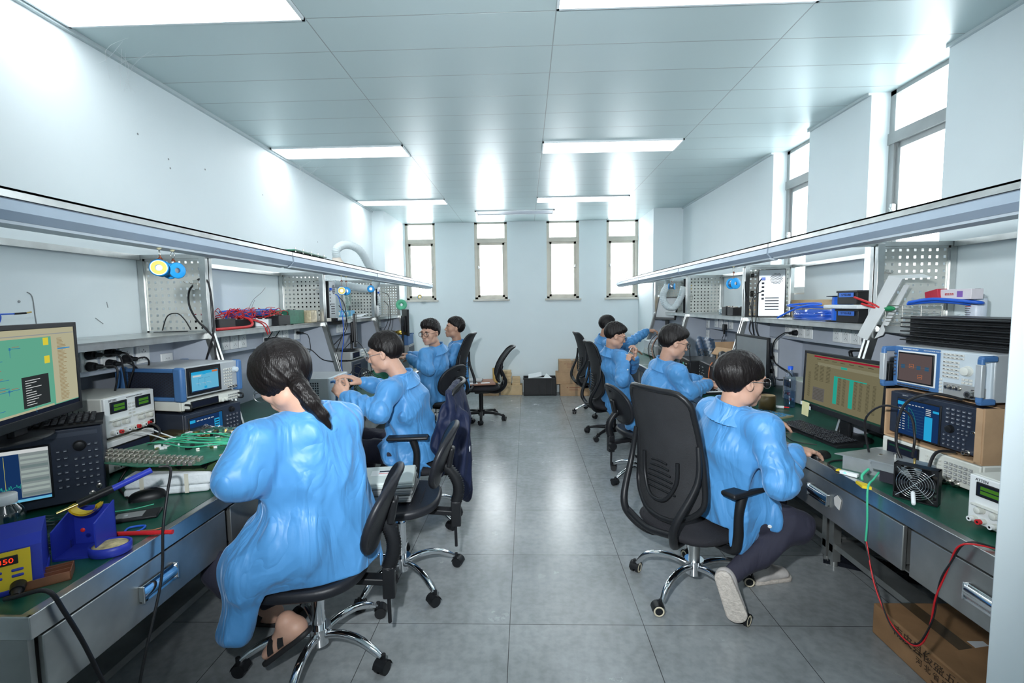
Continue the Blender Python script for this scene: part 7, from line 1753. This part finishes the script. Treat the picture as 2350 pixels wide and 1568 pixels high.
t = thing('sticky_note', 'yellow sticky note at the lower left corner of the right monitor', 'note', (1.588, 2.735, ZT+.118), radians(-90)); B(mat('note_yellow', (.72, .68, .38), .7)).poly([(-.035, -.002, -.06), (.035, -.006, -.06), (.035, 0, .018), (-.035, 0, .018)], (0, .0006, 0)).obj('note_paper', t); B(m_white).b2(-.05, -.035, -.001, 0, -.005, .015).b2(.035, .048, -.001, 0, -.02, .0).obj('tape_tabs', t)
tag(B(m_paper).poly([(1.60, 2.12, Z0), (1.80, 2.12, Z0), (1.78, 2.30, Z0), (1.62, 2.26, Z0)], (0, 0, .010)).obj('papers'), 'white papers under the cable behind the aluminium housing', 'papers')
# ---- right bench, second person
tag(B(m_paper).poly([(1.36, 3.62, Z0+.022), (1.66, 3.66, Z0+.022), (1.66, 4.16, Z0+.022), (1.36, 4.12, Z0+.022)], (0, 0, .003)).obj('paper_sheet'), 'white paper sheet under the hands of the second right-hand person', 'paper')
keyboard('black keyboard half under white paper, second right-hand place', (1.335, 3.86, Z0), -90, w=.44, d=.14)
t = thing('carton_with_film', 'opened cardboard carton with clear film and yellow-pink packs, right bench', 'cardboard box', (1.80, 4.35, Z0), radians(-80)); b = B(m_card); w = .15
b.b2(-w, w, 0, .006, 0, .22).b2(-w, w, .20, .206, 0, .22).b2(-w, -w+.006, 0, .206, 0, .22).b2(w-.006, w, 0, .206, 0, .22).b2(-w, w, 0, .206, 0, .005).box((-.16, .10, .275), (.006, .20, .11), rot=(0, -.25, 0)).box((0, -.03, .255), (.28, .006, .08), rot=(-.6, 0, 0)); b.obj('carton', t)
b = B(m_hy); b.box((.03, .09, .20), (.14, .10, .03), rot=(.1, .2, .3), bev=.01).box((.0, .06, .185), (.16, .10, .02), rot=(-.1, .1, -.2), m=mat('magenta_pack', (.60, .05, .30), .5), bev=.008); b.obj('coloured_packs', t)
B(m_clear).grid(lambda u, v: Vector((-.14+.28*u, .02+.18*v, .235+.03*sin(8*u+3*v)*cos(6*v))), 12, 10, smooth=False).obj('film', t)
t = thing('blue_film_box', 'large box under crumpled clear and blue film behind the second right-hand person', 'box', (1.86, 4.98, Z0), radians(-90)); B(m_black).b2(-.24, .24, 0, .17, 0, .20, bev=.004).obj('box_body', t)
B(glassy('blue_film', (.25, .42, .62), .2, .2)).grid(lambda u, v: Vector((-.25+.5*u, -.01+.012*sin(11*u+7*v), .02+.32*v)), 16, 10, smooth=False).obj('blue_film', t)
cable([(1.50, 4.40, Z0+.16), (1.50, 4.42, Z0+.26), (1.54, 4.6, Z0+.33), (1.50, 4.78, Z0+.24), (1.46, 4.95, Z0+.10)], .005, m_rub, 'lamp_arm', 'black cable bowed over the stickered equipment box, right bench')
cable([(1.58, 4.03, Z0+.0), (1.532, 4.03, Z0+.06), (1.540, 4.035, Z0+.16), (1.56, 4.03, Z0+.20)], .005, mat('copper_wire_bundle', (.42, .13, .05), .4, .5), 'copper_wires', 'coppery wires hanging over the front of the black box', 'wires')
t = thing('headphones', 'black round padded object on the black box, right bench', 'pad', (1.62, 3.98, Z0+.178), radians(-96)); B(m_black).lathe([(.0001, -.02), (.055, -.02), (.062, 0), (.055, .02), (.0001, .02)], (0, 0, .06), 28, rot=FR).obj('pad_body', t)
# ---- right bench, far persons
for k, (x, y, h_, l) in enumerate(((1.42, 4.98, .09, 'round black fixture with a yellow coil on the third right bench'), (1.52, 5.22, .07, 'smaller black fixture with wires on the third right bench'))):
    t = thing('test_fixture', l, 'fixture', (x, y, Z0), 0); B(m_black).lathe([(.09, 0), (.095, h_*.5), (.085, h_), (.0001, h_)], (0, 0, 0), 28).obj('fixture_body', t)
    B(m_hy).tube([(.05*cos(a), .05*sin(a), h_+.008) for a in np.linspace(0, 5.8, 14)], .008, 6, closed=True, sub=1).obj('yellow_coil', t); B(m_white).b2(-.05, .02, -.04, .02, h_+.012, h_+.03, bev=.004).obj('white_block', t)
for k, (a, mm) in enumerate((((1.40, 5.30), m_rub), ((1.47, 5.36), m_rub), ((1.43, 5.26), m_cop))):
    cable([(a[0], a[1], Z0+.01), (a[0]-.05, a[1]+.02, Z0+.20), (a[0]+.05, a[1]+.08, Z0+.34), (a[0]+.16, a[1]+.14, Z0+.30), (a[0]+.18, a[1]+.16, Z0+.01)], .004, mm, 'bowed_wire', ('black wire bowed high before the reaching person', 'second black wire bowed just beyond the first, far right', 'coppery wire bowed between the two black ones, far right')[k], 'wire')
t = thing('jar', 'pale jar with tan contents on the far right shelf', 'jar', (1.86, 6.60, ZSH+.001), 0); B(m_cardl).lathe([(.05, 0), (.052, .20)], (0, 0, 0), 20).obj('jar_contents', t); B(m_white).lathe([(.056, .20), (.056, .225), (.0001, .228)], (0, 0, 0), 20).obj('jar_lid', t)
tag(cable([(.985, 4.66, .93), (1.03, 4.70, 1.0)], .0035, m_chrome, 'thin_tool', None, sub=1), 'thin silver tool held between the raised hands, right side', 'tool')
tag(cable([(.96, 4.64, .945), (1.06, 4.66, .905)], .003, m_white, 'white_pen', None, sub=1), 'thin white pen crossing the silver tool in the raised hands', 'pen')
# ---- far wall floor
def carton(label, x, y, z, w, d, h, mm=None, rz=0, tape=False, group=None, mark=False):
    t = thing('cardboard_box', label, 'cardboard box', (x, y, z), radians(rz), group); B(mm or m_card).b2(-w/2, w/2, -d/2, d/2, 0, h, bev=.002).obj('carton', t)
    if tape: B(m_clear).b2(-.02, .02, -d/2-.001, d/2, -.0, h+.0008).obj('tape_strip', t)
    if mark: B(mat('box_print', (.30, .10, .06), .7)).b2(-w*.30, -w*.27, -d/2-.0012, -d/2-.0002, h*.70, h*.76).b2(-w*.22, w*.10, -d/2-.0012, -d/2-.0002, h*.70, h*.74).b2(-w*.22, w*.06, -d/2-.0012, -d/2-.0002, h*.54, h*.56).b2(-w*.22, w*.08, -d/2-.0012, -d/2-.0002, h*.44, h*.46).obj('box_print', t)
    return t
carton('wide tan carton on the floor at the far wall, base of the small stacked boxes', -.24, 7.60, 0, .345, .20, .155, m_cardl)
for i in range(5): carton(('small tan box at the bottom of the left column, far wall', 'second small tan box from the bottom of the left column, far wall', 'middle small tan box of the left column, far wall', 'fourth small tan box up the left column, far wall', 'topmost small tan box of the left column, far wall')[i], -.315+.006*(i % 2), 7.60, .156+.0455*i, .14, .16, .044, m_cardl, group='small boxes stacked at the far wall')
for i in range(3): carton(('lowest small tan box of the right column, far wall', 'middle small tan box of the right column, far wall', 'top small tan box of the right column, far wall')[i], -.165, 7.60, .156+.0405*i, .125, .16, .039, m_cardl, rz=2*i, group='small boxes stacked at the far wall')
t = thing('tape_roll', 'tall brown roll standing on a carton at the far wall', 'roll', (-.50, 7.58, .155), 0); B(mat('amber_roll', (.50, .30, .08), .4)).lathe([(.04, 0), (.042, .27), (.0001, .27)], (0, 0, 0), 24).obj('roll_body', t)
carton('carton on the floor under the brown roll, partly behind the low chair', -.56, 7.56, 0, .25, .22, .154, m_card)
t = thing('black_crate', 'black plastic crate holding white papers at the far wall', 'crate', (.21, 7.58, 0), 0); b = B(m_black); w, d, h_ = .255, .14, .275
b.b2(-w, w, -d, d, 0, .01).b2(-w, w, -d, -d+.006, 0, h_).b2(-w, w, d-.006, d, 0, h_).b2(-w, -w+.006, -d, d, 0, h_).b2(w-.006, w, -d, d, 0, h_).b2(-w-.006, w+.006, -d-.008, -d, h_-.02, h_).b2(-w-.008, -w, -d, d, h_-.02, h_).b2(w, w+.008, -d, d, h_-.02, h_)
for x in (-.13, -.01, .09, .18, -.2): b.b2(x, x+.008, -d-.008, -d, .01, h_)
b.obj('crate_body', t)
tag(B(m_paper).poly([(.03, 7.49, .262), (.24, 7.49, .30), (.24, 7.64, .34), (.03, 7.64, .30)], (0, 0, .01)).b2(.05, .40, 7.47, 7.68, .012, .255).poly([(.26, 7.48, .262), (.40, 7.48, .262), (.32, 7.60, .32)], (0, 0, .008)).obj('waste_paper'), 'crumpled white papers sticking out of the black crate', 'paper')
carton('bottom brown carton of the pile at the far wall, right of the crate', .775, 7.50, 0, .50, .24, .185, mark=True, tape=True)
carton('middle brown carton of the pile at the far wall, right of the crate', .70, 7.52, .186, .47, .24, .178, tape=True)
carton('top brown carton of the pile at the far wall, slightly open', .72, 7.52, .365, .42, .24, .19, mark=True, tape=True)
# ---- near right floor
t = thing('cardboard_box', 'crushed brown carton with Chinese lettering under the right bench', 'cardboard box', (1.80, 1.56, 0), radians(-90))
m_cardd = mat('worn_brown_carton', (.36, .20, .095), .75, var=.18, vs=9, bump=.25, bs=14)
b = B(m_cardd); b.b2(-.46, .50, -.31, .02, 0, .134, bev=.006)
b.box((.10, -.16, .150), (.55, .30, .004), rot=(.10, -.05, .06)).box((.34, -.22, .168), (.34, .22, .004), rot=(.05, -.12, .18)); b.obj('carton', t)
B(m_clear).b2(-.461, .50, -.20, -.14, .1345, .1355).obj('tape_strip', t); B(m_paper).b2(-.22, .05, -.13, -.07, .1358, .1366).obj('address_label', t)
mi = mat('stamped_print', (.06, .035, .02), .8)
lt = Euler((pi/2, 0, 0)).to_matrix()
text('南皮县俊盛五金制品有限公司', .048, (-.03, -.3115, .098), lt, mi, 'lettering', t, .0004); text('河 北 省 南 皮 县 工 业 开 发 区', .030, (-.02, -.3115, .056), lt, mi, 'lettering', t, .0004); text('TEL: 0317-8569708   13603178208', .022, (0, -.3115, .022), lt, mi, 'lettering', t, .0004)
t = thing('black_bag', 'shiny black plastic bag on the floor under the right bench', 'bag', (1.86, 2.55, 0), radians(-30))
B(mat('shiny_black_film', (.012, .014, .02), .18, bump=.8, bs=18)).grid(lambda u, v: Vector((-.22+.44*u, -.10+.2*v, .002+.05*sin(pi*u)**.5*sin(pi*v)**.5*(.6+.4*sin(9*u+5*v)*cos(7*v)))), 22, 14, smooth=False).obj('bag_film', t)
tag(B(mat('sticker_remnant', (.60, .58, .55), .6)).poly([(1.2855, 1.985, .585), (1.2855, 1.955, .575), (1.2855, 1.945, .620), (1.2855, 1.97, .632), (1.2855, 1.99, .615)], (.002, 0, 0)).obj('torn_sticker'), 'torn white sticker remnant on the right bench drawer', 'sticker')
# ---- cases on the empty lab chair
m_case = mat('grey_white_case', (.56, .62, .60), .5, var=.04)
for i, (z, l) in enumerate(((.462, 'lowest flat grey case stacked on the empty lab chair'), (.497, 'middle flat grey case stacked on the empty lab chair'), (.532, 'top grey-white case with a blue and red label on the empty lab chair'))):
    t = thing('flat_case', l, 'case', (-.745, 2.415, z), radians(4+3*i), 'flat cases on the empty lab chair'); B(m_case if i == 2 else m_greyw).b2(-.16, .155, -.13, .13, 0, .033, bev=.008).b2(-.162, .157, -.132, .132, .014, .018, bev=.001).obj('case_shell', t)
    if i == 2:
        B(m_white).b2(-.07, .07, -.02, .06, .0333, .0340).obj('label', t); B(m_navy).b2(-.03, .03, .030, .052, .0341, .0346).b2(-.03, .03, .008, .014, .0341, .0346, m=m_red).obj('label_print', t)
        B(m_case).tube([(-.162, -.04, .018), (-.185, -.04, .018), (-.185, .04, .018), (-.162, .04, .018)], .006, 8, sub=3).obj('case_handle', t)
# pad on the far low chair
t = thing('seat_pad', 'brown patterned pad on the empty far-left chair', 'pad', (-.60, 5.88, .464), radians(10)); B(mat('brown_pad', (.32, .17, .12), .8)).b2(-.20, .20, -.19, .19, 0, .022, bev=.010).obj('pad_body', t); B(m_white).b2(-.12, -.02, -.19, -.05, .0225, .024).b2(.02, .13, -.17, -.10, .0225, .024).obj('pad_print', t)
tag(B(m_greyw).b2(-.78, -.55, 5.80, 6.0, .488, .51, bev=.006).obj('flat_case'), 'grey flat case lying on the brown seat pad', 'case')
# navy jacket on the second chair
J = Field(); fo = folds(77, .09, .016, (1, 1, .10)); fo2 = folds(79, .12, .012, (1, 1, .3))
J.add(econe((-.475, 3.10, .90), (-.44, 3.12, .66), (.19, .035), (.24, .055), (.1, 1, 0), fo2), .04)
J.add(econe((-.45, 3.12, .66), (-.44, 3.10, .40), (.24, .05), (.19, .05), (.1, 1, 0), fo), .05)
J.add(cone((-.43, 2.99, .74), (-.40, 2.97, .26), .055, .045, fo), .03); J.add(cone((-.50, 2.92, .70), (-.56, 2.93, .40), .05, .045, fo), .04)
J.add(econe((-.50, 3.0, .80), (-.57, 2.98, .55), (.09, .035), (.10, .04), (.3, 1, 0), fo2), .05)
J.add(econe((-.42, 3.02, .50), (-.405, 3.02, .20), (.10, .045), (.07, .035), (.1, 1, 0), fo), .04)
t = thing('jacket', 'navy jacket draped over the back of the second left chair', 'jacket', (-.45, 3.08, .2), 0)
sdf_obj(J, .006, 'jacket_cloth', m_jacket, t, None, (-.45, 3.08, .2))
b = B(m_white); 
for k in range(4): b.b2(.083, .086, -.13+.014*k, -.12+.014*k, .33-.018*(k % 2), .342-.018*(k % 2))
b.obj('chest_print', t)
